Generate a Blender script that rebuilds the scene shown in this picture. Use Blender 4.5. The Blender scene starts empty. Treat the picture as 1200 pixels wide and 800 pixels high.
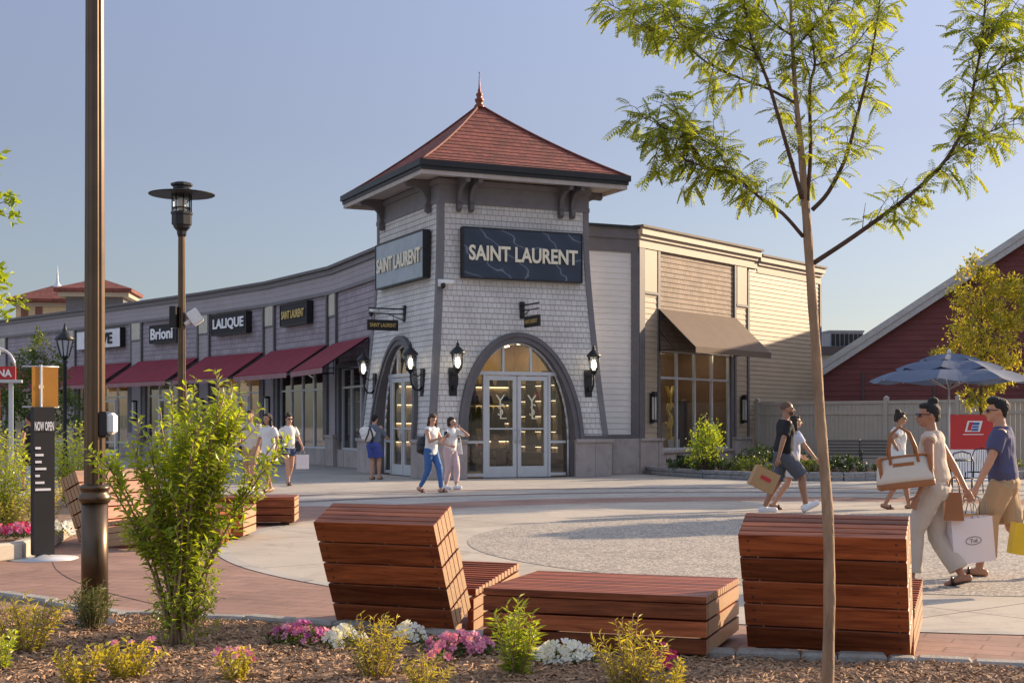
import bpy, math, random
from mathutils import Vector, Matrix, noise, Euler
R = math.radians
random.seed(7)
scn = bpy.context.scene
COL = scn.collection

# ------------------------------------------------------------ camera, sky, sun
CAMH = 1.47
FPX = 1650.0
cam = bpy.data.cameras.new('camera')
cam.sensor_width = 36.0
cam.lens = 36.0 * FPX / 1200.0
cam.shift_y = (497 - 400) / 1200.0
cam.clip_end = 2000
cam.clip_start = 0.1
camo = bpy.data.objects.new('camera', cam); COL.objects.link(camo)
camo.location = (0, 0, CAMH); camo.rotation_euler = (R(90), 0, 0)
scn.camera = camo

SUN_AZ, SUN_EL = 59.0, 19.0          # azimuth clockwise from +Y
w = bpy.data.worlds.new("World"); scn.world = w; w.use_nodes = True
nt = w.node_tree
sky = nt.nodes.new('ShaderNodeTexSky'); sky.sky_type = 'NISHITA'; sky.sun_disc = False
sky.sun_elevation = R(SUN_EL); sky.sun_rotation = R(SUN_AZ)
sky.air_density = 1.0; sky.dust_density = 0.6; sky.ozone_density = 2.5
# low sky dimmed; overhead sky boosted and warmed to lift the shade
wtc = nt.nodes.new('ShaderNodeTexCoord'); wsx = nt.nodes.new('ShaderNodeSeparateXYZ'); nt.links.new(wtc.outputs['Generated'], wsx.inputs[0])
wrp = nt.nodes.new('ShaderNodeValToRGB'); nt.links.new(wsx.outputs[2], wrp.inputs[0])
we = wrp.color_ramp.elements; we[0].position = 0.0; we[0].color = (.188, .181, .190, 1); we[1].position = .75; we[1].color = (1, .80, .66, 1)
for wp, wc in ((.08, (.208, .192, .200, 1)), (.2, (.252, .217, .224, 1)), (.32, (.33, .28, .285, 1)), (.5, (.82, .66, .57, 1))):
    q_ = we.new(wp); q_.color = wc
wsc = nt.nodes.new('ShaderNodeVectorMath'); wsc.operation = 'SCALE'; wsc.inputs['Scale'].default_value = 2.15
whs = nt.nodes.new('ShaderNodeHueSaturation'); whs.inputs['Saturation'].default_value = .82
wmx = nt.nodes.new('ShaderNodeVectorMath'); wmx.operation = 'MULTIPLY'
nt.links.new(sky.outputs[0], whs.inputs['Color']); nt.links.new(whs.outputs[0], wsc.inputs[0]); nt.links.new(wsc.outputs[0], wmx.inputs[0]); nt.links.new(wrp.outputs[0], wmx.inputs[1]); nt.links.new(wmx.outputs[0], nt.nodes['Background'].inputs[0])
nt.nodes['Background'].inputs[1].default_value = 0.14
sl = bpy.data.lights.new('sun', 'SUN'); sl.energy = 4.7; sl.angle = R(0.5); sl.color = (1.0, 0.76, 0.50)
so = bpy.data.objects.new('sun', sl); COL.objects.link(so)
sd = Vector((math.sin(R(SUN_AZ)) * math.cos(R(SUN_EL)), math.cos(R(SUN_AZ)) * math.cos(R(SUN_EL)), math.sin(R(SUN_EL))))
so.rotation_euler = sd.to_track_quat('Z', 'Y').to_euler()
scn.view_settings.view_transform = 'Standard'; scn.view_settings.look = 'None'
scn.view_settings.exposure = 0.88; scn.view_settings.gamma = 1
scn.view_settings.use_curve_mapping = False
scn.render.engine = 'CYCLES'

def G(px, py):
    "ground point seen at photo pixel (px, py)"
    Y = FPX * CAMH / (py - 497.0)
    return ((px - 600) / FPX * Y, Y)
def XP(px, Y): return (px - 600) / FPX * Y
def ZP(py, Y): return CAMH + (497 - py) * Y / FPX
def T(x, y, z=0, rz=0): return Matrix.Translation((x, y, z)) @ Matrix.Rotation(rz, 4, 'Z')

# ------------------------------------------------------------ materials
class NT:
    def __init__(s, m): s.t = m.node_tree
    def n(s, ty, **k):
        x = s.t.nodes.new(ty)
        for a, b in k.items():
            if a.startswith('i_'):
                x.inputs[a[2:].replace('_', ' ')].default_value = b
            else: setattr(x, a, b)
        return x
    def l(s, a, b): s.t.links.new(a, b)
def newmat(name):
    m = bpy.data.materials.new(name); m.use_nodes = True
    return m, NT(m), m.node_tree.nodes['Principled BSDF']
def c4(c): return (c[0], c[1], c[2], 1)
def mul(c, k): return (min(1, c[0]*k), min(1, c[1]*k), min(1, c[2]*k))
def pm(name, col, rough=.6, metal=0., var=.12, vs=3., bump=0., bs=40., coord='Object', stretch=None, spec=None, col2=None, vd=4, coat=0., trans=0.):
    "painted / plain surface with uneven tone and fine relief"
    m, t, b = newmat(name)
    tc = t.n('ShaderNodeTexCoord'); src = tc.outputs[coord]
    if stretch:
        mp = t.n('ShaderNodeMapping'); mp.inputs['Scale'].default_value = stretch
        t.l(src, mp.inputs[0]); src = mp.outputs[0]
    nz = t.n('ShaderNodeTexNoise', i_Scale=vs, i_Detail=float(vd), i_Roughness=.62); t.l(src, nz.inputs['Vector'])
    rp = t.n('ShaderNodeValToRGB'); rp.color_ramp.elements[0].position = .3; rp.color_ramp.elements[1].position = .7
    rp.color_ramp.elements[0].color = c4(mul(col, 1 - var)); rp.color_ramp.elements[1].color = c4(col2 if col2 else mul(col, 1 + var))
    t.l(nz.outputs['Fac'], rp.inputs[0]); t.l(rp.outputs[0], b.inputs['Base Color'])
    b.inputs['Roughness'].default_value = rough; b.inputs['Metallic'].default_value = metal
    if spec is not None: b.inputs['Specular IOR Level'].default_value = spec
    if coat: b.inputs['Coat Weight'].default_value = coat
    if bump:
        n2 = t.n('ShaderNodeTexNoise', i_Scale=bs, i_Detail=3.); t.l(src, n2.inputs['Vector'])
        bp = t.n('ShaderNodeBump', i_Strength=bump, i_Distance=.02); t.l(n2.outputs['Fac'], bp.inputs['Height']); t.l(bp.outputs[0], b.inputs['Normal'])
    if trans:
        out = m.node_tree.nodes['Material Output']
        tr = t.n('ShaderNodeBsdfTranslucent'); t.l(rp.outputs[0], tr.inputs[0])
        mx = t.n('ShaderNodeMixShader'); mx.inputs[0].default_value = trans
        t.l(b.outputs[0], mx.inputs[1]); t.l(tr.outputs[0], mx.inputs[2]); t.l(mx.outputs[0], out.inputs[0])
    return m
def shingle(name, c1, c2, gap, bw=.17, rh=.15):
    m, t, b = newmat(name)
    tc = t.n('ShaderNodeTexCoord')
    br = t.n('ShaderNodeTexBrick', offset=.43, offset_frequency=2, squash=.8, squash_frequency=3)
    br.inputs['Scale'].default_value = 1; br.inputs['Brick Width'].default_value = bw; br.inputs['Row Height'].default_value = rh
    br.inputs['Mortar Size'].default_value = .007; br.inputs['Mortar Smooth'].default_value = .1; br.inputs['Bias'].default_value = 0
    br.inputs['Color1'].default_value = c4(c1); br.inputs['Color2'].default_value = c4(c2); br.inputs['Mortar'].default_value = c4(gap)
    t.l(tc.outputs['UV'], br.inputs['Vector'])
    nz = t.n('ShaderNodeTexNoise', i_Scale=1.1, i_Detail=5.); t.l(tc.outputs['Object'], nz.inputs['Vector'])
    mr = t.n('ShaderNodeMapRange', i_From_Min=.3, i_From_Max=.7, i_To_Min=.86, i_To_Max=1.1); t.l(nz.outputs['Fac'], mr.inputs[0])
    mp = t.n('ShaderNodeMapping'); mp.inputs['Scale'].default_value = (90, 6, 1); t.l(tc.outputs['UV'], mp.inputs[0])
    gr = t.n('ShaderNodeTexNoise', i_Scale=1., i_Detail=2.); t.l(mp.outputs[0], gr.inputs['Vector'])
    mr2 = t.n('ShaderNodeMapRange', i_From_Min=.3, i_From_Max=.7, i_To_Min=.92, i_To_Max=1.06); t.l(gr.outputs['Fac'], mr2.inputs[0])
    mm = t.n('ShaderNodeMath', operation='MULTIPLY'); t.l(mr.outputs[0], mm.inputs[0]); t.l(mr2.outputs[0], mm.inputs[1])
    vm = t.n('ShaderNodeVectorMath', operation='SCALE'); t.l(br.outputs['Color'], vm.inputs[0]); t.l(mm.outputs[0], vm.inputs['Scale'])
    t.l(vm.outputs[0], b.inputs['Base Color']); b.inputs['Roughness'].default_value = .75
    sub = t.n('ShaderNodeMath', operation='SUBTRACT'); sub.inputs[0].default_value = 1.; t.l(br.outputs['Fac'], sub.inputs[1])
    ad = t.n('ShaderNodeMath', operation='ADD'); t.l(sub.outputs[0], ad.inputs[0])
    m3 = t.n('ShaderNodeMath', operation='MULTIPLY'); m3.inputs[1].default_value = .3; t.l(gr.outputs['Fac'], m3.inputs[0]); t.l(m3.outputs[0], ad.inputs[1])
    bp = t.n('ShaderNodeBump', i_Strength=.7, i_Distance=.012); t.l(ad.outputs[0], bp.inputs['Height']); t.l(bp.outputs[0], b.inputs['Normal'])
    return m
def wood(name, c1, c2, rough=.45, axis=(2, 30, 30), end=None):
    m, t, b = newmat(name)
    tc = t.n('ShaderNodeTexCoord')
    oi = t.n('ShaderNodeAttribute', attribute_name='tone')
    mp = t.n('ShaderNodeMapping'); mp.inputs['Scale'].default_value = axis; t.l(tc.outputs['Object'], mp.inputs[0])
    ad = t.n('ShaderNodeVectorMath', operation='ADD'); t.l(mp.outputs[0], ad.inputs[0])
    sc = t.n('ShaderNodeVectorMath', operation='SCALE'); sc.inputs['Scale'].default_value = 40.; t.l(oi.outputs['Vector'], sc.inputs[0]); t.l(sc.outputs[0], ad.inputs[1])
    nz = t.n('ShaderNodeTexNoise', i_Scale=1., i_Detail=6., i_Roughness=.65, i_Distortion=.6); t.l(ad.outputs[0], nz.inputs['Vector'])
    rp = t.n('ShaderNodeValToRGB'); rp.color_ramp.elements[0].position = .33; rp.color_ramp.elements[1].position = .68
    rp.color_ramp.elements[0].color = c4(c1); rp.color_ramp.elements[1].color = c4(c2); t.l(nz.outputs['Fac'], rp.inputs[0])
    mr = t.n('ShaderNodeMapRange', i_To_Min=.55, i_To_Max=1.42); t.l(oi.outputs['Fac'], mr.inputs[0])
    vm = t.n('ShaderNodeVectorMath', operation='SCALE'); t.l(rp.outputs[0], vm.inputs[0]); t.l(mr.outputs[0], vm.inputs['Scale'])
    if end:      # pale x-facing faces: cut-end colour with a sunlit look painted in, end boards too
        sx = t.n('ShaderNodeSeparateXYZ'); t.l(tc.outputs['Normal'], sx.inputs[0]); ab = t.n('ShaderNodeMath', operation='ABSOLUTE'); t.l(sx.outputs[0], ab.inputs[0])
        gt = t.n('ShaderNodeMath', operation='GREATER_THAN'); gt.inputs[1].default_value = .85; t.l(ab.outputs[0], gt.inputs[0])
        me_ = t.n('ShaderNodeMix', data_type='RGBA'); t.l(gt.outputs[0], me_.inputs[0]); t.l(vm.outputs[0], me_.inputs[6])
        n3 = t.n('ShaderNodeTexNoise', i_Scale=60., i_Detail=3.); t.l(tc.outputs['Object'], n3.inputs['Vector'])
        r3 = t.n('ShaderNodeValToRGB'); r3.color_ramp.elements[0].position = .3; r3.color_ramp.elements[1].position = .7; r3.color_ramp.elements[0].color = c4(mul(end, .8)); r3.color_ramp.elements[1].color = c4(end); t.l(n3.outputs['Fac'], r3.inputs[0])
        t.l(r3.outputs[0], me_.inputs[7]); t.l(me_.outputs[2], b.inputs['Base Color'])
    else: t.l(vm.outputs[0], b.inputs['Base Color'])
    b.inputs['Roughness'].default_value = rough; b.inputs['Specular IOR Level'].default_value = .28
    bp = t.n('ShaderNodeBump', i_Strength=.25, i_Distance=.004); t.l(nz.outputs['Fac'], bp.inputs['Height']); t.l(bp.outputs[0], b.inputs['Normal'])
    return m
def glassmat(name, tint=(.75, .8, .82), ior=1.6, base=.06):
    m, t, b = newmat(name); out = m.node_tree.nodes['Material Output']; m.node_tree.nodes.remove(b)
    tr = t.n('ShaderNodeBsdfTransparent'); tr.inputs[0].default_value = c4(tint)
    gl = t.n('ShaderNodeBsdfGlossy'); gl.inputs['Roughness'].default_value = .03; gl.inputs[0].default_value = (1, 1, 1, 1)
    fr = t.n('ShaderNodeFresnel', i_IOR=ior); ad = t.n('ShaderNodeMath', operation='ADD', use_clamp=True); ad.inputs[1].default_value = base
    t.l(fr.outputs[0], ad.inputs[0])
    mx = t.n('ShaderNodeMixShader'); t.l(ad.outputs[0], mx.inputs[0]); t.l(tr.outputs[0], mx.inputs[1]); t.l(gl.outputs[0], mx.inputs[2]); t.l(mx.outputs[0], out.inputs[0])
    return m
def emat(name, col, e):
    m, t, b = newmat(name); b.inputs['Base Color'].default_value = c4(col)
    b.inputs['Emission Color'].default_value = c4(col); b.inputs['Emission Strength'].default_value = e
    return m
def groundmat(name, c1, c2, sp=None, joint=None, jc=(.2, .19, .18), scale=.5, rough=.85, speck=120., bump=.2):
    m, t, b = newmat(name); tc = t.n('ShaderNodeTexCoord'); src = tc.outputs['Object']
    nz = t.n('ShaderNodeTexNoise', i_Scale=scale, i_Detail=8., i_Roughness=.65); t.l(src, nz.inputs['Vector'])
    rp = t.n('ShaderNodeValToRGB'); rp.color_ramp.elements[0].position = .32; rp.color_ramp.elements[1].position = .7
    rp.color_ramp.elements[0].color = c4(c1); rp.color_ramp.elements[1].color = c4(c2); t.l(nz.outputs['Fac'], rp.inputs[0])
    colr = rp.outputs[0]
    n2 = t.n('ShaderNodeTexNoise', i_Scale=speck, i_Detail=2.); t.l(src, n2.inputs['Vector'])
    if sp:
        vo = t.n('ShaderNodeTexVoronoi', i_Scale=sp[0]); t.l(src, vo.inputs['Vector'])
        r2 = t.n('ShaderNodeValToRGB'); el = r2.color_ramp.elements
        el[0].position = 0; el[0].color = c4(sp[1]); el[1].position = 1; el[1].color = c4(sp[2])
        e3 = el.new(.5); e3.color = c4(sp[3])
        sx = t.n('ShaderNodeSeparateXYZ'); t.l(vo.outputs['Color'], sx.inputs[0]); t.l(sx.outputs[0], r2.inputs[0])
        mx = t.n('ShaderNodeMix', data_type='RGBA'); mx.inputs[0].default_value = sp[4]
        t.l(colr, mx.inputs[6]); t.l(r2.outputs[0], mx.inputs[7]); colr = mx.outputs[2]
    mr = t.n('ShaderNodeMapRange', i_From_Min=.3, i_From_Max=.7, i_To_Min=.9, i_To_Max=1.1); t.l(n2.outputs['Fac'], mr.inputs[0])
    vm = t.n('ShaderNodeVectorMath', operation='SCALE'); t.l(colr, vm.inputs[0]); t.l(mr.outputs[0], vm.inputs['Scale']); colr = vm.outputs[0]
    hs = n2.outputs['Fac']
    st_ = t.n('ShaderNodeTexNoise', i_Scale=1.7, i_Detail=7., i_Roughness=.75, i_Distortion=1.2); t.l(src, st_.inputs['Vector'])
    ms_ = t.n('ShaderNodeMapRange', i_From_Min=.5, i_From_Max=.68, i_To_Min=1., i_To_Max=.72); t.l(st_.outputs['Fac'], ms_.inputs[0])
    vs_ = t.n('ShaderNodeVectorMath', operation='SCALE'); t.l(colr, vs_.inputs[0]); t.l(ms_.outputs[0], vs_.inputs['Scale']); colr = vs_.outputs[0]
    if joint:
        br = t.n('ShaderNodeTexBrick', offset=joint[2]); br.inputs['Scale'].default_value = 1
        br.inputs['Brick Width'].default_value = joint[0]; br.inputs['Row Height'].default_value = joint[1]; br.inputs['Mortar Size'].default_value = joint[3]
        br.inputs['Color1'].default_value = (1, 1, 1, 1); br.inputs['Color2'].default_value = (joint[4],) * 3 + (1,); br.inputs['Mortar'].default_value = c4(jc)
        mp = t.n('ShaderNodeMapping'); mp.inputs['Rotation'].default_value = (0, 0, joint[5] if len(joint) > 5 else .43); t.l(src, mp.inputs[0]); t.l(mp.outputs[0], br.inputs['Vector'])
        m2 = t.n('ShaderNodeMix', data_type='RGBA', blend_type='MULTIPLY'); m2.inputs[0].default_value = 1
        t.l(colr, m2.inputs[6]); t.l(br.outputs['Color'], m2.inputs[7]); colr = m2.outputs[2]
    t.l(colr, b.inputs['Base Color']); b.inputs['Roughness'].default_value = rough
    bp = t.n('ShaderNodeBump', i_Strength=bump, i_Distance=.01); t.l(hs, bp.inputs['Height']); t.l(bp.outputs[0], b.inputs['Normal'])
    return m
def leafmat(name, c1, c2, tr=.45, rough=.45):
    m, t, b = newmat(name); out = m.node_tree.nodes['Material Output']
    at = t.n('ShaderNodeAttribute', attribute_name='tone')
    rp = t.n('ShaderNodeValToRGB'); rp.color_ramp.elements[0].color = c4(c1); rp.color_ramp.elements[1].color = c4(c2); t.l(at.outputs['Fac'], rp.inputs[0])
    t.l(rp.outputs[0], b.inputs['Base Color']); b.inputs['Roughness'].default_value = rough
    tl = t.n('ShaderNodeBsdfTranslucent')
    vm = t.n('ShaderNodeVectorMath', operation='MULTIPLY'); vm.inputs[1].default_value = (1.5, 1.35, .5); t.l(rp.outputs[0], vm.inputs[0]); t.l(vm.outputs[0], tl.inputs[0])
    mx = t.n('ShaderNodeMixShader'); mx.inputs[0].default_value = tr
    t.l(b.outputs[0], mx.inputs[1]); t.l(tl.outputs[0], mx.inputs[2]); t.l(mx.outputs[0], out.inputs[0])
    return m

M = {}
M['shingle_light'] = shingle('grey_shingle', (.61, .585, .56), (.69, .665, .64), (.34, .33, .325))
M['shingle_mauve'] = shingle('mauve_shingle', (.31, .265, .295), (.38, .33, .36), (.17, .15, .165), .3, .2)
M['shingle_tan'] = shingle('tan_shingle', (.27, .20, .15), (.35, .265, .205), (.15, .12, .1))
M['roof_red'] = shingle('red_roof_shingle', (.15, .038, .026), (.27, .07, .044), (.07, .02, .015), .22, .17)
M['lap_light'] = pm('light_lap_paint', (.64, .62, .61), .6, vs=1.2, var=.07, bump=.12, bs=30)
M['lap_cream'] = pm('cream_lap_paint', (.38, .30, .215), .6, vs=.9, var=.1, bump=.2, bs=9, stretch=(1, 1, 6))
M['lap_mauve'] = pm('mauve_lap_paint', (.34, .30, .315), .6, vs=1., var=.08, bump=.1)
M['trim_dark'] = pm('dark_trim_paint', (.12, .11, .118), .55, var=.12, bump=.08)
M['trim_grey'] = pm('grey_trim_paint', (.17, .16, .17), .55, var=.1, bump=.08)
M['cream'] = pm('cream_trim_paint', (.43, .355, .265), .55, var=.06, bump=.06)
M['stone'] = groundmat('pinkish_cast_stone', (.36, .31, .29), (.45, .39, .365), joint=(.9, .55, .5, .008, .93, 0.), scale=1.5, jc=(.5, .5, .5))
M['black'] = pm('black_metal', (.018, .018, .02), .45, .2, var=.2)
M['bronze'] = pm('bronze_metal', (.115, .078, .052), .33, .8, var=.2, vs=2.5)
M['bronze_dark'] = pm('dark_bronze_metal', (.07, .055, .042), .42, .6, var=.2)
M['alu'] = pm('pale_aluminium', (.55, .57, .6), .35, .25, var=.06)
M['white'] = pm('white_paint', (.78, .78, .77), .5, var=.05)
M['glass'] = glassmat('shop_glass', (.82, .86, .86), 1.5, .05)
M['glass_dark'] = glassmat('dark_shop_glass', (.5, .54, .56), 1.6, .13)
M['lamp_glass'] = glassmat('lamp_glass', (.95, .95, .92), 1.4, .03)
M['bulb'] = emat('lit_bulb', (1, .90, .72), 3.5)
M['burgundy'] = pm('burgundy_canvas', (.27, .025, .045), .8, var=.14, vs=2., bump=.1, bs=120, trans=.1)
M['brown_canvas'] = pm('brown_canvas', (.135, .095, .07), .85, var=.1, vs=2, bump=.1, bs=120)
M['barn'] = pm('barn_red_paint', (.155, .042, .042), .7, var=.16, vs=1.1, bump=.15, stretch=(1, 1, 5))
M['roof_grey'] = pm('grey_roof', (.28, .28, .29), .8, var=.12, bump=.2)
M['beige'] = pm('beige_vinyl', (.46, .42, .37), .6, var=.06)
M['concrete'] = groundmat('concrete_paving', (.34, .315, .28), (.46, .425, .38), joint=(2.4, 2.4, 0, .016, .92), scale=.35, jc=(.35, .35, .35))
M['concrete_ring'] = groundmat('broom_concrete', (.37, .32, .26), (.50, .44, .365), joint=(3.2, 3.2, 0, .014, .95, .9), scale=.4, jc=(.42, .42, .42))
M['aggregate'] = groundmat('exposed_aggregate', (.28, .25, .215), (.36, .325, .28), sp=(55., (.08, .07, .06), (.68, .6, .5), (.31, .27, .23), .8), scale=.6, bump=.6, speck=60)
M['red_paving'] = groundmat('red_stamped_paving', (.25, .14, .105), (.38, .225, .17), joint=(.42, .2, .5, .009, .84), scale=.6, jc=(.62, .6, .58))
M['dark_paving'] = groundmat('dark_band_paving', (.17, .12, .115), (.24, .175, .165), joint=(.3, .15, .5, .008, .85), scale=.8, jc=(.6, .6, .6))
M['soil'] = groundmat('soil', (.17, .105, .062), (.32, .205, .13), scale=6, speck=90, bump=.9)
M['granite'] = groundmat('granite_block', (.20, .2, .21), (.33, .33, .34), sp=(60, (.1, .1, .1), (.5, .5, .5), (.25, .25, .26), .4), scale=3)
M['wood'] = wood('red_hardwood', (.15, .034, .013), (.42, .12, .042), .42, end=(.50, .33, .20))
M['wood_end'] = wood('pale_end_grain', (.34, .20, .11), (.5, .33, .2), .6, (30, 30, 30))
M['bark'] = pm('tan_bark', (.30, .20, .125), .85, var=.35, vs=14, bump=.8, bs=45, stretch=(1, 1, .25))
M['bark_dark'] = pm('dark_bark', (.09, .055, .04), .85, var=.3, vs=20, bump=.6, bs=60)
M['locust'] = leafmat('locust_leaf', (.16, .24, .03), (.46, .52, .065), .52)
M['bush'] = leafmat('bush_leaf', (.18, .28, .03), (.46, .54, .06), .5, .35)
M['yellow_leaf'] = leafmat('yellow_leaf', (.22, .24, .03), (.56, .48, .07), .45)
M['willow_leaf'] = leafmat('grey_green_leaf', (.05, .085, .03), (.16, .2, .06), .3)
M['dark_leaf'] = leafmat('dark_leaf', (.02, .045, .012), (.07, .12, .025), .25)
M['tree_leaf'] = leafmat('tree_leaf', (.05, .09, .02), (.17, .22, .04), .35)
M['red_sign'] = pm('red_sign_paint', (.5, .03, .03), .5, var=.06)
M['orange'] = pm('orange_canvas', (.62, .29, .045), .7, var=.08, bump=.05, trans=.25)
M['board'] = pm('sign_board_black', (.014, .014, .016), .7, var=.2)
M['gold'] = pm('gold_letter', (.65, .47, .16), .35, .6, var=.08)
M['letter'] = pm('cream_letter', (.80, .74, .58), .5, var=.03)
M['umbrella'] = pm('blue_grey_canvas', (.12, .155, .235), .85, var=.08, bump=.1, trans=.15)
M['ceil_light'] = emat('shop_ceiling_light', (1, .80, .52), 7)
M['strip_light'] = emat('shelf_strip_light', (1, .78, .48), 2.2)
M['shop_wall'] = pm('warm_shop_wall', (.62, .44, .25), .7, var=.08)
M['shop_floor'] = pm('shop_floor', (.25, .2, .16), .4, var=.1)
M['shop_dark'] = pm('dark_shop_wall', (.12, .11, .12), .8, var=.2)
def flat(name, c, r=.7, **k):
    key = 'f_' + name
    if key not in M: M[key] = pm(name, c, r, **k)
    return M[key]
# veined dark stone for the main sign
def marble():
    m, t, b = newmat('veined_dark_stone'); tc = t.n('ShaderNodeTexCoord')
    mp = t.n('ShaderNodeMapping'); mp.inputs['Scale'].default_value = (.8, .8, 1.4); mp.inputs['Rotation'].default_value = (0, .7, 0); t.l(tc.outputs['Object'], mp.inputs[0])
    wv = t.n('ShaderNodeTexWave', i_Scale=.5, i_Distortion=14., i_Detail=3.); wv.inputs['Detail Scale'].default_value = 1.1; t.l(mp.outputs[0], wv.inputs['Vector'])
    rp = t.n('ShaderNodeValToRGB'); el = rp.color_ramp.elements; el[0].position = .0; el[0].color = (.022, .032, .06, 1); el[1].position = 1.; el[1].color = (.15, .18, .24, 1)
    e = el.new(.982); e.color = (.03, .042, .072, 1); t.l(wv.outputs['Fac'], rp.inputs[0]); t.l(rp.outputs[0], b.inputs['Base Color'])
    b.inputs['Roughness'].default_value = .28
    return m
M['marble'] = marble()

# ------------------------------------------------------------ mesh builder
ROOT = {}
class MB:
    def __init__(s, X=None):
        s.v = []; s.f = []; s.uv = []; s.tone = []; s.X = X or Matrix.Identity(4); s.sm = []; s.t = .5; s.smooth = False
    def face(s, pts, uv=None):
        pts = [Vector(p) for p in pts]
        i = len(s.v)
        if uv is None:
            n = Vector((0, 0, 0))
            for k in range(len(pts)):
                a = pts[k]; b = pts[(k + 1) % len(pts)]
                n += Vector(((a.y - b.y) * (a.z + b.z), (a.z - b.z) * (a.x + b.x), (a.x - b.x) * (a.y + b.y)))
            if n.length > 0: n.normalize()
            if abs(n.z) > .9: uv = [(p.x, p.y) for p in pts]
            else:
                t = Vector((-n.y, n.x, 0)).normalized(); bt = n.cross(t)
                uv = [(p.dot(t), p.dot(bt) if abs(n.z) > .25 else p.z) for p in pts]
        s.v += [s.X @ p for p in pts]; s.f.append(tuple(range(i, i + len(pts)))); s.uv += uv; s.tone.append(s.t); s.sm.append(s.smooth)
    def quad(s, a, b, c, d, uv=None): s.face((a, b, c, d), uv)
    def mesh(s, vs, fs, m=None, smooth=None):
        s.grp = getattr(s, 'grp', []) + [(len(s.f), len(s.f) + len(fs))]
        if m is not None: vs = [m @ Vector(p) for p in vs]
        sm = s.smooth
        if smooth is not None: s.smooth = smooth
        for f in fs: s.face([vs[i] for i in f])
        s.smooth = sm
    def box(s, x0, x1, y0, y1, z0, z1, m=None, bev=0):
        if bev:
            b = bev; vs = []; 
            for (z, k) in ((z0, b), (z0 + b, 0), (z1 - b, 0), (z1, b)):
                vs += [(x0 + k, y0 + k, z), (x1 - k, y0 + k, z), (x1 - k, y1 - k, z), (x0 + k, y1 - k, z)]
            fs = [(3, 2, 1, 0), (12, 13, 14, 15)]
            for r in range(3):
                for k in range(4):
                    a = r * 4 + k; c = r * 4 + (k + 1) % 4
                    fs.append((a, c, c + 4, a + 4))
            s.mesh(vs, fs, m); return
        vs = [(x0, y0, z0), (x1, y0, z0), (x1, y1, z0), (x0, y1, z0), (x0, y0, z1), (x1, y0, z1), (x1, y1, z1), (x0, y1, z1)]
        s.mesh(vs, [(3, 2, 1, 0), (4, 5, 6, 7), (0, 1, 5, 4), (1, 2, 6, 5), (2, 3, 7, 6), (3, 0, 4, 7)], m)
    def tube(s, p0, p1, r0, r1=None, n=10, caps=True, ends=0):
        p0 = Vector(p0); p1 = Vector(p1); r1 = r0 if r1 is None else r1
        d = p1 - p0
        if d.length < 1e-6: return
        q = d.to_track_quat('Z', 'Y'); vs = []
        rings = [(p0, r0), (p1, r1)]
        if ends:
            dn = d.normalized(); rings = []
            for k in (3, 2, 1):
                a = k * math.pi / 8; rings.append((p0 - dn * r0 * math.sin(a), r0 * math.cos(a)))
            rings += [(p0, r0), (p1, r1)]
            for k in (1, 2, 3):
                a = k * math.pi / 8; rings.append((p1 + dn * r1 * math.sin(a), r1 * math.cos(a)))
        for (c, r) in rings:
            for k in range(n):
                a = 2 * math.pi * k / n; vs.append(c + q @ Vector((r * math.cos(a), r * math.sin(a), 0)))
        fs = []
        for j in range(len(rings) - 1):
            for k in range(n):
                a = j * n + k; b = j * n + (k + 1) % n; fs.append((a, b, b + n, a + n))
        s.mesh(vs, fs, smooth=True)
        if caps: s.mesh(vs, [tuple(reversed(range(n))), tuple(range(len(vs) - n, len(vs)))], smooth=False)
    def path(s, pts, rs, n=8):
        "smooth joined tube along points"
        pts = [Vector(p) for p in pts]; vs = []
        if not hasattr(rs, '__len__'): rs = [rs] * len(pts)
        ref = Vector((.3, .9, .2)).normalized()
        for i, p in enumerate(pts):
            d = (pts[min(i + 1, len(pts) - 1)] - pts[max(i - 1, 0)]).normalized()
            a = d.cross(ref)
            if a.length < .1: a = d.cross(Vector((1, 0, 0)))
            a.normalize(); b = d.cross(a)
            for k in range(n):
                t = 2 * math.pi * k / n; vs.append(p + (a * math.cos(t) + b * math.sin(t)) * rs[i])
        fs = []
        for j in range(len(pts) - 1):
            for k in range(n):
                x = j * n + k; y = j * n + (k + 1) % n; fs.append((x, y, y + n, x + n))
        s.mesh(vs, fs, smooth=True)
        s.mesh(vs, [tuple(reversed(range(n))), tuple(range(len(vs) - n, len(vs)))], smooth=False)
    def lathe(s, prof, n=20, m=None, smooth=True):
        vs = []
        for (r, z) in prof:
            for k in range(n):
                a = 2 * math.pi * (k + .5) / n; vs.append((max(r, .0005) * math.cos(a), max(r, .0005) * math.sin(a), z))
        fs = []
        for j in range(len(prof) - 1):
            for k in range(n):
                x = j * n + k; y = j * n + (k + 1) % n; fs.append((x, y, y + n, x + n))
        s.mesh(vs, fs, m, smooth)
        s.mesh(vs, [tuple(reversed(range(n))), tuple(range(len(vs) - n, len(vs)))], m, False)
    def ell(s, c, r, m=None, nu=14, nv=9):
        mm = Matrix.Translation(c) @ (m or Matrix.Identity(4)); vs = []
        for j in range(nv + 1):
            a = -math.pi / 2 + math.pi * j / nv
            for k in range(nu):
                b = 2 * math.pi * k / nu
                vs.append((r[0] * max(math.cos(a), .02) * math.cos(b), r[1] * max(math.cos(a), .02) * math.sin(b), r[2] * math.sin(a)))
        fs = []
        for j in range(nv):
            for k in range(nu):
                x = j * nu + k; y = j * nu + (k + 1) % nu; fs.append((x, y, y + nu, x + nu))
        fs += [tuple(reversed(range(nu))), tuple(range(nv * nu, nv * nu + nu))]
        s.mesh(vs, fs, mm, True)
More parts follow.
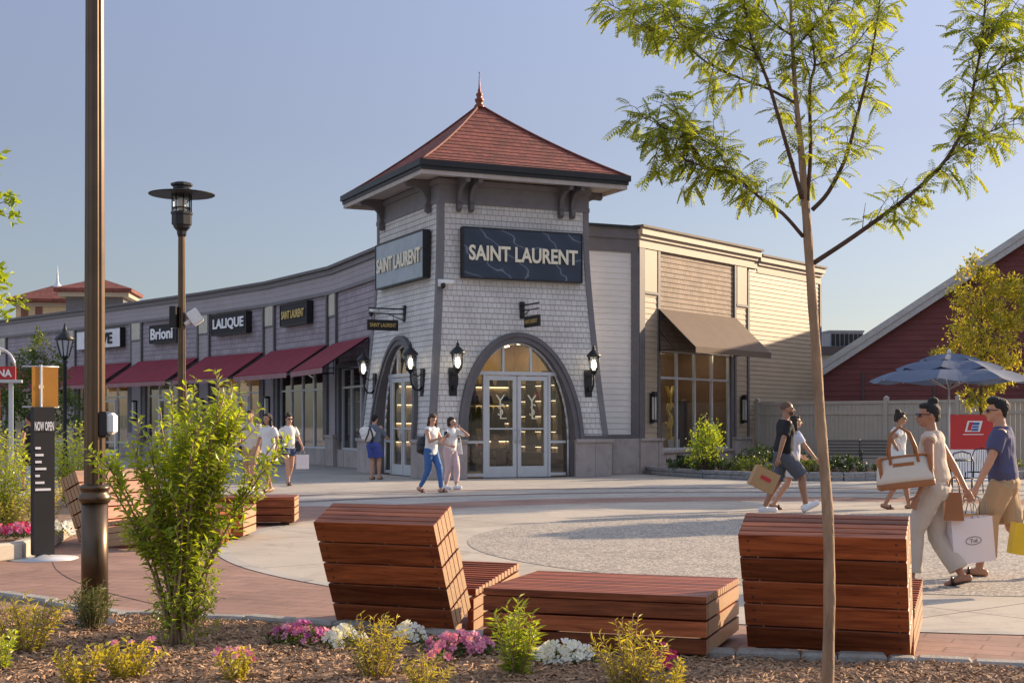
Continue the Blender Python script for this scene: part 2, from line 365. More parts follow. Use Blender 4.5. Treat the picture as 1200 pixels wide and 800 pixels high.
    def loft(s, secs, n=18):
        "closed loft of ellipse sections (centre, rx, ry)"
        vs = []
        for (c, rx, ry) in secs:
            for k in range(n):
                a = 2 * math.pi * k / n; vs.append((c[0] + rx * math.cos(a), c[1] + ry * math.sin(a), c[2]))
        fs = []
        for j in range(len(secs) - 1):
            for k in range(n):
                x = j * n + k; y = j * n + (k + 1) % n; fs.append((x, y, y + n, x + n))
        fs += [tuple(reversed(range(n))), tuple(range(len(vs) - n, len(vs)))]
        s.mesh(vs, fs, None, True)
    def prism(s, poly, z0, z1, m=None):
        n = len(poly); vs = [(p[0], p[1], z0) for p in poly] + [(p[0], p[1], z1) for p in poly]
        fs = [tuple(reversed(range(n))), tuple(range(n, 2 * n))] + [(k, (k + 1) % n, (k + 1) % n + n, k + n) for k in range(n)]
        s.mesh(vs, fs, m)
    def prof(s, poly, x0, x1, m=None):
        "extrude a (y,z) outline along x"
        n = len(poly); vs = [(x0, p[0], p[1]) for p in poly] + [(x1, p[0], p[1]) for p in poly]
        fs = [tuple(range(n)), tuple(reversed(range(n, 2 * n)))] + [((k + 1) % n, k, k + n, (k + 1) % n + n) for k in range(n)]
        s.mesh(vs, fs, m)
    def leaf(s, p, d, n, L, W, fold=.25):
        d = d.normalized(); sd_ = d.cross(n)
        if sd_.length < .05: sd_ = d.orthogonal()
        sd_.normalize(); nn = sd_.cross(d)
        i = len(s.v); mid = p + d * L * .45
        s.v += [s.X @ p, s.X @ (mid + sd_ * W * .5 + nn * W * fold), s.X @ (p + d * L - nn * L * .08), s.X @ (mid - sd_ * W * .5 + nn * W * fold)]
        s.f += [(i, i + 1, i + 2), (i, i + 2, i + 3)]; s.uv += [(0, 0)] * 6; s.tone += [s.t, s.t]; s.sm += [False, False]
    def build(s, name, mat, parent=None, weld=True):
        me = bpy.data.meshes.new(name)
        inv = Matrix.Identity(4)
        if parent is not None:
            r = parent
            while r.parent: r = r.parent
            inv = ROOT[r.name].inverted()
        me.from_pydata([inv @ v for v in s.v], [], s.f)
        me.materials.append(M[mat] if isinstance(mat, str) else mat)
        if any(s.sm): me.polygons.foreach_set('use_smooth', s.sm)
        ul = me.uv_layers.new(name='UVMap')
        if len(s.uv) == len(me.loops):
            ul.data.foreach_set('uv', [c for u in s.uv for c in u])
        if any(t != .5 for t in s.tone):
            at = me.attributes.new('tone', 'FLOAT', 'FACE'); at.data.foreach_set('value', s.tone)
        me.update()
        if weld and any(s.sm):
            import bmesh
            bm = bmesh.new(); bm.from_mesh(me); bmesh.ops.remove_doubles(bm, verts=bm.verts, dist=1e-5); bm.to_mesh(me); bm.free()
        o = bpy.data.objects.new(name, me); COL.objects.link(o)
        if parent is not None: o.parent = parent
        else: ROOT[o.name] = Matrix.Identity(4)
        return o
def build_split(mb, name, mat, parent, pad=.02):
    "one object per spatially separate piece of the builder"
    rng = list(getattr(mb, 'grp', [])); cov = set(i for a, b in rng for i in range(a, b))
    rng += [(i, i + 1) for i in range(len(mb.f)) if i not in cov]
    bb = []
    for a, b in rng:
        p = [mb.v[i] for f in mb.f[a:b] for i in f]
        bb.append([min(q[k] for q in p) - pad for k in range(3)] + [max(q[k] for q in p) + pad for k in range(3)])
    par = list(range(len(rng)))
    def fd(i):
        while par[i] != i: par[i] = par[par[i]]; i = par[i]
        return i
    for i in range(len(rng)):
        for j in range(i):
            A_, B_ = bb[i], bb[j]
            if all(A_[k] <= B_[k + 3] and B_[k] <= A_[k + 3] for k in range(3)): par[fd(i)] = fd(j)
    cl = {}
    for i, r in enumerate(rng): cl.setdefault(fd(i), []).append(r)
    uo = [0]
    for f in mb.f: uo.append(uo[-1] + len(f))
    out = []
    for rs in cl.values():
        n = MB()
        for a, b in rs:
            for i in range(a, b):
                k = len(n.v); n.v += [mb.v[q] for q in mb.f[i]]; n.f.append(tuple(range(k, k + len(mb.f[i])))); n.uv += mb.uv[uo[i]:uo[i + 1]]; n.tone.append(mb.tone[i]); n.sm.append(mb.sm[i])
        out.append(n.build(name, mat, parent))
    return out
def thing(name, label, cat, mat=None, group=None):
    o = bpy.data.objects.new(name, None); COL.objects.link(o); o.empty_display_size = .2
    o.matrix_world = mat or Matrix.Identity(4); ROOT[o.name] = (mat or Matrix.Identity(4)).copy()
    o['label'] = label; o['category'] = cat
    if group: o['group'] = group
    return o
def tag(o, label, cat, group=None):
    o['label'] = label; o['category'] = cat
    if group: o['group'] = group
    return o
def rebase(o, mat):
    "give a single-mesh thing its own origin at its base"
    o.data.transform(mat.inverted()); o.matrix_world = mat; ROOT[o.name] = mat.copy(); return o
def struct(o): o['kind'] = 'structure'; return o
def stuff(o): o['kind'] = 'stuff'; return o
def children(o): return [c for c in KIDS.get(o.name, [])]
KIDS = {}
def index_kids():
    KIDS.clear()
    for o in bpy.data.objects:
        if o.parent: KIDS.setdefault(o.parent.name, []).append(o)
def dup(root, mat, label=None):
    index_kids()
    def rec(o, par):
        c = o.copy(); COL.objects.link(c)
        if par is not None: c.parent = par
        for k in KIDS.get(o.name, []): rec(k, c)
        return c
    r = rec(root, None); r.matrix_world = mat; ROOT[r.name] = mat.copy()
    if label: r['label'] = label
    return r
def text(s, w_, h_, m, mat, parent, name='lettering', ext=.01, bold=0., shear=0., body_w=True):
    "lettering fitted in w_ x h_, centred on the frame m (x right, z up, facing -y)"
    cu = bpy.data.curves.new('t', 'FONT'); cu.body = s; cu.size = 1; cu.extrude = .02; cu.offset = bold; cu.align_x = 'CENTER'; cu.shear = shear; cu.resolution_u = 3
    o = bpy.data.objects.new('t', cu); COL.objects.link(o)
    dg = bpy.context.evaluated_depsgraph_get(); me = bpy.data.meshes.new_from_object(o.evaluated_get(dg)); bpy.data.objects.remove(o)
    xs = [v.co.x for v in me.vertices]; ys = [v.co.y for v in me.vertices]
    x0, x1, y0, y1 = min(xs), max(xs), min(ys), max(ys)
    mm = m @ Matrix.Rotation(math.pi / 2, 4, 'X') @ Matrix.Diagonal((w_ / (x1 - x0), h_ / (y1 - y0), ext / .02, 1)) @ Matrix.Translation((-(x0 + x1) / 2, -(y0 + y1) / 2, 0))
    inv = Matrix.Identity(4)
    if parent is not None:
        r = parent
        while r.parent: r = r.parent
        inv = ROOT[r.name].inverted()
    me.transform(inv @ mm); me.materials.clear(); me.materials.append(M[mat] if isinstance(mat, str) else mat)
    me.name = name; ob = bpy.data.objects.new(name, me); COL.objects.link(ob); ob.parent = parent
    return ob
def rnd(a, b): return random.uniform(a, b)
def rdir():
    while 1:
        v = Vector((rnd(-1, 1), rnd(-1, 1), rnd(-1, 1)))
        if .1 < v.length < 1: return v.normalized()
# ------------------------------------------------------------ ground
def disc_ring(cx, cy, r0, r1, z, mat, name, n=128):
    mb = MB()
    for k in range(n):
        a = 2 * math.pi * k / n; b = 2 * math.pi * (k + 1) / n
        p = lambda r, t: (cx + r * math.cos(t), cy + r * math.sin(t), z)
        if r0 == 0: mb.face((p(0, 0), p(r1, a), p(r1, b)))
        else: mb.quad(p(r0, a), p(r1, a), p(r1, b), p(r0, b))
    return struct(mb.build(name, mat))
mb = MB(); mb.quad((-400, -60, 0), (400, -60, 0), (400, 700, 0), (-400, 700, 0)); struct(mb.build('ground', 'concrete'))
mb = MB(); mb.face([(-14, 2, .004), (12, 2, .004), (12, 12, .004), (4, 12, .004), (-3.2, 25.2, .004), (-5, 25.6, .004), (-9, 24, .004), (-14, 21, .004)]); struct(mb.build('red_paving', 'red_paving'))
CC = (4.9, 18.2)
disc_ring(CC[0], CC[1], 0, 10.3, .008, 'red_paving', 'red_ring_paving')
disc_ring(CC[0], CC[1], 0, 8.4, .012, 'concrete_ring', 'concrete_circle')
disc_ring(5.2, 17.6, 0, 5.75, .016, 'aggregate', 'aggregate_circle')
disc_ring(CC[0], CC[1], 12.2, 12.55, .004, 'dark_paving', 'dark_paving_band')
disc_ring(CC[0], CC[1], 14.2, 14.6, .004, 'dark_paving', 'dark_paving_band')
disc_ring(CC[0], CC[1], 8.4, 8.55, .0135, 'concrete', 'pale_band')

# near planting bed
EDGE = [(-260, 690), (-60, 694), (60, 712), (140, 727), (200, 728), (294, 731), (360, 737), (480, 746), (600, 756), (700, 766), (800, 772), (930, 776), (1056, 780), (1200, 787), (1500, 800)]
ep = [G(*e) for e in EDGE]
def edge_y(x):
    for a, b in zip(ep, ep[1:]):
        if a[0] <= x <= b[0]: return a[1] + (b[1] - a[1]) * (x - a[0]) / (b[0] - a[0])
    return ep[0][1] if x < ep[0][0] else ep[-1][1]
def bed_z(x, y):
    d = edge_y(x) - y
    return .03 + .05 * min(1, max(0, d) / 1.0) + .025 * noise.noise(Vector((x * 1.5, y * 1.5, 0))) + .012 * noise.noise(Vector((x * 7, y * 7, 3)))
mb = MB(); mb.smooth = True
NX, NY = 130, 44
for i in range(NX):
    for j in range(NY):
        q = []
        for (a, b) in ((i, j), (i + 1, j), (i + 1, j + 1), (i, j + 1)):
            x = -7 + 12 * a / NX; e = edge_y(x) - .04; y = 3 + (e - 3) * (b / NY) ** .6
            q.append((x, y, bed_z(x, y)))
        mb.face(q)
struct(mb.build('planting_bed', 'soil'))
mb = MB(); random.seed(3)
x = -6.2
while x < 4.6:
    L = rnd(.16, .4); x2 = x + L; y1 = edge_y(x); y2 = edge_y(x2)
    a = math.atan2(y2 - y1, L); m = T(x, y1 - rnd(0, .015), 0, a); mb.t = random.random()
    mb.box(.004, math.hypot(L, y2 - y1) - .004, -.09, .05, -.02, .075 + rnd(-.01, .012), m, bev=.018); x = x2
struct(mb.build('stone_edging', groundmat('edging_stone', (.25, .235, .21), (.38, .36, .33), scale=9, speck=60, bump=.7)))
mb = MB(); random.seed(11)
for i in range(30000):
    u = random.random(); y0 = 6.2 + 4.4 * random.random() ** .8
    x = rnd(-.42, .42) * y0
    if y0 > edge_y(x) - .1: continue
    z = bed_z(x, y0) + rnd(0, .02); L = rnd(.014, .06); W = rnd(.006, .02); mb.t = random.random()
    m = Matrix.Translation((x, y0, z)) @ Euler((rnd(-.5, .5), rnd(-.5, .5), rnd(0, 6.28))).to_matrix().to_4x4()
    h = .003
    mb.mesh([(-L/2, -W/2, 0), (L/2, -W/2, 0), (L/2, W/2, 0), (-L/2, W/2, 0), (-L/2, 0, h*2), (L/2, 0, h*2)], [(0, 1, 5, 4), (2, 3, 4, 5), (1, 2, 5), (3, 0, 4)], m)
M['mulch'] = wood('mulch_chip', (.20, .11, .06), (.50, .33, .21), .85)
stuff(mb.build('mulch', 'mulch', weld=False))

# ------------------------------------------------------------ corner store: tower frame
A = R(24.6)
U = Vector((math.cos(A), math.sin(A), 0)); V = Vector((-math.sin(A), math.cos(A), 0))
TC = (-.955, 41.2)
TM = T(TC[0], TC[1], 0, A)
WU, WV = 2.25, 2.5
store = thing('corner_store', 'pale shingled corner shop with a flared square tower, red pyramid roof and low side wing', 'building', TM)
def off(z): return .42 * max(0, (6.6 - max(z, 1.05)) / 5.55) ** 1.35
PL = 1.05
AH, AW = 3.74, 1.62      # arch
def aw(z):
    if z <= PL: return AW
    if z >= AH: return 0
    return AW * math.sqrt(max(0, 1 - ((z - PL) / (AH - PL)) ** 2))
def fx(face):
    "frame for a tower face: x along the face, -y outward; returns (matrix, half width fn, distance fn)"
    if face == 'front': return TM, (lambda z: WU + off(z)), (lambda z: WV + off(z))
    if face == 'left': return TM @ Matrix.Rotation(-math.pi / 2, 4, 'Z'), (lambda z: WV + off(z)), (lambda z: WU + off(z))
    if face == 'right': return TM @ Matrix.Rotation(math.pi / 2, 4, 'Z'), (lambda z: WV + off(z)), (lambda z: WU + off(z))
    return TM @ Matrix.Rotation(math.pi, 4, 'Z'), (lambda z: WU + off(z)), (lambda z: WV + off(z))
ZT = 8.05
tw = MB()
for face in ('front', 'left', 'right', 'back'):
    fm, hw, dist = fx(face); tw.X = fm
    zs = [PL]; 
    while zs[-1] < ZT - .01: zs.append(min(ZT, zs[-1] + .15))
    for z0, z1 in zip(zs, zs[1:]):
        y0 = -dist(z0) - .014; y1 = -dist(z1)
        hole = face in ('front', 'left') and z0 < AH
        subs = [(z0, z1)]
        if hole and z1 > AH - .5: subs = [(z0 + (z1 - z0) * k / 3, z0 + (z1 - z0) * (k + 1) / 3) for k in range(3)]
        for (a, b) in subs:
            ya = y0 + (y1 - y0) * (a - z0) / (z1 - z0); yb = y0 + (y1 - y0) * (b - z0) / (z1 - z0)
            if hole: segs = [(-hw(a), -aw(a), -hw(b), -aw(b)), (aw(a), hw(a), aw(b), hw(b))]
            else: segs = [(-hw(a), hw(a), -hw(b), hw(b))]
            for (p, q, r, s_) in segs:
                tw.quad((p, ya, a), (q, ya, a), (s_, yb, b), (r, yb, b), [(p, a - PL), (q, a - PL), (s_, b - PL), (r, b - PL)])
        ps = [(-hw(z0), -aw(z0)), (aw(z0), hw(z0))] if hole else [(-hw(z0), hw(z0))]
        for (p, q) in ps: tw.quad((p, -dist(z0), z0), (q, -dist(z0), z0), (q, y0, z0), (p, y0, z0))
tw.build('tower_wall', 'shingle_light', store)
# arch trims, reveals
def arch_pts(scale_w, z_top, n=28):
    pts = []
    for k in range(n + 1):
        t = math.pi * k / n
        pts.append((-math.cos(t) * scale_w, PL + math.sin(t) * (z_top - PL)))
    return pts
for face in ('front', 'left'):
    fm, hw, dist = fx(face)
    mb = MB(fm); mb.smooth = False
    for (d0, d1, pr) in ((0, .14, .09), (.14, .26, .13)):
        a = arch_pts(AW + d0, AH + d0); b = arch_pts(AW + d1, AH + d1)
        for i in range(len(a) - 1):
            (x0, z0), (x1, z1) = a[i], a[i + 1]; (X0, Z0), (X1, Z1) = b[i], b[i + 1]
            f = lambda x, z, o: (x, -dist(z) - o, z)
            mb.quad(f(x0, z0, pr), f(x1, z1, pr), f(X1, Z1, pr), f(X0, Z0, pr))
            mb.quad(f(x0, z0, -.02), f(x1, z1, -.02), f(x1, z1, pr), f(x0, z0, pr))
            mb.quad(f(X0, Z0, pr), f(X1, Z1, pr), f(X1, Z1, 0), f(X0, Z0, 0))
    # reveal
    a = [(-AW, 0)] + arch_pts(AW, AH) + [(AW, 0)]
    for i in range(len(a) - 1):
        (x0, z0), (x1, z1) = a[i], a[i + 1]
        mb.quad((x0, -dist(z0) + .02, z0), (x1, -dist(z1) + .02, z1), (x1, -WV + .25 if face == 'front' else -WU + .25, z1), (x0, -WV + .25 if face == 'front' else -WU + .25, z0))
    mb.build('arch_trim', 'trim_dark', store)
# plinth
mb = MB(TM)
def plinth_box(fm, x0, x1, y, dep=.35):
    mb.X = fm
    mb.box(x0, x1, y - .08, y + dep, .01, PL - .08); mb.box(x0 - .03, x1 + .03, y - .12, y + dep, PL - .08, PL + .02)
o1 = off(1.05)
for face in ('front', 'left'):
    fm, hw, dist = fx(face); h = hw(1); d = dist(1)
    mb.X = fm
    if face == 'front':
        mb.box(-h - .09, -AW - .02, -d - .08, -d + .55, .01, PL - .08); mb.box(-h - .13, -AW - .02, -d - .13, -d + .55, PL - .08, PL + .012)
        mb.box(AW + .02, h + .09, -d - .08, -d + .6, .01, PL - .08); mb.box(AW + .02, h + .13, -d - .13, -d + .6, PL - .08, PL + .012)
    else:
        mb.box(-h - .085, -AW - .02, -d - .083, -d + .55, .01, PL - .083); mb.box(-h - .125, -AW - .02, -d - .133, -d + .55, PL - .083, PL + .010)
        mb.box(AW + .02, h - .5, -d - .083, -d + .55, .01, PL - .083); mb.box(AW + .02, h - .5, -d - .133, -d + .55, PL - .083, PL + .010)
fm, hw, dist = fx('right'); mb.X = fm
mb.box(-hw(1) + .6, 1.2, -dist(1) - .08, -dist(1) + .3, .01, PL - .08)
build_split(mb, 'plinth', 'stone', store)
# dark ledge over the plinth, corner boards, frieze
mb = MB()
for face in ('front', 'left'):
    fm, hw, dist = fx(face); mb.X = fm; h = hw(PL); d = dist(PL)
    for (a, b) in ((-h - .02, -AW - .28), (AW + .28, h + .02)):
        mb.box(a, b, -d - .06, -d + .1, PL + .012, PL + .11)
build_split(mb, 'ledge', 'trim_dark', store)
mb = MB()
for face, sides in (('front', (-1, 1)), ('left', (-1, 1))):
    fm, hw, dist = fx(face); mb.X = fm
    zs = [PL + .11 + (7.45 - PL - .11) * k / 14 for k in range(15)]
    for sgn in sides:
        for z0, z1 in zip(zs, zs[1:]):
            P = lambda z, i, o: (sgn * (hw(z) + (.032 if face == 'front' else .030) - i), -dist(z) - o, z)
            wd = .17
            mb.quad(P(z0, 0, .034), P(z0, wd, .034), P(z1, wd, .034), P(z1, 0, .034))
            mb.quad(P(z0, wd, .034), P(z0, wd, 0), P(z1, wd, 0), P(z1, wd, .034))
            mb.quad(P(z0, 0, .034), P(z0, 0, -.14), P(z1, 0, -.14), P(z1, 0, .034))
build_split(mb, 'corner_board', 'trim_grey', store)
mb = MB(TM)
def square_band(mb, o, z0, z1, e=0):
    x, y = WU + o, WV + o
    for (a, b, c, d) in ((-x, x, -y, -y + .12), (-x, x, y - .12, y), (-x, -x + .12, -y + .12, y - .12), (x - .12, x, -y + .12, y - .12)):
        mb.box(a, b, c, d, z0, z1)
square_band(mb, .05, 7.45, 7.57); square_band(mb, .035, 7.57, 7.95); square_band(mb, .09, 7.95, 8.1)
mb.build('frieze', 'trim_grey', store)
# roof
OV = .86; ZE = 8.14; ZA = 10.78
mb = MB(TM)
ex, ey = WU + OV, WV + OV
def rz(t):  # t 0 at eave ..1 apex, bellcast
    return ZE + .24 + (ZA - ZE - .24) * (t + .2 * (t * t - t))
N = 17
cn = [(-1, -1), (1, -1), (1, 1), (-1, 1)]
for k in range(N):
    t0 = k / N; t1 = (k + 1) / N
    for i in range(4):
        a = cn[i]; b = cn[(i + 1) % 4]
        def P(c, t, dz=0): return Vector((c[0] * ex * (1 - t), c[1] * ey * (1 - t), rz(t) + dz))
        w0 = (ex if i % 2 == 0 else ey) * (1 - t0); w1 = (ex if i % 2 == 0 else ey) * (1 - t1); v0 = k * .17; v1 = (k + 1) * .17
        mb.quad(P(a, t0, .018), P(b, t0, .018), P(b, t1), P(a, t1), [(-w0, v0), (w0, v0), (w1, v1), (-w1, v1)])
        if k: mb.quad(P(a, t0), P(b, t0), P(b, t0, .018), P(a, t0, .018))
roof = mb.build('tower_roof', 'roof_red', store)
mb = MB(TM)
for (o, z0, z1) in ((0., ZE + .02, ZE + .24), (.05, ZE + .12, ZE + .27)):
    x, y = ex + o, ey + o; q = .1
    for (a, b, c, d) in ((-x, x, -y, -y + q), (-x, x, y - q, y), (-x, -x + q, -y + q, y - q), (x - q, x, -y + q, y - q)): mb.box(a, b, c, d, z0, z1 + (.012 if o else 0))
mb.build('gutter', 'black', roof)
mb = MB(TM); mb.box(-ex + .12, ex - .12, -ey + .12, ey - .12, ZE, ZE + .03)
x, y = ex - .03, ey - .03
for (a, b, c, d) in ((-x, x, -y, -y + .06), (-x, x, y - .06, y), (-x, -x + .06, -y + .06, y - .06), (x - .06, x, -y + .06, y - .06)): mb.box(a, b, c, d, ZE - .1, ZE + .018)
mb.build('soffit', flat('soffit_paint', (.42, .37, .34)), roof)
mb = MB(TM)
for c in cn:
    pts = [(c[0] * ex * (1 - t / 12), c[1] * ey * (1 - t / 12), rz(t / 12) + .03) for t in range(13)]
    mb.path(pts, .035, 6)
mb.build('hip_ridge', flat('dark_red_ridge', (.13, .03, .022)), roof)
mb = MB(TM); mb.lathe([(0, ZA - .1), (.17, ZA - .08), (.15, ZA), (.09, ZA + .06), (.13, ZA + .13), (.14, ZA + .18), (.07, ZA + .24), (.1, ZA + .3), (.1, ZA + .34), (.045, ZA + .4), (.05, ZA + .46), (.03, ZA + .5), (.018, ZA + .75), (.006, ZA + .93), (.02, ZA + .95), (.02, ZA + .98), (0, ZA + 1)], 14)
mb.build('finial', flat('copper_brown', (.2, .06, .035), .4, metal=.5), roof)
# brackets
def bracket(fm, x, d):
    mb = MB(fm); y = -d; q = []
    outer = [(0, 7.25), (-.06, 7.22), (-.16, 7.3), (-.17, 7.42)]
    for k in range(9):
        t = k / 8 * math.pi / 2
        outer.append((-.13 - .42 * (1 - math.cos(t)), 7.5 + .44 * math.sin(t)))
    outer += [(-.72, 7.93), (-.76, 8.0), (-.74, 8.12), (0, 8.12)]
    mb.prof([(y + a, b) for a, b in outer], x - .06, x + .06)
    mb.build('bracket', 'trim_dark', store)
for face, xs in (('front', (-1.72, -1.36, 1.36, 1.72)), ('left', (-1.9, 1.9)), ('right', (-1.9, 1.9))):
    fm, hw, dist = fx(face)
    for x in xs: bracket(fm, x, dist(7.6) + .03)

# doors and glazing in the arches
def bars(mb, rects, y0, y1):
    for (a, b, c, d) in rects: mb.box(a, b, y0, y1, c, d)
def clip_strip(mb, x0, x1, z0, z1, y, top=True, n=10):
    "glass sheet clipped by the arch"
    for k in range(n):
        a = x0 + (x1 - x0) * k / n; b = x0 + (x1 - x0) * (k + 1) / n
        za = PL + (AH - PL) * math.sqrt(max(0, 1 - (a / AW) ** 2)); zb = PL + (AH - PL) * math.sqrt(max(0, 1 - (b / AW) ** 2))
        za = min(za, z1); zb = min(zb, z1)
        if max(za, zb) <= z0: continue
        mb.quad((a, y, z0), (b, y, z0), (b, y, max(zb, z0)), (a, y, max(za, z0)))
for face in ('front', 'left'):
    fm, hw, dist = fx(face); Y = -dist(7) - .1
    mb = MB(fm); ZD = 2.82
    bars(mb, [(-1.02, -.95, 0.01, ZD), (.95, 1.02, 0.01, ZD), (-1.4, 1.4, ZD, ZD + .1), (-1.5, -1.02, .05, .13), (1.02, 1.5, .05, .13), (-1.5, -1.02, .95, 1.02), (1.02, 1.5, .95, 1.02),
              (-.45, -.39, ZD + .1, AH - .15), (.39, .45, ZD + .1, AH - .15)], Y - .05, Y + .05)
    pts = [(-AW + .03, .01)] + arch_pts(AW - .03, AH - .03) + [(AW - .03, .01)]
    for p, q in zip(pts, pts[1:]): mb.tube((p[0], Y, p[1]), (q[0], Y, q[1]), .035, n=6)
    mb.build('window_frame', 'alu', store)
    g = MB(fm); clip_strip(g, -1.52, -1.02, .13, ZD, Y); g.build('arch_glazing', 'glass', store); g = MB(fm); clip_strip(g, 1.02, 1.52, .13, ZD, Y); g.build('arch_glazing', 'glass', store); g = MB(fm); clip_strip(g, -1.45, 1.45, ZD + .1, AH, Y, n=24); g.build('arch_glazing', 'glass', store)
    for sgn in (-1, 1):
        if face == 'front' or sgn == -1: dm = fm @ T(sgn * .94, Y, 0)
        else: dm = fm @ T(sgn * .94, Y, 0)
        d = MB(dm); e = -sgn
        xa, xb = sorted((0, e * .925)); 
        bars(d, [(xa, xa + .11, .02, ZD - .02), (xb - .11, xb, .02, ZD - .02), (xa + .11, xb - .11, ZD - .14, ZD - .02), (xa + .11, xb - .11, .02, .32), (xa + .11, xb - .11, 1.33, 1.37)], -.03, .03)
        do = d.build('door', 'alu', store)
        g = MB(dm); g.quad((xa + .11, 0, .32), (xb - .11, 0, .32), (xb - .11, 0, ZD - .14), (xa + .11, 0, ZD - .14)); g.build('door_glass', 'glass', do)
        h = MB(dm); hx = e * .87
        h.tube((hx, -.09, .95), (hx, -.09, 1.35), .013); h.tube((hx, -.03, 1.0), (hx, -.09, 1.0), .01); h.tube((hx, -.03, 1.3), (hx, -.09, 1.3), .01); h.build('handle', 'alu', do)
        if face == 'front':
            lm = fm @ T(sgn * .48, Y - .012, 0)
            gm = flat('pale_monogram', (.8, .74, .56), .4)
            text('Y', .28, .36, lm @ Matrix.Translation((-.02, 0, 2.1)), gm, do, 'monogram', .004, -.008)
            text('S', .19, .32, lm @ Matrix.Translation((.0, 0, 1.87)), gm, do, 'monogram', .004, -.008, .2)
            text('L', .2, .28, lm @ Matrix.Translation((.07, 0, 1.76)), gm, do, 'monogram', .004, -.008)
# interior of the corner shop
mb = MB(TM)
# thin shell: floor, ceiling, back walls
sx, sy = WU + .2, WV + .2
mb.quad((-WU + .2, WV - .1, .02), (WU, WV - .1, .02), (WU, WV - .1, 3.9), (-WU + .2, WV - .1, 3.9))
mb.quad((WU, -WV + .3, .02), (WU, WV - .1, .02), (WU, WV - .1, 3.9), (WU, -WV + .3, 3.9))
mb.quad((-WU + .13, -WV + .13, 3.9), (WU, -WV + .13, 3.9), (WU, WV - .1, 3.9), (-WU + .13, WV - .1, 3.9))
mb.build('interior_wall', 'shop_wall', store)
mb = MB(TM); mb.quad((-sx, -sy, .018), (WU, -sy, .018), (WU, WV, .018), (-sx, WV, .018)); mb.build('interior_floor', 'shop_floor', store)
mb = MB(TM)
for i in range(3):
    for j in range(3): mb.box(-1.5 + i * 1.4, -1.2 + i * 1.4, -1.6 + j * 1.5, -1.3 + j * 1.5, 3.84, 3.88)
mbs = MB(TM)
for k in range(4): mbs.box(-1.9, 2.0, WV - .16, WV - .13, .93 + k * .56, .945 + k * .56)
build_split(mbs, 'shelf_light', 'strip_light', store)
build_split(mb, 'interior_lamp', 'ceil_light', store)
mb = MB(TM)
for k in range(5): mb.box(-1.95, 2.1, WV - .5, WV - .12, .4 + k * .56, .44 + k * .56)
for x in (-1.95, -.62, .7, 2.05): mb.box(x, x + .04, WV - .5, WV - .12, .02, 3.1)
mb.box(-.9, .9, -.2, .5, .7, .76); mb.box(-.8, -.7, -.1, .4, .02, .7); mb.box(.7, .8, -.1, .4, .02, .7)
mb.box(1.2, 2.0, -1.6, .6, .6, .66); mb.box(1.3, 1.9, -1.5, .5, .02, .6)
mb.build('shelf', flat('dark_shelf', (.05, .035, .025), .4), store)
def handbag(mb, x, y, z, w_, h_):
    mb.mesh([(x - w_/2, y - .06, z), (x + w_/2, y - .06, z), (x + w_/2, y + .06, z), (x - w_/2, y + .06, z), (x - w_*.36, y - .03, z + h_), (x + w_*.36, y - .03, z + h_), (x + w_*.36, y + .03, z + h_), (x - w_*.36, y + .03, z + h_)],
            [(3, 2, 1, 0), (4, 5, 6, 7), (0, 1, 5, 4), (1, 2, 6, 5), (2, 3, 7, 6), (3, 0, 4, 7)])
    mb.path([(x + w_ * .28 * math.cos(t), y, z + h_ + h_ * .55 * math.sin(t)) for t in [math.pi * k / 8 for k in range(9)]], .008, 5)
random.seed(21)
ORD = ('first', 'second', 'third', 'fourth', 'fifth', 'sixth', 'seventh', 'eighth')
bagcols = [((.015, .015, .017), 'black_leather'), ((.02, .018, .02), 'dark_leather'), ((.3, .03, .03), 'red_leather'), ((.32, .2, .1), 'tan_leather')]
for k in range(5):
    for j in range(8):
        x = -1.75 + j * .5 + rnd(-.05, .05); 
        if random.random() < .05: continue
        c = random.choice(bagcols[:2] * 3 + bagcols); mb = MB(TM)
        handbag(mb, x, WV - .33, .44 + k * .56, rnd(.26, .4), rnd(.2, .3))
        o = mb.build('handbag', flat(c[1], c[0], .35))
        tag(o, c[1].replace('_', ' ') + ' handbag, ' + ORD[j] + ' from the left on the ' + ('lowest', 'second lowest', 'middle', 'second highest', 'top')[k] + ' back wall shelf', 'handbag', 'handbags on the lit shop shelves')
mb = MB(TM)
for i, x in enumerate((-.62, -.25, .15, .55)):
    mb = MB(TM); handbag(mb, x, .12, .76, .3, .24)
    o = mb.build('handbag', flat(('red_leather', 'black_leather', 'red_leather', 'tan_leather')[i], (0, 0, 0)))
    tag(o, ('leftmost red', 'black', 'inner red', 'tan')[i] + ' leather handbag on the low display table behind the glass doors', 'handbag', 'handbags on the low display table')
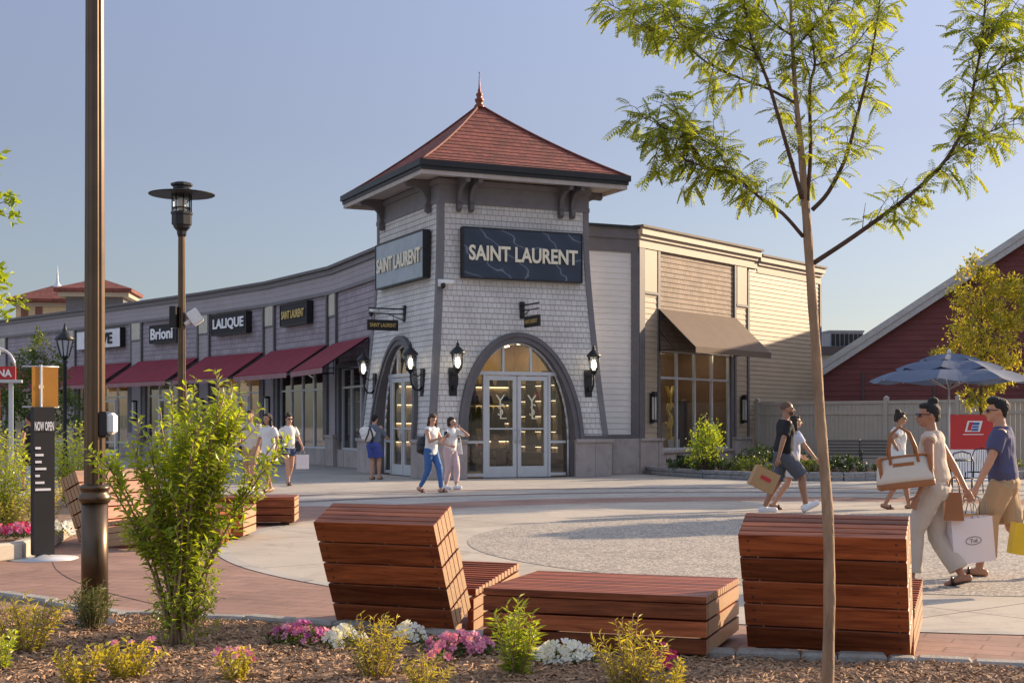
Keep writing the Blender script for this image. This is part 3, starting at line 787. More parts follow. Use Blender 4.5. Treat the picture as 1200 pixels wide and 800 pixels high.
# wall shelving along the right inner wall, facing the side door
sh = thing('wall_shelving', 'lit wall shelving full of goods seen through the right half of the glass doors', 'shelving', TM)
mb = MB(TM)
for k in range(6): mb.box(WU - .42, WU - .06, -1.5, 1.9, .35 + k * .46, .385 + k * .46)
for y in (-1.5, -.4, .7, 1.86): mb.box(WU - .42, WU - .06, y, y + .04, .02, 3.05)
mb.build('shelf', flat('dark_shelf', (.05, .035, .025), .4), sh)
mb = MB(TM)
for k in range(5): mb.box(WU - .1, WU - .08, -1.42, 1.82, .78 + k * .46, .79 + k * .46)
mb.build('shelf_light', 'strip_light', sh)
RM = TM @ Matrix.Rotation(math.pi / 2, 4, 'Z')
for k in range(5):
    for j in range(8):
        if random.random() < .1: continue
        c = random.choice(bagcols[:2] * 2 + bagcols); mb = MB(TM @ Matrix.Translation((WU - .25, -1.3 + j * .42 + rnd(-.04, .04), .386 + k * .46)) @ Matrix.Rotation(math.pi / 2, 4, 'Z'))
        handbag(mb, 0, 0, 0, rnd(.2, .33), rnd(.15, .24))
        o = mb.build('handbag', flat(c[1], c[0], .35))
        tag(o, c[1].replace('_', ' ') + ' handbag, ' + ORD[7 - j] + ' from the left on the ' + ('lowest', 'second lowest', 'middle', 'second highest', 'top')[k] + ' side wall shelf', 'handbag', 'handbags on the side wall shelves')
# mannequin-like garment rail inside
mb = MB(TM); mb.tube((-1.5, 1.2, 2.05), (1.4, 1.2, 2.05), .015); 
for x in (-1.5, 1.4): mb.tube((x, 1.2, .02), (x, 1.2, 2.05), .015)
gr = thing('garment_rail', 'steel rail of dark clothes inside the corner shop behind the doors', 'clothes rail', TM)
mb.build('rail', 'black', gr)
mb = MB(TM)
for k in range(15):
    x = -1.4 + k * .19; l = rnd(.65, .95)
    mb.loft([((x, 1.2, 2.0 - l), .06, .22), ((x, 1.2, 1.7), .05, .2), ((x, 1.2, 1.95), .04, .17), ((x, 1.2, 2.01), .02, .05)], 8)
mb.build('garment', flat('dark_cloth', (.012, .012, .014), .9), gr)

# ------------------------------------------------------------ side wing
PX, PY = 3.75, 41.8
WA = math.atan2(.793, .609)
SM = T(PX, PY, 0, WA)
ZW = 7.3
def laps(mb, x0, x1, z0, z1, y=0., c=.17, d=.016, clip=None):
    z = z0
    while z < z1 - .005:
        zb = min(z + c, z1); a0, a1, b0, b1 = x0, x1, x0, x1
        if clip: a0, a1 = clip(z); b0, b1 = clip(zb)
        if a1 > a0:
            mb.quad((a0, y - d, z), (a1, y - d, z), (b1, y, zb), (b0, y, zb), [(a0, z - z0), (a1, z - z0), (b1, zb - z0), (b0, zb - z0)]); mb.quad((a0, y, z), (a1, y, z), (a1, y - d, z), (a0, y - d, z))
        z = zb
# recessed panel between tower and wing corner (tower frame)
lx, ly = 4.53, -1.41
mb = MB(TM); laps(mb, 1.8, lx - .2, PL + .12, 6.55, ly + .02); mb.build('recess_siding', 'lap_light', store)
mb = MB(TM)
mb.box(2.2, lx - .03, ly - .03, ly + .2, 6.55, 6.95); mb.box(2.2, lx - .03, ly - .08, ly + .2, 6.95, 7.25)
mb.box(lx - .24, lx + .0, ly - .045, ly + .1, PL, 6.55)
mb.box(2.3, lx, ly - .05, ly + .1, PL + .01, PL + .12)
build_split(mb, 'recess_trim', 'trim_dark', store)
mb = MB(TM); mb.box(2.2, lx + .06, ly - .16, ly + .2, 7.25, 7.33); build_split(mb, 'parapet_cap', 'black', store)
mb = MB(TM); mb.box(2.75, lx + .04, ly - .12, ly + .3, .01, PL); build_split(mb, 'plinth', 'stone', store)
# wing face (SM frame, -y outward)
mb = MB(SM)
laps(mb, .3, 1.06, PL, 6.72); laps(mb, 5.98, 6.75, PL, 6.72)
build_split(mb, 'pier_siding', 'lap_cream', store)
mb = MB(SM); laps(mb, 6.87, 12.4, .3, 6.72, 0., .15, .02)
mb.build('wing_siding', 'lap_cream', store)
mb = MB(SM); laps(mb, 1.2, 5.86, 3.72, 6.72, .03, .15, .014); mb.build('wing_shingle_panel', 'shingle_tan', store)
mb = MB(SM)
for (a, b) in ((.32, 1.0), (6.04, 6.7)): mb.box(a, b, -.035, .02, 5.45, 6.7)
build_split(mb, 'pier_panel', 'cream', store)
mb = MB(SM)
mb.box(-.02, 7.4, -.06, .3, 6.72, 6.98); mb.box(-.05, 7.42, -.12, .3, 6.98, 7.1); mb.box(-.08, 7.45, -.2, .3, 7.1, 7.3)
mb.box(7.45, 12.4, -.03, .3, 6.6, 6.86); mb.box(7.45, 12.45, -.09, .3, 6.86, 6.98); mb.box(7.45, 12.48, -.17, .3, 6.98, 7.16)
build_split(mb, 'cornice', 'cream', store)
mb = MB(SM); mb.box(-.12, 7.5, -.26, .35, 7.302, 7.37); mb.box(7.52, 12.54, -.22, .35, 7.162, 7.23); build_split(mb, 'parapet_cap', flat('brown_cap', (.12, .09, .07)), store)
mb = MB(SM)
mb.box(0, .3, -.05, .1, PL, 6.72); mb.box(1.06, 1.2, -.04, .12, PL, 6.72); mb.box(5.86, 5.98, -.04, .12, PL, 6.72); mb.box(6.75, 6.87, -.05, .1, PL, 6.6)
mb.box(12.28, 12.42, -.05, .1, .3, 6.6); mb.box(.3, 1.06, -.052, .05, 5.37, 5.45); mb.box(5.98, 6.75, -.052, .05, 5.37, 5.45)
build_split(mb, 'wing_trim', 'trim_dark', store)
mb = MB(SM)
for (a, b) in ((-.06, 1.2), (5.7, 6.9)): mb.box(a, b, -.14, .2, .01, PL - .07); mb.box(a - .02, b + .02, -.18, .2, PL - .07, PL + .005)
mb.box(1.2, 5.7, -.08, .25, .01, .6); mb.box(1.2, 5.7, -.14, .28, .6, .68)
mb.box(6.9, 12.4, -.03, .2, .01, .3)
build_split(mb, 'plinth', 'stone', store)
# wing side/back and roof slab so that it is closed
mb = MB(SM); mb.quad((12.4, 0, 0), (12.4, 8, 0), (12.4, 8, 7.0), (12.4, 0, 7.0)); mb.quad((12.4, 8, 0), (2, 8, 0), (2, 8, 6.9), (12.4, 8, 6.9)); mb.build('rear_wall', 'lap_light', store)
mb = MB(SM); mb.quad((-.5, .3, 6.9), (12.4, .3, 6.9), (12.4, 8, 6.9), (1, 8, 6.9)); mb.build('flat_roof', 'roof_grey', store)
# window
mb = MB(SM); xw = [1.2, 2.3, 3.4, 4.5, 5.6]
for x in xw: mb.box(x, x + .07, .05, .15, .68, 3.74)
for z in (.68, 2.86, 3.68): 
    for a, b in zip(xw, xw[1:]): mb.box(a + .07, b, .06, .14, z, z + .07)
wf = mb.build('shop_window', 'alu', store)
g = MB(SM); g.quad((1.2, .1, .7), (5.6, .1, .7), (5.6, .1, 3.74), (1.2, .1, 3.74)); g.build('pane', 'glass', wf)
mb = MB(SM); mb.box(5.67, 5.86, -.02, .15, .68, 3.74); mb.build('window_jamb', 'trim_dark', store)
mb = MB(SM)
mb.quad((1.1, 2.2, .05), (5.9, 2.2, .05), (5.9, 2.2, 4), (1.1, 2.2, 4)); mb.quad((1.1, .2, .05), (1.1, 2.2, .05), (1.1, 2.2, 4), (1.1, .2, 4)); mb.quad((5.9, .2, .05), (5.9, 2.2, .05), (5.9, 2.2, 4), (5.9, .2, 4))
mb.quad((1.1, .2, .6), (5.9, .2, .6), (5.9, 2.2, .6), (1.1, 2.2, .6)); mb.quad((1.1, .2, 4), (5.9, .2, 4), (5.9, 2.2, 4), (1.1, 2.2, 4))
mb.build('window_display', flat('display_wall', (.26, .18, .12)), store)
gm = flat('bright_gold', (.9, .66, .16), .5)
mb = MB(SM)
for x in (2.0, 3.5, 5.0): mb.box(x - .15, x + .15, .9, 1.3, 3.9, 3.95)
build_split(mb, 'display_fill_light', 'ceil_light', store)  # unseen lamps added to brighten the window display
for x, w_, h_, zz, c in ((1.75, .5, 1.3, 1.1, (.25, .06, .04)), (3.9, .6, .9, .6, (.5, .42, .3)), (5.0, .5, 1.6, .6, (.05, .045, .05))):
    mb = MB(SM); mb.box(x - w_ / 2, x + w_ / 2, 1.4, 1.6, .602, .602 + h_, bev=.02); mb.box(x - w_ / 2 - .05, x + w_ / 2 + .05, 1.35, 1.65, .602 + h_, .64 + h_)
    o = mb.build('display_cabinet', flat('display_%d' % int(x * 10), c, .5)); tag(o, 'display cabinet behind the side window of the corner shop, ' + ('left', 'middle', 'right')[int(x > 3) + int(x > 4.5)] + ' one', 'cabinet', 'cabinets behind the side window')
mon = thing('monogram_sculpture', 'tall gold monogram standing behind the side window of the corner shop', 'sign', SM @ Matrix.Translation((2.75, .6, .6)))
text('Y', .5, .75, SM @ Matrix.Translation((2.8, .6, 2.3)), gm, mon, 'letter', .04); text('S', .42, .8, SM @ Matrix.Translation((2.8, .62, 1.75)), gm, mon, 'letter', .04, 0, .1); text('L', .38, .7, SM @ Matrix.Translation((2.95, .6, 1.35)), gm, mon, 'letter', .04)
mb = MB(SM); mb.box(2.45, 3.15, .45, .8, .602, 1.0); mb.build('pedestal', 'white', mon)
# wing awning
aw_ = thing('awning', 'brown canvas awning over the side window of the corner shop', 'awning', SM @ Matrix.Translation((3.5, 0, 4.9)))
mb = MB(SM); x0, x1 = 1.08, 5.92
mb.quad((x0, -1.32, 3.78), (x1, -1.32, 3.78), (x1, -.05, 4.97), (x0, -.05, 4.97)); mb.quad((x0, -1.32, 3.75), (x1, -1.32, 3.75), (x1, -.05, 4.94), (x0, -.05, 4.94))
mb.quad((x0, -1.33, 3.6), (x1, -1.33, 3.6), (x1, -1.33, 3.79), (x0, -1.33, 3.79))
mb.build('canvas', 'brown_canvas', aw_)
mb = MB(SM)
for x in (x0 + .03, x1 - .03):
    mb.tube((x, -1.3, 3.72), (x, -.05, 3.72), .018, n=6); mb.tube((x, -.05, 3.72), (x, -.05, 4.9), .018, n=6); mb.tube((x, -1.3, 3.74), (x, -.05, 4.9), .018, n=6); mb.tube((x, -.6, 3.72), (x, -.05, 4.3), .014, n=6)
mb.tube((x0, -1.3, 3.74), (x1, -1.3, 3.74), .018, n=6)
mb.build('awning_frame', 'black', aw_)

# ------------------------------------------------------------ signs and lights on the corner shop
fm, hw, dist = fx('front')
def board_sign(fm, y, x0, x1, z0, z1, txt, tw_, th, mat, lmat, label, th_=.14, name='wall_sign', bold=.02, group=None, edge='black', shift=0.):
    m = fm @ Matrix.Translation(((x0 + x1) / 2, y, z0))
    s = thing(name, label, 'sign', m, group)
    b = MB(fm); b.box(x0, x1, y - th_, y - .02, z0, z1); b.build('panel', mat, s)
    b = MB(fm); e = .035
    b.box(x0 - e, x1 + e, y - th_ - .02, y, z0 - e, z0 - .001); b.box(x0 - e, x1 + e, y - th_ - .02, y, z1 + .001, z1 + e); b.box(x0 - e, x0 - .001, y - th_ - .02, y, z0, z1); b.box(x1 + .001, x1 + e, y - th_ - .02, y, z0, z1)
    b.build('frame', edge, s)
    text(txt, tw_, th, fm @ Matrix.Translation(((x0 + x1) / 2 + shift, y - th_ - .03, (z0 + z1) / 2)), lmat, s, 'lettering', .012, bold)
    return s
board_sign(fm, -WV - .05, -1.63, 1.93, 5.46, 6.78, 'SAINT LAURENT', 3.3, .42, 'marble', 'letter', 'wide dark blue veined stone sign on the front face of the tower', .2, bold=.027)
fl, hwl, distl = fx('left')
board_sign(fl, -WU - .06, -1.95, 1.95, 5.5, 6.75, 'SAINT LAURENT', 3.6, .42, flat('blue_grey_panel', (.30, .34, .38), .25), 'letter', 'blue grey sign on the left face of the tower', .2, bold=.027)
def wall_lantern(mat, label=None):
    t = thing('wall_lantern', label, 'wall lamp', mat, 'lit lanterns on the tower')
    mat = mat @ Matrix.Diagonal((.82, .82, .84, 1))
    mb = MB(mat)
    mb.box(-.14, .14, -.06, 0, -.62, .28, bev=.015)
    pts = [(0, -.05, -.3), (0, -.14, -.42), (0, -.3, -.4), (0, -.42, -.22), (0, -.45, -.02), (0, -.45, .14)]
    mb.path(pts, [.04, .04, .035, .035, .03, .03], 8)
    mb.path([(0, -.06, .1), (0, -.2, .02), (0, -.34, .1), (0, -.4, .02)], .018, 6)
    mb.build('arm', 'black', t)
    c = mat @ Matrix.Translation((0, -.45, .15)); 
    mb = MB(c); mb.lathe([(.03, -.05), (.07, 0), (.09, .03), (.14, .06), (.15, .09)], 12); mb.lathe([(.25, .56), (.255, .6), (.21, .66), (.13, .74), (.06, .8), (.045, .85), (.06, .88), (.02, .92), (.012, 1.0)], 12)
    for k in range(6):
        a = 2 * math.pi * k / 6; mb.tube((.14 * math.cos(a), .14 * math.sin(a), .08), (.225 * math.cos(a), .225 * math.sin(a), .58), .012, n=5)
    mb.build('lantern_frame', 'black', t)
    mb = MB(c); mb.lathe([(.13, .09), (.215, .57)], 12); mb.build('lantern_glass', 'lamp_glass', t)
    mb = MB(c); mb.lathe([(.03, .12), (.075, .2), (.085, .34), (.05, .44), (.02, .46)], 10); mb.build('bulb', 'bulb', t)
    return t
zl = 2.75
L0 = wall_lantern(fm @ Matrix.Translation((-1.98, -dist(2.8) - .02, zl)), 'lit black lantern between the tower corner and the front arch')
dup(L0, fm @ Matrix.Translation((2.12, -dist(2.8) - .02, zl)), 'lit black lantern right of the front arch of the tower')
dup(L0, fl @ Matrix.Translation((-1.98, -distl(2.8) - .02, zl)), 'lit black lantern on the left tower face, farthest left by the burgundy awning')
dup(L0, fl @ Matrix.Translation((2.0, -distl(2.8) - .02, zl)), 'lit black lantern on the left tower face, right of the side arch')
def blade_sign(fm, x, y, label):
    m = fm @ Matrix.Translation((x, y, 4.2)); s = thing('blade_sign', label, 'sign', m, 'hanging signs on the tower')
    mb = MB(fm); mb.box(x - .07, x + .07, y - .05, y, 4.38, 4.85)
    mb.box(x - .015, x + .015, y - 1.1, y - .05, 4.72, 4.76); mb.box(x - .015, x + .015, y - 1.1, y - .05, 4.58, 4.61)
    mb.path([(x, y - .05, 4.42), (x, y - .25, 4.5), (x, y - .5, 4.58)], .014, 5)
    for q in (-.35, -1.0): mb.tube((x, y + q, 4.42), (x, y + q, 4.58), .008, n=5)
    mb.build('bracket_arm', 'black', s)
    mb = MB(fm); mb.box(x - .035, x + .035, y - 1.13, y - .22, 4.12, 4.42); mb.build('panel', 'board', s)
    for q_, r_ in ((-.042, -math.pi / 2), (.042, math.pi / 2)): text('SAINT LAURENT', .78, .11, fm @ Matrix.Translation((x + q_, y - .68, 4.27)) @ Matrix.Rotation(r_, 4, 'Z'), 'gold', s, 'lettering', .005, .015)
    return s
blade_sign(fm, .15, -dist(4.5), 'small black hanging sign on a bracket above the front arch')
blade_sign(fl, .15, -distl(4.5), 'black hanging sign with gold lettering on a bracket over the left arch')
def sec_cam(m, label):
    s = thing('security_camera', label, 'camera', m)
    mb = MB(m); mb.box(-.08, .08, -.06, 0, -.08, .12, bev=.01); mb.tube((0, -.05, .02), (0, -.2, .02), .03); mb.box(-.05, .3, -.24, -.12, -.02, .1, bev=.02); mb.build('housing', 'white', s)
    mb = MB(m); mb.ell((0, -.2, -.06), (.07, .07, .09)); mb.build('dome', 'black', s)
sec_cam(fm @ Matrix.Translation((-2.25, -dist(5.2) - .01, 5.25)), 'white security camera high on the front corner of the tower')
sec_cam(fl @ Matrix.Translation((-2.3, -distl(5) - .01, 4.85)), 'small white camera at the far edge of the left tower face')
def sconce(m, label):
    s = thing('wall_sconce', label, 'wall lamp', m, 'slim sconces beside the side window')
    mb = MB(m); mb.box(-.09, .09, -.04, 0, -.45, .45); mb.box(-.07, .07, -.16, -.04, -.42, -.34); mb.box(-.07, .07, -.16, -.04, .34, .5); 
    for a in (-.065, .05): mb.box(a, a + .015, -.155, -.14, -.34, .34)
    mb.build('frame', 'black', s); mb = MB(m); mb.box(-.05, .05, -.14, -.045, -.34, .34); mb.build('shade', flat('frosted_shade', (.6, .58, .52), .4), s)
sconce(SM @ Matrix.Translation((.68, -.04, 1.95)), 'slim dark sconce left of the side window'); sconce(SM @ Matrix.Translation((6.35, -.04, 1.95)), 'slim dark sconce right of the side window')
# ------------------------------------------------------------ curved row of shops
PIER = [(452, 43.6), (390, 49.6), (316, 54.8), (239, 59.3), (160, 63.9), (83, 69.0), (3, 75.0), (-90, 82.5)]
pp = [Vector((XP(a, b), b, 0)) for a, b in PIER]
row = thing('shop_row', 'long curved mauve shingled row of shops left of the tower', 'building', T(pp[3].x, pp[3].y, 0))
def chord(i):
    a, b = pp[i + 1], pp[i]; d = b - a
    return T(a.x, a.y, 0, math.atan2(d.y, d.x)), d.length
def s_on(i, px):
    m, L = chord(i); k = (px - 600) / FPX; a = pp[i + 1]; d = (pp[i] - a).normalized()
    return (a.y * k - a.x) / (d.x - k * d.y)
ZR = 7.0
random.seed(5)
for i in range(7):
    m, L = chord(i)
    # pier belongs to the left end of every bay (half) and right end
    b = MB(m); laps(b, .55, L - .55, 3.55, 6.05, .05, .2, .012); b.build('shingle_panel', 'shingle_mauve', row)
    b = MB(m)
    laps(b, -.45, .45, 1.1, 5.25, -.02, .2, .012); 
    laps(b, 0, L, 6.17, 6.75, -.015, .2, .012)
    build_split(b, 'pier_siding', 'lap_mauve', row)
    b = MB(m); b.box(-.4, .4, -.05, .04, 5.3, 6.05); b.build('pier_panel', flat('dull_cream_panel', (.54, .50, .41)), row)
    b = MB(m); b.box(-.02, L + .02, -.1, .2, 6.75, ZR - .08); b.box(-.02, L + .02, -.06, .1, 6.05, 6.17); b.build('cornice', 'trim_grey', row)
    b = MB(m); b.box(-.03, L + .03, -.22, .4, ZR - .08, ZR + .02); b.build('parapet_cap', 'trim_dark', row)
    b = MB(m)
    for a, c in ((.45, .55), (L - .55, L - .45)): b.box(a, c, -.05, .1, 1.1, 6.05)
    b.box(-.45, .45, -.048, .05, 5.22, 5.3); b.box(.55, L - .55, -.04, .3, 3.42, 3.55)
    for a, c in ((.55, .85), (L - .85, L - .55)): b.box(a, c, -.02, .25, .9, 3.42)
    build_split(b, 'trim', 'trim_dark', row)
    b = MB(m); b.box(-.56, .56, -.14, .25, .01, 1.0); b.box(-.6, .6, -.18, .25, 1.0, 1.1)
    if i in (0, 1, 5): b.box(.6, L - .6, .0, .3, .01, .6)
    else: b.box(.6, L * .3, .0, .3, .01, .6); b.box(L * .75, L - .6, .0, .3, .01, .6)
    build_split(b, 'plinth', 'stone', row)
    # glazing
    xs = [.85 + (L - 1.7) * k / 4 for k in range(5)]
    b = MB(m)
    for x in xs: b.box(x - .035, x + .035, .1, .2, .6 if i in (0, 1, 5) else .02, 3.42)
    for z in (.6, 2.7, 3.34): b.box(xs[0], xs[-1], .11, .19, z, z + .07)
    fr = b.build('shop_window', 'alu', row)
    g = MB(m); g.quad((xs[0], .15, .05), (xs[-1], .15, .05), (xs[-1], .15, 3.42), (xs[0], .15, 3.42)); g.build('pane', 'glass_dark', fr)
    if i in (2, 3, 4):
        d = MB(m); x0, x1 = xs[1] + .05, xs[3] - .05; xm = (x0 + x1) / 2
        for (p, q) in ((x0, xm - .01), (xm + .01, x1)):
            d.box(p, p + .1, .04, .1, .03, 2.6); d.box(q - .1, q, .04, .1, .03, 2.6); d.box(p + .1, q - .1, .04, .1, 2.5, 2.6); d.box(p + .1, q - .1, .04, .1, .03, .28)
        d.build('door', 'white', row)
    b = MB(m); b.quad((.5, 3, .03), (L - .5, 3, .03), (L - .5, 3, 3.6), (.5, 3, 3.6)); b.quad((.5, .2, .03), (.5, 3, .03), (.5, 3, 3.6), (.5, .2, 3.6)); b.quad((L - .5, .2, .03), (L - .5, 3, .03), (L - .5, 3, 3.6), (L - .5, .2, 3.6)); b.quad((.5, .2, 3.6), (L - .5, .2, 3.6), (L - .5, 3, 3.6), (.5, 3, 3.6))
    b.build('interior_wall', 'shop_wall' if i in (2, 4) else flat('grey_interior', (.16, .155, .15)), row)
    for k in range(5):
        b = MB(m); x = 1.2 + k * (L - 2.4) / 4 + rnd(-.2, .2); hh = rnd(.6, 1.9); b.box(x - .25, x + .25, 1.3, 1.7, .022, hh); b.box(x - .12, x + .12, 1.4, 1.6, hh, hh + rnd(.2, .6)); b.build('display_stand', flat('stand_%d' % random.randint(0, 3), random.choice([(.4, .3, .2), (.05, .05, .06), (.55, .5, .45), (.3, .08, .06)])), row)
    b = MB(m); b.quad((.5, .2, .02), (L - .5, .2, .02), (L - .5, 3, .02), (.5, 3, .02)); b.build('interior_floor', 'shop_floor', row)
    if i in (2, 3, 4):
        b = MB(m)
        for x in (1.5, L - 2): b.box(x, x + .5, 1, 1.5, 3.5, 3.56)
        b.build('interior_lamp', 'ceil_light', row)
    # awnings
    if i <= 5:
        x0, x1 = .25, L - .45
        if i == 0: x0, x1 = .2, s_on(0, 433)
        a = thing('awning', ['burgundy awning next to the tower, partly hidden by it', 'burgundy awning under the small gold lettered sign', 'burgundy awning under the white-lettered black sign', 'burgundy awning crossed by the slim lamp post', 'burgundy awning crossed by the big foreground pole', 'burgundy awning farthest left in the row'][i], 'awning', m @ Matrix.Translation(((x0 + x1) / 2, 0, 4.2)), 'burgundy awnings along the row of shops')
        b = MB(m); zt, zb, dp = 4.3, 3.3, 1.55
        b.quad((x0, -dp, zb), (x1, -dp, zb), (x1, -.03, zt), (x0, -.03, zt)); b.quad((x0, -dp - .01, zb - .03), (x1, -dp - .01, zb - .03), (x1, -dp - .01, zb + .01), (x0, -dp - .01, zb + .01))
        b.quad((x0, -dp, zb - .03), (x1, -dp, zb - .03), (x1, -.03, zt - .03), (x0, -.03, zt - .03))
        b.build('canvas', 'burgundy', a)
        b = MB(m); b.box(x0, x1, -dp - .012, -dp - .006, zb - .2, zb - .03); b.build('valance', flat('pinkish_valance', (.32, .17, .17), .8), a)
        b = MB(m)
        for x in (x0 + .02, x1 - .02): b.tube((x, -dp, zb - .04), (x, -.03, zb - .04), .02, n=5); b.tube((x, -dp, zb - .04), (x, -.03, zt - .05), .02, n=5); b.tube((x, -.03, zb - .1), (x, -.03, zt), .02, n=5)
        b.build('awning_frame', 'black', a)
    # sconce on the piers
    if i in (1, 2, 3):
        q = m @ Matrix.Translation((0, -.03, 2.1)); s = thing('wall_sconce', ('slim black sconce on the pier right of the white-lettered sign', 'slim black sconce on the pier between the two black signs', 'slim black sconce on the pier behind the slim lamp post')[i - 1], 'wall lamp', q, 'slim sconces on the shop row piers')
        b = MB(q); b.box(-.12, .12, -.05, 0, -.45, .45); b.box(-.1, .1, -.2, -.05, .38, .46); b.box(-.1, .1, -.2, -.05, -.46, -.38); b.build('frame', 'black', s)
        b = MB(q); b.box(-.07, .07, -.17, -.05, -.38, .38); b.build('shade', flat('frosted_shade', (.6, .58, .52), .4), s)
b = MB()
roofpts = [(p.x, p.y) for p in pp]
pr = [pp[0]] + pp[2:]
for p, q in zip(pp, pp[1:]):
    b.quad((p.x + .3, p.y + .25, 6.7), (q.x + .3, q.y + .25, 6.7), (max(q.x + 9, -4), q.y + 9, 6.7), (max(p.x + 9, -2), p.y + 9, 6.7))
b.build('flat_roof', 'roof_grey', row)
def row_sign(i, px0, px1, y0, y1, txt, mat, lmat, label, kx=.86, ky=.5, bold=.02, shift=0.):
    m, L = chord(i); a, c = s_on(i, px0), s_on(i, px1); mid = m @ Vector(((a + c) / 2, 0, 0))
    z1, z0 = ZP(y0, mid.y), ZP(y1, mid.y)
    return board_sign(m, -.0, a, c, z0, z1, txt, (c - a) * kx, (z1 - z0) * ky, mat, lmat, label, .22, 'shop_sign', bold, shift=shift * (c - a))
row_sign(1, 335, 366, 356, 380, 'SAINT LAURENT', 'board', 'gold', 'small black sign with gold lettering above a burgundy awning', .85, .4)
row_sign(2, 254, 294, 368, 391, 'LALIQUE', 'board', flat('white_letter', (.85, .85, .85)), 'black sign with large white capital letters', .9, .6, .03)
row_sign(3, 181, 212, 381, 401, 'Brioni', 'board', flat('white_letter', (.85, .85, .85)), 'black sign with white old style lettering left of the slim lamp post', .84, .66, .03, -.03)
row_sign(4, 95, 146, 387, 408, 'AVE', flat('white_panel', (.78, .78, .8)), 'board', 'white sign with black letters half hidden by the big pole', .4, .62, .03, .13)

# ------------------------------------------------------------ far buildings
def hip(mb, x0, x1, y0, y1, z0, z1, o=.8):
    x0 -= o; x1 += o; y0 -= o; y1 += o; h = min(x1 - x0, y1 - y0) / 2
    if (x1 - x0) >= (y1 - y0): a, b_ = (x0 + h, (y0 + y1) / 2, z1), (x1 - h, (y0 + y1) / 2, z1)
    else: a, b_ = ((x0 + x1) / 2, y0 + h, z1), ((x0 + x1) / 2, y1 - h, z1)
    c = [(x0, y0, z0), (x1, y0, z0), (x1, y1, z0), (x0, y1, z0)]
    if (x1 - x0) >= (y1 - y0): mb.face((c[0], c[1], b_, a)); mb.face((c[1], c[2], b_)); mb.face((c[2], c[3], a, b_)); mb.face((c[3], c[0], a))
    else: mb.face((c[0], c[1], a)); mb.face((c[1], c[2], b_, a)); mb.face((c[2], c[3], b_)); mb.face((c[3], c[0], a, b_))
    mb.box(x0, x1, y0, y1, z0 - .25, z0 - .01)
D1 = 112.
fb = thing('far_building', 'cream building with broad red hip roof and a small white spire', 'building', T(XP(53, D1), D1 + 3, .75, .12))
X_ = T(XP(53, D1), D1 + 3, .75, .12)
b = MB(X_); b.box(-2.7, 2.7, -2.6, 2.6, -.75, 10.3); b.build('wall', flat('yellow_stucco', (.60, .46, .27)), fb)
b = MB(X_); 
for x in (-2.3, -1.2): b.box(x, x + .55, -2.66, -2.55, 9.0, 10.1)
b.build('window', flat('brown_shutter', (.2, .08, .05)), fb)
b = MB(X_); b.box(-2.85, 2.85, -2.75, 2.75, 10.1, 10.42); b.build('cornice', 'cream', fb)
b = MB(X_); hip(b, -2.7, 2.7, -2.6, 2.6, 10.7, 12.1, .6); rf = b.build('roof', 'roof_red', fb)
b = MB(X_); b.lathe([(.75, 11.6), (.45, 11.95), (.2, 12.15), (.1, 12.4), (.07, 13), (.03, 13.5), (0, 13.7)], 12); b.build('spire', flat('silver_paint', (.6, .62, .66), .4), rf)
X_ = T(XP(134, D1), D1 - 4, .55, .1)
fb = thing('far_building', 'dark grey building top with red hip roof rising behind the shop row', 'building', X_)
b = MB(X_); b.box(-2.1, 2.1, -2, 2, -.55, 10.6); b.build('wall', flat('slate_grey', (.13, .125, .135)), fb)
b = MB(X_); hip(b, -2.1, 2.1, -2, 2, 11.1, 12.1, .75); b.build('roof', 'roof_red', fb)
b = MB(X_); b.box(-2.6, 2.6, -2.5, 2.5, 10.5, 10.82); b.build('eave', 'cream', fb)
# low building with roof unit on the right
X_ = T(XP(1000, 78), 78, 0, .1)
lb = thing('low_building', 'low pale sided building behind the board fence', 'building', X_)
b = MB(X_); laps(b, -5, 8, 0, 5.3, 0, .25, .02); b.quad((-5, 0, 0), (-5, 9, 0), (-5, 9, 5.3), (-5, 0, 5.3)); b.build('wall', flat('grey_green_siding', (.36, .37, .33)), lb)
b = MB(X_); b.box(-5.3, 8.3, -.4, 9, 5.3, 5.75); b.build('roof', flat('dark_fascia', (.06, .05, .05)), lb)
ac = thing('roof_unit', 'grey ventilation unit on the flat roof of the low building', 'air conditioner', X_ @ Matrix.Translation((.1, 2, 5.75)))
b = MB(X_ @ Matrix.Translation((.1, 2, 5.75))); b.box(-1.05, .9, -.8, .8, 0, .9); b.box(-1.1, .95, -.85, .85, .9, 1.0)
b.build('housing', flat('unit_grey', (.3, .3, .32), .5), ac)
b = MB(X_ @ Matrix.Translation((.1, 2, 5.75)))
for k in range(7): b.box(-.95 + k * .26, -.75 + k * .26, -.83, -.8, .12, .8)
b.build('grille', 'black', ac)

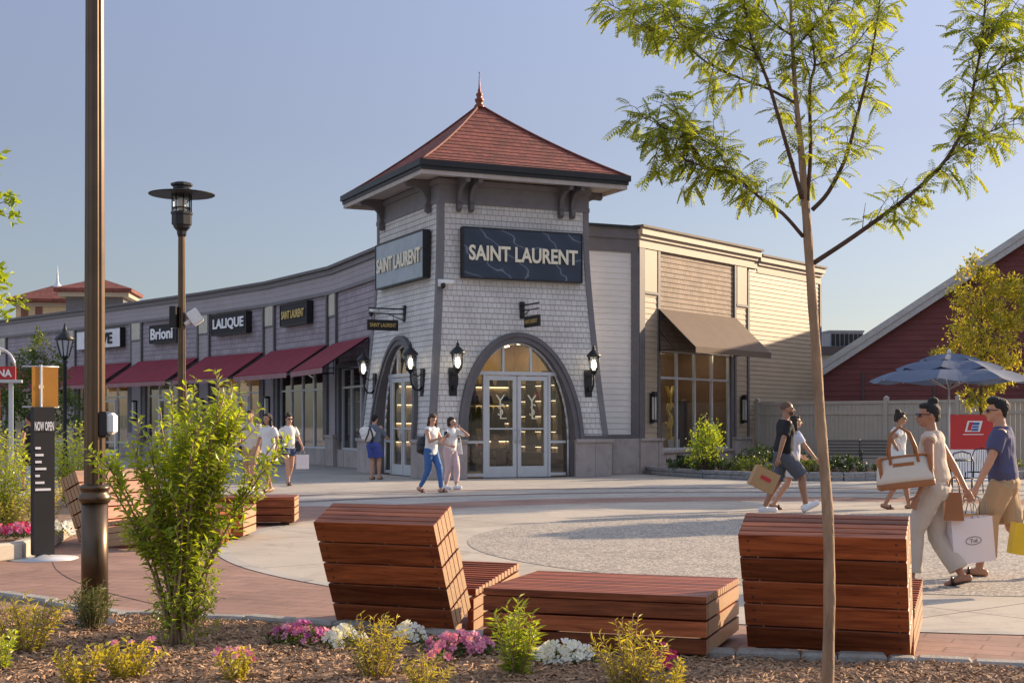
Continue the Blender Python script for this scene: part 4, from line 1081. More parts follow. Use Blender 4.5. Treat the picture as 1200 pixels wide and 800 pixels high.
# ------------------------------------------------------------ red barn
BA = math.atan2(-.24, .97)
BX = T(10.55, 52, 0, BA)
barn = thing('red_barn', 'large dark red barn with lap siding and pale grey rake boards', 'building', BX)
AX, ZE0, ZPK = 8.6, 2.95, 8.65
def gz(x): return ZE0 + (ZPK - ZE0) * (1 - abs(x - AX) / AX)
def gclip(z):
    if z <= ZE0: return (0, 2 * AX)
    h = (z - ZE0) / (ZPK - ZE0) * AX
    return (h, 2 * AX - h)
b = MB(BX); laps(b, 0, 2 * AX, .1, ZPK, 0, .2, .022, gclip); b.quad((0, 0, 0), (0, 14, 0), (0, 14, ZE0), (0, 0, ZE0)); b.build('wall', 'barn', barn)
b = MB(BX); ov = .55; n_ = Vector((-(ZPK - ZE0), 0, AX)).normalized()
sl_ = (ZPK - ZE0) / AX
for sg in (1, -1):
    f = lambda x: AX + sg * (x - AX)
    xe = -.45; ze = ZE0 + sl_ * xe
    for (o0, o1, y0, y1, t0, t1) in ((0, 0, -.35, 14, .02, .16),):
        P = [(xe, ze), (AX, ZPK)]
        a, c = (f(P[0][0]), P[0][1]), (f(P[1][0]), P[1][1])
        b.quad((a[0], y0, a[1] + t1), (c[0], y0, c[1] + t1), (c[0], y1, c[1] + t1), (a[0], y1, a[1] + t1))
        b.quad((a[0], y0, a[1] + t0), (c[0], y0, c[1] + t0), (c[0], y1, c[1] + t0), (a[0], y1, a[1] + t0))
        b.quad((a[0], y0, a[1] + t0), (a[0], y1, a[1] + t0), (a[0], y1, a[1] + t1), (a[0], y0, a[1] + t1))
rf = b.build('roof', 'roof_grey', barn)
b = MB(BX)
for sg in (1, -1):
    f = lambda x: AX + sg * (x - AX)
    for (w0, w1, y) in ((-.30, .165, -.37), (-.05, .2, -.42)):
        a = (f(-.45), ZE0 - sl_ * .45); c = (AX, ZPK)
        b.quad((a[0], y, a[1] + w0), (c[0], y, c[1] + w0), (c[0], y, c[1] + w1), (a[0], y, a[1] + w1))
        b.quad((a[0], y, a[1] + w0), (c[0], y, c[1] + w0), (c[0], y + .3, c[1] + w0), (a[0], y + .3, a[1] + w0))
        b.quad((a[0], y, a[1] + w1), (c[0], y, c[1] + w1), (c[0], y + .3, c[1] + w1), (a[0], y + .3, a[1] + w1))
b.build('rake_board', flat('pale_grey_trim', (.46, .46, .47)), rf)
b = MB(BX); b.box(-.62, -.42, -.35, 14, ZE0 - .42, ZE0 - .24); b.path([(-.5, -.3, ZE0 - .4), (-.45, -.28, ZE0 - .6), (-.05, -.1, ZE0 - .75), (-.04, -.1, .1)], .05, 6); b.build('gutter', flat('red_gutter', (.3, .06, .05), .4), barn)
b = MB(BX)
for x in (2.3, 4.8): b.box(x, x + .09, -.06, -.02, .2, 3.4 + (x - 2.3) * .1)
b.box(8.6, 8.75, -.06, -.02, .1, 3.0)
for k in range(4): b.box(8.0 + k * .14, 8.06 + k * .14, -.07, -.02, 1.8, 2.9)
b.path([(1.3, -.6, 1.9), (1.35, -.6, 2.25), (3.9, -.6, 2.3)], .05, 6)
build_split(b, 'pipe', flat('pipe_grey', (.07, .05, .05), .5), barn)
b = MB(BX); b.box(9.6, 9.9, -1.9, -1.6, 0, 3.1); b.build('post', 'white', barn)
b = MB(BX); b.quad((9.7, -2.2, 2.75), (16, -2.2, 2.75), (16, -.05, 3.5), (9.7, -.05, 3.5)); b.quad((9.7, -2.2, 2.5), (16, -2.2, 2.5), (16, -2.2, 2.75), (9.7, -2.2, 2.75)); b.build('canopy', flat('navy_canvas', (.03, .04, .07), .8), barn)

# ------------------------------------------------------------ fence, bed by the shop
F0, F1 = Vector((8.3, 47.6)), Vector((15.6, 40.6))
d = F1 - F0; FL = d.length; FM = T(F0.x, F0.y, 0, math.atan2(d.y, d.x))
fence = thing('board_fence', 'beige vinyl board fence between the corner shop and the barn', 'fence', FM)
b = MB(FM); k = 0; xx = 0
while xx < FL:
    b.box(xx, xx + .148, .02, .045, .1, 2.12); xx += .155
b.build('board', 'beige', fence)
b = MB(FM); b.box(0, FL, -.01, .06, 2.12, 2.22); b.box(0, FL, -.01, .06, 1.78, 1.86); b.box(0, FL, -.01, .06, .08, .2); b.build('rail', 'beige', fence)
xx = 0
while xx < FL + .1:
    b = MB(FM); b.box(xx - .065, xx + .065, -.05, .08, .005, 2.3, bev=.01); b.mesh([(xx - .08, -.065, 2.3), (xx + .08, -.065, 2.3), (xx + .08, .095, 2.3), (xx - .08, .095, 2.3), (xx, .015, 2.38)], [(0, 1, 4), (1, 2, 4), (2, 3, 4), (3, 0, 4), (3, 2, 1, 0)]); b.build('post', 'beige', fence); xx += 2.4
# bed
BP = [(3.95, 42.6), (4.15, 41.3), (5.3, 38.6), (6.6, 36.9), (8.6, 36.6), (10.6, 37.0), (12.6, 37.4), (14.5, 38.2), (15.2, 40.7), (8.3, 47.2)]
b = MB(); b.face([(x, y, .09) for x, y in BP]); struct(b.build('shop_bed', 'soil'))
b = MB(); random.seed(9)
for (p, q) in zip(BP[:8], BP[1:8]):
    p = Vector(p); q = Vector(q); L = (q - p).length; n = int(L / .26); a = math.atan2((q - p).y, (q - p).x)
    for k in range(n):
        for zz in (0, .115):
            b.t = random.random(); c = p + (q - p) * ((k + .5) / n); b.box(-L / n / 2 + .006, L / n / 2 - .006, -.1, .06, zz + .005, zz + .108, T(c.x, c.y, 0, a), bev=.014)
struct(b.build('granite_kerb', 'granite'))

# ------------------------------------------------------------ lamp posts
def lamp_post(m, label, name='lamp_post'):
    t = thing(name, label, 'lamp post', m, 'tall bronze lamp posts')
    b = MB(m); b.lathe([(.19, 0), (.19, .035), (.15, .06), (.10, .09)], 20); b.build('base', 'bronze', t)
    b = MB(m)
    prof = [(.092, .05), (.092, .93)]; b.lathe(prof, 28); b.lathe([(.1, .9), (.112, .92), (.112, .95), (.095, .965), (.095, .985), (.105, .995), (.105, 1.015), (.085, 1.03)], 28)
    n = 72; vs = []
    for z, r in ((1.02, .072), (4.75, .06)):
        for k in range(n):
            a = 2 * math.pi * k / n; rr = r * (1 + .05 * math.cos(12 * a)); vs.append((rr * math.cos(a), rr * math.sin(a), z))
    b.mesh(vs, [(k, (k + 1) % n, (k + 1) % n + n, k + n) for k in range(n)], None, True)
    b.build('pole', 'bronze', t)
    b = MB(m); b.lathe([(.06, 4.73), (.08, 4.78), (.085, 4.84), (.14, 4.9), (.15, 4.94), (.175, 4.95), (.175, 5.12), (.19, 5.13), (.19, 5.17), (.165, 5.18)], 8, smooth=False)
    for k in range(8):
        a = 2 * math.pi * (k + .5) / 8; b.tube((.165 * math.cos(a), .165 * math.sin(a), 5.17), (.165 * math.cos(a), .165 * math.sin(a), 5.52), .012, n=5)
    for z in (5.24, 5.42): b.lathe([(.165, z), (.172, z), (.172, z + .012), (.165, z + .012)], 8, smooth=False)
    b.lathe([(.165, 5.5), (.175, 5.51), (.175, 5.56), (.15, 5.58), (.15, 5.62), (.19, 5.63), (.19, 5.67), (.1, 5.7), (0, 5.71)], 8, smooth=False)
    ln = b.build('lantern', 'black', t)
    b = MB(m); b.lathe([(.15, 5.18), (.15, 5.5)], 8, smooth=False); b.build('lantern_glass', 'lamp_glass', ln)
    b = MB(m); b.lathe([(.03, 5.18), (.075, 5.22), (.08, 5.36), (.03, 5.45)], 8); b.build('bulb', flat('unlit_bulb', (.8, .75, .65), .3), ln)
    b = MB(m); b.lathe([(.57, 5.475), (.572, 5.487), (.17, 5.56), (.165, 5.545), (.56, 5.47)], 32, smooth=False); b.build('wing_shade', 'black', t)
    return t
gx, gy = G(111, 742)
big = lamp_post(T(gx, gy, .02), 'tall bronze lamp post standing in the near planting bed, its top out of frame')
slim = dup(big, T(XP(213, 24.6), 24.6, 0), 'slim lamp post with winged lantern and a pair of floodlights behind the big shrub')
b = MB(T(gx, gy, .02)); b.box(.05, .10, -.06, .05, 1.36, 1.54, bev=.012); b.build('bracket_box', 'black', big); b = MB(T(gx, gy, .02)); b.box(.09, .145, -.05, .06, 1.38, 1.53, bev=.02); b.build('outlet_cover', 'white', big)
m = T(XP(213, 24.6), 24.6, 0)
b = MB(m); b.box(-.17, -.06, -.2, .04, 3.15, 3.52, bev=.01); b.build('loudspeaker', 'black', slim)
b = MB(m @ Matrix.Translation((.25, -.05, 3.33)) @ Euler((0, -.6, .2)).to_matrix().to_4x4()); b.box(-.1, .1, -.13, .13, -.12, .14, bev=.02); b.tube((-.22, 0, 0), (-.08, 0, 0), .04); b.build('floodlight', 'white', slim)
# victorian lamp by the row
m = T(XP(76, 40), 40, 0)
t = thing('street_lamp', 'small black street lamp with a faceted lantern on the far left', 'street lamp', m)
b = MB(m); b.lathe([(.2, 0), (.2, .1), (.12, .25), (.09, .6), (.07, .7), (.055, 1), (.05, 3.2), (.09, 3.25), (.05, 3.3)], 12); b.build('pole', 'black', t)
b = MB(m); b.lathe([(.05, 3.3), (.1, 3.36), (.13, 3.4)], 8); b.lathe([(.27, 3.85), (.28, 3.9), (.12, 4.08), (.08, 4.1), (.05, 4.2), (.01, 4.35)], 8)
for k in range(8):
    a = math.pi / 4 * k; b.tube((.12 * math.cos(a), .12 * math.sin(a), 3.4), (.25 * math.cos(a), .25 * math.sin(a), 3.87), .015, n=4)
b.build('lantern_frame', 'black', t)
b = MB(m); b.lathe([(.115, 3.41), (.235, 3.85)], 8, smooth=False); b.build('lantern_glass', flat('frosted_pane', (.5, .52, .56), .3), t)

# ------------------------------------------------------------ timber loungers
def plank(b, m, x0, x1, y0, y1, z0, z1):
    b.t = random.random(); b.box(x0, x1, y0, y1, z0, z1, m, bev=.004)
def lounger(m, W=.95, label='', name='timber_lounger', seat_len=1.0, group='timber loungers'):
    "x along the width, -y is the back side"
    t = thing(name, label, 'lounge bench', m, group)
    phi = R(24); L = .82; TH = .30
    # back slab : local frame with z along slab
    bm_ = m @ Matrix.Translation((0, .0, .05)) @ Matrix.Rotation(phi, 4, 'X')
    b = MB(m @ Matrix.Identity(4)); q = m.inverted() @ bm_
    rows, cols = 5, 5
    for r in range(rows):
        for c in range(cols):
            h = L / rows; w_ = TH / cols
            plank(b, q, 0 + rnd(0, .002), W - rnd(0, .002), c * w_ + .004, (c + 1) * w_ - .004, r * h + .006, (r + 1) * h - .006)
    b.build('backrest', 'wood', t)
    b = MB(m)
    for r in range(rows):
        for x in (.06, W - .06):
            for dz in (.3, .7): b.box(x - .005, x + .005, .001, .0045, (r + dz) * L / rows - .005, (r + dz) * L / rows + .005, q)
    b.build('screw', flat('screw_steel', (.08, .07, .06), .4, metal=.7), t)
    b = MB(m); 
    for x in (.05, W / 2, W - .12): b.box(x, x + .06, .01, TH - .01, .0, L - .02, q)
    b.build('inner_frame', flat('dark_wood', (.05, .02, .012)), t)
    b = MB(m)
    n = 14
    for k in range(n):
        y0 = TH + .05 + k * seat_len * .9 / n
        z = .30 + .12 * k / n
        plank(b, None, 0, W, y0, y0 + seat_len * .9 / n - .01, z - .05, z)
    for k in range(3):
        z1 = .25 - k * .075
        for s_ in range(5):
            pass
    b.build('seat', 'wood', t)
    b = MB(m)
    for x in (0.003, W - .05):
        for k in range(3):
            b.t = random.random(); a0 = .23 - k * .08; a1 = .35 - k * .08
            vs = []
            for xx in (x, x + .047):
                vs += [(xx, TH + .02, a0 - .07), (xx, TH + .05 + seat_len * .9, a1 - .07), (xx, TH + .05 + seat_len * .9, a1), (xx, TH + .02, a0)]
            b.mesh(vs, [(0, 1, 2, 3), (7, 6, 5, 4), (0, 4, 5, 1), (1, 5, 6, 2), (2, 6, 7, 3), (3, 7, 4, 0)])
    build_split(b, 'side_rail', 'wood', t)
    for (x, y, h) in ((.05, .12, .07), (W - .2, .12, .07), (.04, seat_len * .9 + TH - .05, .2), (W - .19, seat_len * .9 + TH - .05, .2)):
        b = MB(m); b.t = random.random(); b.box(x, x + .15, y, y + .1, 0, h); b.build('leg', 'wood', t)
    return t
def platform(m, W, D, H, label, name='timber_platform', gap=.01, group=None):
    t = thing(name, label, 'bench', m, group)
    b = MB(m); n = max(4, int(D / .075))
    for k in range(n): plank(b, None, 0, W, D * k / n + .003, D * (k + 1) / n - gap, H - .045, H)
    b.build('seat', 'wood', t)
    b = MB(m); rows = 3
    for k in range(rows):
        z1 = H - .05 - k * (H - .1) / rows; z0 = z1 - (H - .1) / rows + .012
        plank(b, None, 0, W, .005, .05, z0, z1); plank(b, None, 0, W, D - .055, D - .01, z0, z1)
    build_split(b, 'side_board', 'wood', t)
    b = MB(m)
    for k in range(rows):
        z1 = H - .05 - k * (H - .1) / rows; z0 = z1 - (H - .1) / rows + .012
        if k < 2 or True:
            plank(b, None, W - .05, W + .002, .052, D - .057, z0, z1); plank(b, None, -.002, .05, .052, D - .057, z0, z1)
    build_split(b, 'end_board', 'wood', t)
    for (x, y) in ((.08, .08), (W - .2, .08), (.08, D - .2), (W - .2, D - .2)):
        b = MB(m); b.box(x, x + .12, y, y + .12, 0, .1); b.build('leg', flat('dark_wood', (.05, .02, .012)), t)
    return t
random.seed(31)
# left lounger: lower-left back corner seen at (395,740)
gx, gy = G(395, 738); lounger(T(gx, gy, .0, R(-23)), .93, 'left foreground timber lounger leaning back, beside the pink flowers', seat_len=.9)
gx, gy = G(876, 768); lounger(T(gx, gy, .0, R(-20)), 1.0, 'right foreground timber lounger behind the young tree trunk', seat_len=.85)
Y0 = FPX * 1.05 / (701 - 497.); platform(T(XP(566, 9.05), 9.05, 0, R(-19)), 1.45, 1.15, .42, 'low timber platform between the two foreground loungers')
# far set on the left
gx, gy = G(90, 640); lounger(T(gx + .68, gy + 1.1, 0, R(-120)), 1.3, 'sunlit timber lounger behind the black sign panel', seat_len=1.0)
gx, gy = G(160, 632); platform(T(gx + .2, gy - .2, 0, R(0)), 1.2, .9, .42, 'timber platform half hidden behind the big shrub', group='far timber platforms')
gx, gy = G(228, 617); platform(T(gx, gy, 0, R(4)), 1.42, .8, .42, 'small slatted timber bench right of the big shrub', group='far timber platforms')

# ------------------------------------------------------------ black sign panel with banner
gx, gy = G(50, 655)
m = T(gx, gy, 0, R(38))
t = thing('sign_panel', 'tall black panel with white text and an orange banner above', 'sign', m)
b = MB(m); b.box(-.115, .115, -.05, .05, .05, 1.66, bev=.008); b.build('panel', 'board', t)
b = MB(m); b.lathe([(.38, 0), (.38, .015), (.1, .03), (.04, .06)], 24); b.build('base', 'alu', t)
b = MB(m); b.tube((.0, .06, .03), (.0, .06, 2.12), .018); b.tube((-.2, .06, 2.1), (.2, .06, 2.1), .01, n=6); b.tube((-.2, .06, 1.66), (.2, .06, 1.66), .01, n=6); b.build('pole', 'alu', t)
b = MB(m); b.box(-.1, .19, .05, .056, 1.66, 2.1); bn = b.build('banner', 'orange', t)
wl = flat('white_letter', (.85, .85, .85))
text('NOW OPEN', .21, .1, m @ Matrix.Translation((0, -.052, 1.45)), wl, t, 'lettering', .004, .02)
for k, s_ in enumerate(('Main Court', 'Dining', 'Shops', 'Restrooms', 'Guest Services')):
    pass
for k in range(7):
    w_ = [.06, .09, .07, .12, .05, .1, .17][k]; b = MB(m); b.box(-.1, -.1 + w_, -.056, -.0505, 1.2 - k * .075, 1.225 - k * .075); b.build('text_line', wl, t)
b = MB(m @ Matrix.Translation((0, .045, 1.88)) @ Matrix.Rotation(math.pi / 2, 4, 'X')); b.lathe([(.03, -.002), (.03, .002)], 20); b.build('banner_dot', flat('pale_print', (.85, .72, .5)), bn)
b = MB(m); 
for k in range(6): b.box(-.015, .018, .044, .048, 1.70 + k * .023, 1.716 + k * .023); b.box(-.015, .018, .044, .048, 1.94 + k * .023, 1.956 + k * .023)
build_split(b, 'banner_text', flat('pale_print', (0, 0, 0)), bn)

# kiosk far left
m = T(XP(-6, 30), 30, 0, .25)
t = thing('directory_kiosk', 'red and white kiosk with a curved metal arch at the left edge', 'kiosk', m)
b = MB(m)
for x in (-.5, .28): b.box(x, x + .09, -.05, .05, 0, 2.45)
b.build('post', 'alu', t)
b = MB(m); b.box(-.4, .1, -.04, .04, 1.4, 2.3); b.build('panel', 'red_sign', t)
b = MB(m); b.box(-.62, .42, -.09, .09, 2.42, 2.7); b.build('header', 'red_sign', t)
b = MB(m); b.box(-.72, .55, -.16, .16, 2.36, 2.42); b.box(-.66, .1, -.12, .12, 2.95, 3.1); b.path([(.4 * math.cos(a) , 0, 2.7 + .4 * math.sin(a)) for a in [math.pi * k / 10 for k in range(11)]], .03, 6); b.build('arch', 'alu', t)
text('ARAFINA', .8, .16, m @ Matrix.Translation((-.05, -.095, 2.56)), wl, t, 'lettering', .01, .03)

# ------------------------------------------------------------ umbrella, table, chairs, banner on the right
UX = T(XP(1112, 29), 29, 0, R(20))
t = thing('patio_umbrella', 'blue grey patio umbrella with double vent in front of the barn', 'umbrella', UX)
b = MB(UX); b.tube((0, 0, .0), (0, 0, 2.95), .022, n=8); b.lathe([(.02, 2.9), (.045, 2.93), (.03, 3.0), (.0, 3.03)], 10); b.build('pole', 'alu', t)
b = MB(UX)
def canopy(b, r0, z0, r1, z1, n=8, seg=5, sag=.06):
    for k in range(n):
        a0 = 2 * math.pi * k / n; a1 = 2 * math.pi * (k + 1) / n
        for i in range(seg):
            for j in range(6):
                q = []
                for (ii, jj) in ((i, j), (i, j + 1), (i + 1, j + 1), (i + 1, j)):
                    u = ii / seg; v = jj / 6; r = r0 + (r1 - r0) * u; z = z0 + (z1 - z0) * u + sag * .5 * math.sin(math.pi * u)
                    p0 = Vector((r * math.cos(a0), r * math.sin(a0), z)); p1 = Vector((r * math.cos(a1), r * math.sin(a1), z)); p = p0.lerp(p1, v)
                    p.z -= sag * math.sin(math.pi * v) * (1 - u) * 1.2; q.append(p)
                b.face(q)
canopy(b, 1.62, 2.38, .95, 2.60); canopy(b, 1.08, 2.62, .5, 2.78); canopy(b, .6, 2.80, .02, 2.93)
canopy(b, .95, 2.60, .6, 2.7, sag=0)
b.build('canopy', 'umbrella', t)
b = MB(UX)
for k in range(8):
    a = 2 * math.pi * k / 8; b.tube((1.6 * math.cos(a), 1.6 * math.sin(a), 2.36), (.03 * math.cos(a), .03 * math.sin(a), 2.85), .01, n=5); b.tube((.8 * math.cos(a), .8 * math.sin(a), 2.58), (.03 * math.cos(a), .03 * math.sin(a), 2.2), .008, n=5)
b.build('rib', 'alu', t)
t = thing('cafe_table', 'round black metal cafe table under the umbrella', 'table', T(XP(1112, 29), 29, 0))
b = MB(T(XP(1112, 29), 29, 0)); b.lathe([(.42, .72), (.43, .73), (.43, .745), (0.03, .75)], 24); b.build('tabletop', 'black', t)
b = MB(T(XP(1112, 29), 29, 0)); b.tube((0.0, 0, .05), (0, 0, .72), .035); b.lathe([(.26, .005), (.26, .03), (.05, .07)], 16); b.build('base', 'black', t)
def cafe_chair(m, label):
    t = thing('cafe_chair', label, 'chair', m, 'black metal cafe chairs')
    b = MB(m)
    b.lathe([(.21, .44), (.215, .45), (.21, .46), (.02, .462)], 16); b.build('seat', 'black', t)
    b = MB(m); b.path([(-.2, .18, .45), (-.21, .22, .75), (-.15, .24, .92), (0, .25, .96), (.15, .24, .92), (.21, .22, .75), (.2, .18, .45)], .013, 6)
    for x in (-.1, -.05, 0, .05, .1): b.tube((x, .2, .46), (x, .25, .93 + .02 - abs(x) * .2), .006, n=5)
    b.build('backrest', 'black', t)
    for x, y in ((-.18, -.17), (.18, -.17), (-.18, .18), (.18, .18)):
        b = MB(m); b.tube((x, y, .45), (x * 1.2, y * 1.2, 0.005), .012, n=6); b.build('leg', 'black', t)
    return t
c0 = cafe_chair(T(XP(1128, 26.8), 26.8, 0, R(160)), 'black metal chair right behind the woman with the canvas bag')
dup(c0, T(XP(1145, 30.2), 30.2, 0, R(-40)), 'black metal chair on the far side of the cafe table')
# red banner stand
m = T(XP(1139, 36.5), 36.5, 0, R(5))
t = thing('banner_stand', 'red and white banner with a logo under the umbrella', 'banner', m)
b = MB(m); b.box(-.58, .56, -.015, .015, .82, 1.72); b.build('panel', 'red_sign', t)
b = MB(m); b.box(-.58, .56, -.012, .012, .1, .82); b.box(-.5, .5, -.3, .3, .0, .05); lp = b.build('lower_panel', flat('white_panel', (.78, .78, .8)), t)
def para(b, x0, x1, z0, z1, sk, y): b.mesh([(x0, y, z0), (x1, y, z0), (x1 + sk, y, z1), (x0 + sk, y, z1), (x0, y + .004, z0), (x1, y + .004, z0), (x1 + sk, y + .004, z1), (x0 + sk, y + .004, z1)], [(0, 1, 2, 3), (7, 6, 5, 4), (0, 4, 5, 1), (1, 5, 6, 2), (2, 6, 7, 3), (3, 7, 4, 0)])
b = MB(m); para(b, -.2, .2, 1.28, 1.56, .08, -.022); b.box(-.25, .3, -.02, -.016, 1.2, 1.22); b.build('logo', 'white', t)
b = MB(m); para(b, -.14, -.04, 1.31, 1.53, .06, -.028); b.build('logo_stripe', 'red_sign', t)
b = MB(m); para(b, .0, .18, 1.45, 1.52, .02, -.028); para(b, -.01, .16, 1.38, 1.43, .02, -.028); para(b, -.03, .15, 1.3, 1.36, .02, -.028); b.build('logo_bar', flat('logo_blue', (.05, .12, .35)), t)
m2 = T(XP(1111, 35.5), 35.5, 0, 0)
# bench by the fence
m = T(XP(1008, 39.4), 39.4, .1, R(-8))
t = thing('park_bench', 'dark slatted park bench in front of the beige fence', 'bench', m)
b = MB(m)
for k in range(5): b.box(-.9, .9, -.25 + k * .1, -.17 + k * .1, .42, .445)
b.build('seat', flat('grey_slat', (.11, .10, .09), .6), t)
b = MB(m)
for k in range(5): b.box(-.9, .9, .27 + k * .02, .295 + k * .02, .5 + k * .09, .57 + k * .09)
b.build('backrest', flat('grey_slat', (.11, .10, .09), .6), t)
for x in (-.9, 0, .86):
    b = MB(m); b.box(x, x + .04, -.25, -.21, 0, .42); b.box(x, x + .04, .2, .24, 0, .42); b.path([(x + .02, .25, .4), (x + .02, .38, .95)], .02, 6); b.path([(x + .02, -.24, .42), (x + .02, -.22, .62), (x + .02, .28, .64)], .016, 6); b.build('leg', 'black', t)
# ------------------------------------------------------------ people
def remeshed(mb, vox, name, mat, parent, smooth=3, disp=0., freq=9., dx=(1, 1, 1)):
    inv = ROOT[parent.name].inverted() if not parent.parent else None
    r = parent
    while r.parent: r = r.parent
    inv = ROOT[r.name].inverted()
    me = bpy.data.meshes.new('tmp'); me.from_pydata([inv @ v for v in mb.v], [], mb.f)
    import bmesh
    bm = bmesh.new(); bm.from_mesh(me); bmesh.ops.remove_doubles(bm, verts=bm.verts, dist=1e-5); bm.to_mesh(me); bm.free()
    o = bpy.data.objects.new('tmp', me); COL.objects.link(o)
    md = o.modifiers.new('r', 'REMESH'); md.mode = 'VOXEL'; md.voxel_size = vox; md.use_smooth_shade = True
    if smooth:
        ms = o.modifiers.new('s', 'SMOOTH'); ms.iterations = smooth; ms.factor = .5
    dg = bpy.context.evaluated_depsgraph_get(); m2 = bpy.data.meshes.new_from_object(o.evaluated_get(dg)); bpy.data.objects.remove(o)
    if disp:
        nn = [v.normal.copy() for v in m2.vertices]
        for v, n in zip(m2.vertices, nn):
            p = Vector((v.co.x * dx[0], v.co.y * dx[1], v.co.z * dx[2])) * freq
            q = noise.noise(p) + .5 * noise.noise(p * 2.3)
            v.co += n * disp * q
    m2.name = name; m2.materials.clear(); m2.materials.append(M[mat] if isinstance(mat, str) else mat)
    for p in m2.polygons: p.use_smooth = True
    ob = bpy.data.objects.new(name, m2); COL.objects.link(ob); ob.parent = parent
    return ob
def ik2(a, b, l1, l2, bend):
    "joint between a and b with limb lengths, bending towards vector"
    a = Vector(a); b = Vector(b); d = b - a; L = min(d.length, (l1 + l2) * .999); d.normalize()
    x = (l1 * l1 - l2 * l2 + L * L) / (2 * L); h = math.sqrt(max(l1 * l1 - x * x, 0))
    bd = Vector(bend) - d * Vector(bend).dot(d); bd.normalize()
    return a + d * x + bd * h, a + d * L
def person(label, loc, yaw, H, skin, P, vox=.012, z0=.012):
    """local frame: forward +y, right +x.  P: feet (x,y,lift,toe pitch), hands, garments"""
    m = T(loc[0], loc[1], z0, yaw)
    t = thing('person', label, 'person', m)
    fem = P.get('fem', True); lean = P.get('lean', .03)
    hw0 = .053 * H
    hipz = .54 * H
    for sx, ft in ((-1, P['lf']), (1, P['rf'])):
        hipz = min(hipz, math.sqrt((.488 * H) ** 2 - ft[1] ** 2 - (ft[0] - sx * hw0 * .2) ** 2) + .045 * H + ft[2] + .01 * H)
    pel = Vector((0, 0, hipz))
    sh = (.105 if fem else .125) * H; hw = (.054 if fem else .052) * H
    def torso(z, extra=0): return Vector((0, lean * (z - hipz), z))
    thl, shl = .245 * H, .25 * H
    legs = []
    for sx, ft in ((-1, P['lf']), (1, P['rf'])):
        hip = Vector((sx * hw, 0, hipz - .01 * H)); ank = Vector((sx * hw * .8 + ft[0], ft[1], .045 * H + ft[2]))
        kn, an = ik2(hip, ank, thl, shl, (0, 1, 0)); legs.append((hip, kn, an, ft))
    arms = []
    for sx, hd in ((-1, P['lh']), (1, P['rh'])):
        s_ = torso(.805 * H) + Vector((sx * sh, 0, 0)); wr = Vector(hd[:3]) * H
        el, wr = ik2(s_, wr, .175 * H, .15 * H, hd[3] if len(hd) > 3 else (sx * .3, -1, -.2)); arms.append((s_, el, wr, sx))
    k = H * (.96 if fem else 1.06)
    nb = torso(.83 * H); ht = P.get('turn', 0); hc = torso(.925 * H) + Vector((0, .02 * H, 0))
    hm = Matrix.Translation(hc) @ Matrix.Rotation(ht, 4, 'Z') @ Matrix.Rotation(-P.get('nod', .0), 4, 'X')
    b = MB(m)
    # torso
    wa, hp, ch, shd = (.068, .098, .085, .1) if fem else (.085, .092, .1, .118)
    def sec(z, rx, ry, dy=0): c = torso(z * H + (hipz - .515 * H) * min(1., max(0., (1.0 - z) / .4))); return ((c.x, c.y + dy * H, c.z), rx * k, ry * k)
    tors = [sec(.46, hp * .72, .055), sec(.485, hp, .065, -.006), sec(.52, hp * .98, .068, -.008), sec(.56, hp * .86, .06), sec(.615, wa, .052, .003), sec(.67, wa * 1.1, .058, .006), sec(.73, ch, .066 if fem else .064, .01), sec(.775, shd * .93, .058, .002), sec(.805, shd * .8, .048, -.004), sec(.825, .05, .038, -.006), sec(.84, .034, .034, -.004)]
    b.loft(tors, 20)
    b.tube(torso(.8 * H), hc + Vector((0, -.01 * H, -.03 * H)), .034 * k, .031 * k, ends=1)
    for (s_, el, wr, sx) in arms:
        b.tube(s_ - Vector((sx * .012 * H, 0, .005 * H)), el, .030 * k, .022 * k, ends=1, n=12); b.tube(el, wr, .0235 * k, .0145 * k, ends=1, n=12)
    for (hip, kn, an, ft) in legs:
        b.tube(hip, kn, .052 * k, .034 * k, ends=1, n=14); mid = kn.lerp(an, .3) + Vector((0, -.01 * H, 0)); b.tube(kn, mid, .033 * k, .034 * k, ends=1, n=14); b.tube(mid, an, .033 * k, .02 * k, ends=1, n=12)
        a = ft[3]; fd = Vector((0, math.cos(a), math.sin(a))); fu = Vector((0, -math.sin(a), math.cos(a))); heel = an - fu * .022 * H - fd * .03 * H; toe = heel + fd * .125 * H
        b.tube(heel, heel.lerp(toe, .6) + fu * .0, .022 * k, .02 * k, ends=1); b.tube(heel.lerp(toe, .5), toe - fu * .006 * H, .022 * k, .014 * k, ends=1); b.tube(an, heel.lerp(toe, .35), .021 * k, .019 * k, ends=1)
    # hands
    for (s_, el, wr, sx) in arms:
        d = (wr - el).normalized(); 
        if P.get('fist'): d = (d + Vector((0, 0, -.6))).normalized()
        side = Vector((0, 1, 0)) - d * d.y; side.normalize(); pn = d.cross(side) * sx
        pc = wr + d * .045 * H * .9
        q = Matrix((side, pn, d)).transposed().to_4x4()
        b.ell(pc - d * .012 * H, (.021 * H, .011 * H, .028 * H), q)
        for i, (o, l) in enumerate(((-.016, .034), (-.0055, .04), (.005, .043), (.0155, .038))):
            r0 = wr + d * .055 * H + side * o * H
            c1 = r0 + (d * .8 - pn * .45) * l * .5 * H; c2 = c1 + (d * .45 - pn * .9) * l * .5 * H
            fr = max(.0052 * H, vox * .62); b.tube(r0 - d * .01 * H, c1, fr, fr, n=8, ends=1); b.tube(c1, c2, fr, fr * .85, n=8, ends=1)
        t0 = wr + d * .022 * H + side * .016 * H; t1 = t0 + (side * .7 + d * .7 - pn * .3) * .024 * H; t2 = t1 + (side * .1 + d * .9 - pn * .5) * .02 * H
        fr = max(.006 * H, vox * .65); b.tube(t0, t1, fr * 1.1, fr, n=8, ends=1); b.tube(t1, t2, fr, fr * .85, n=8, ends=1)
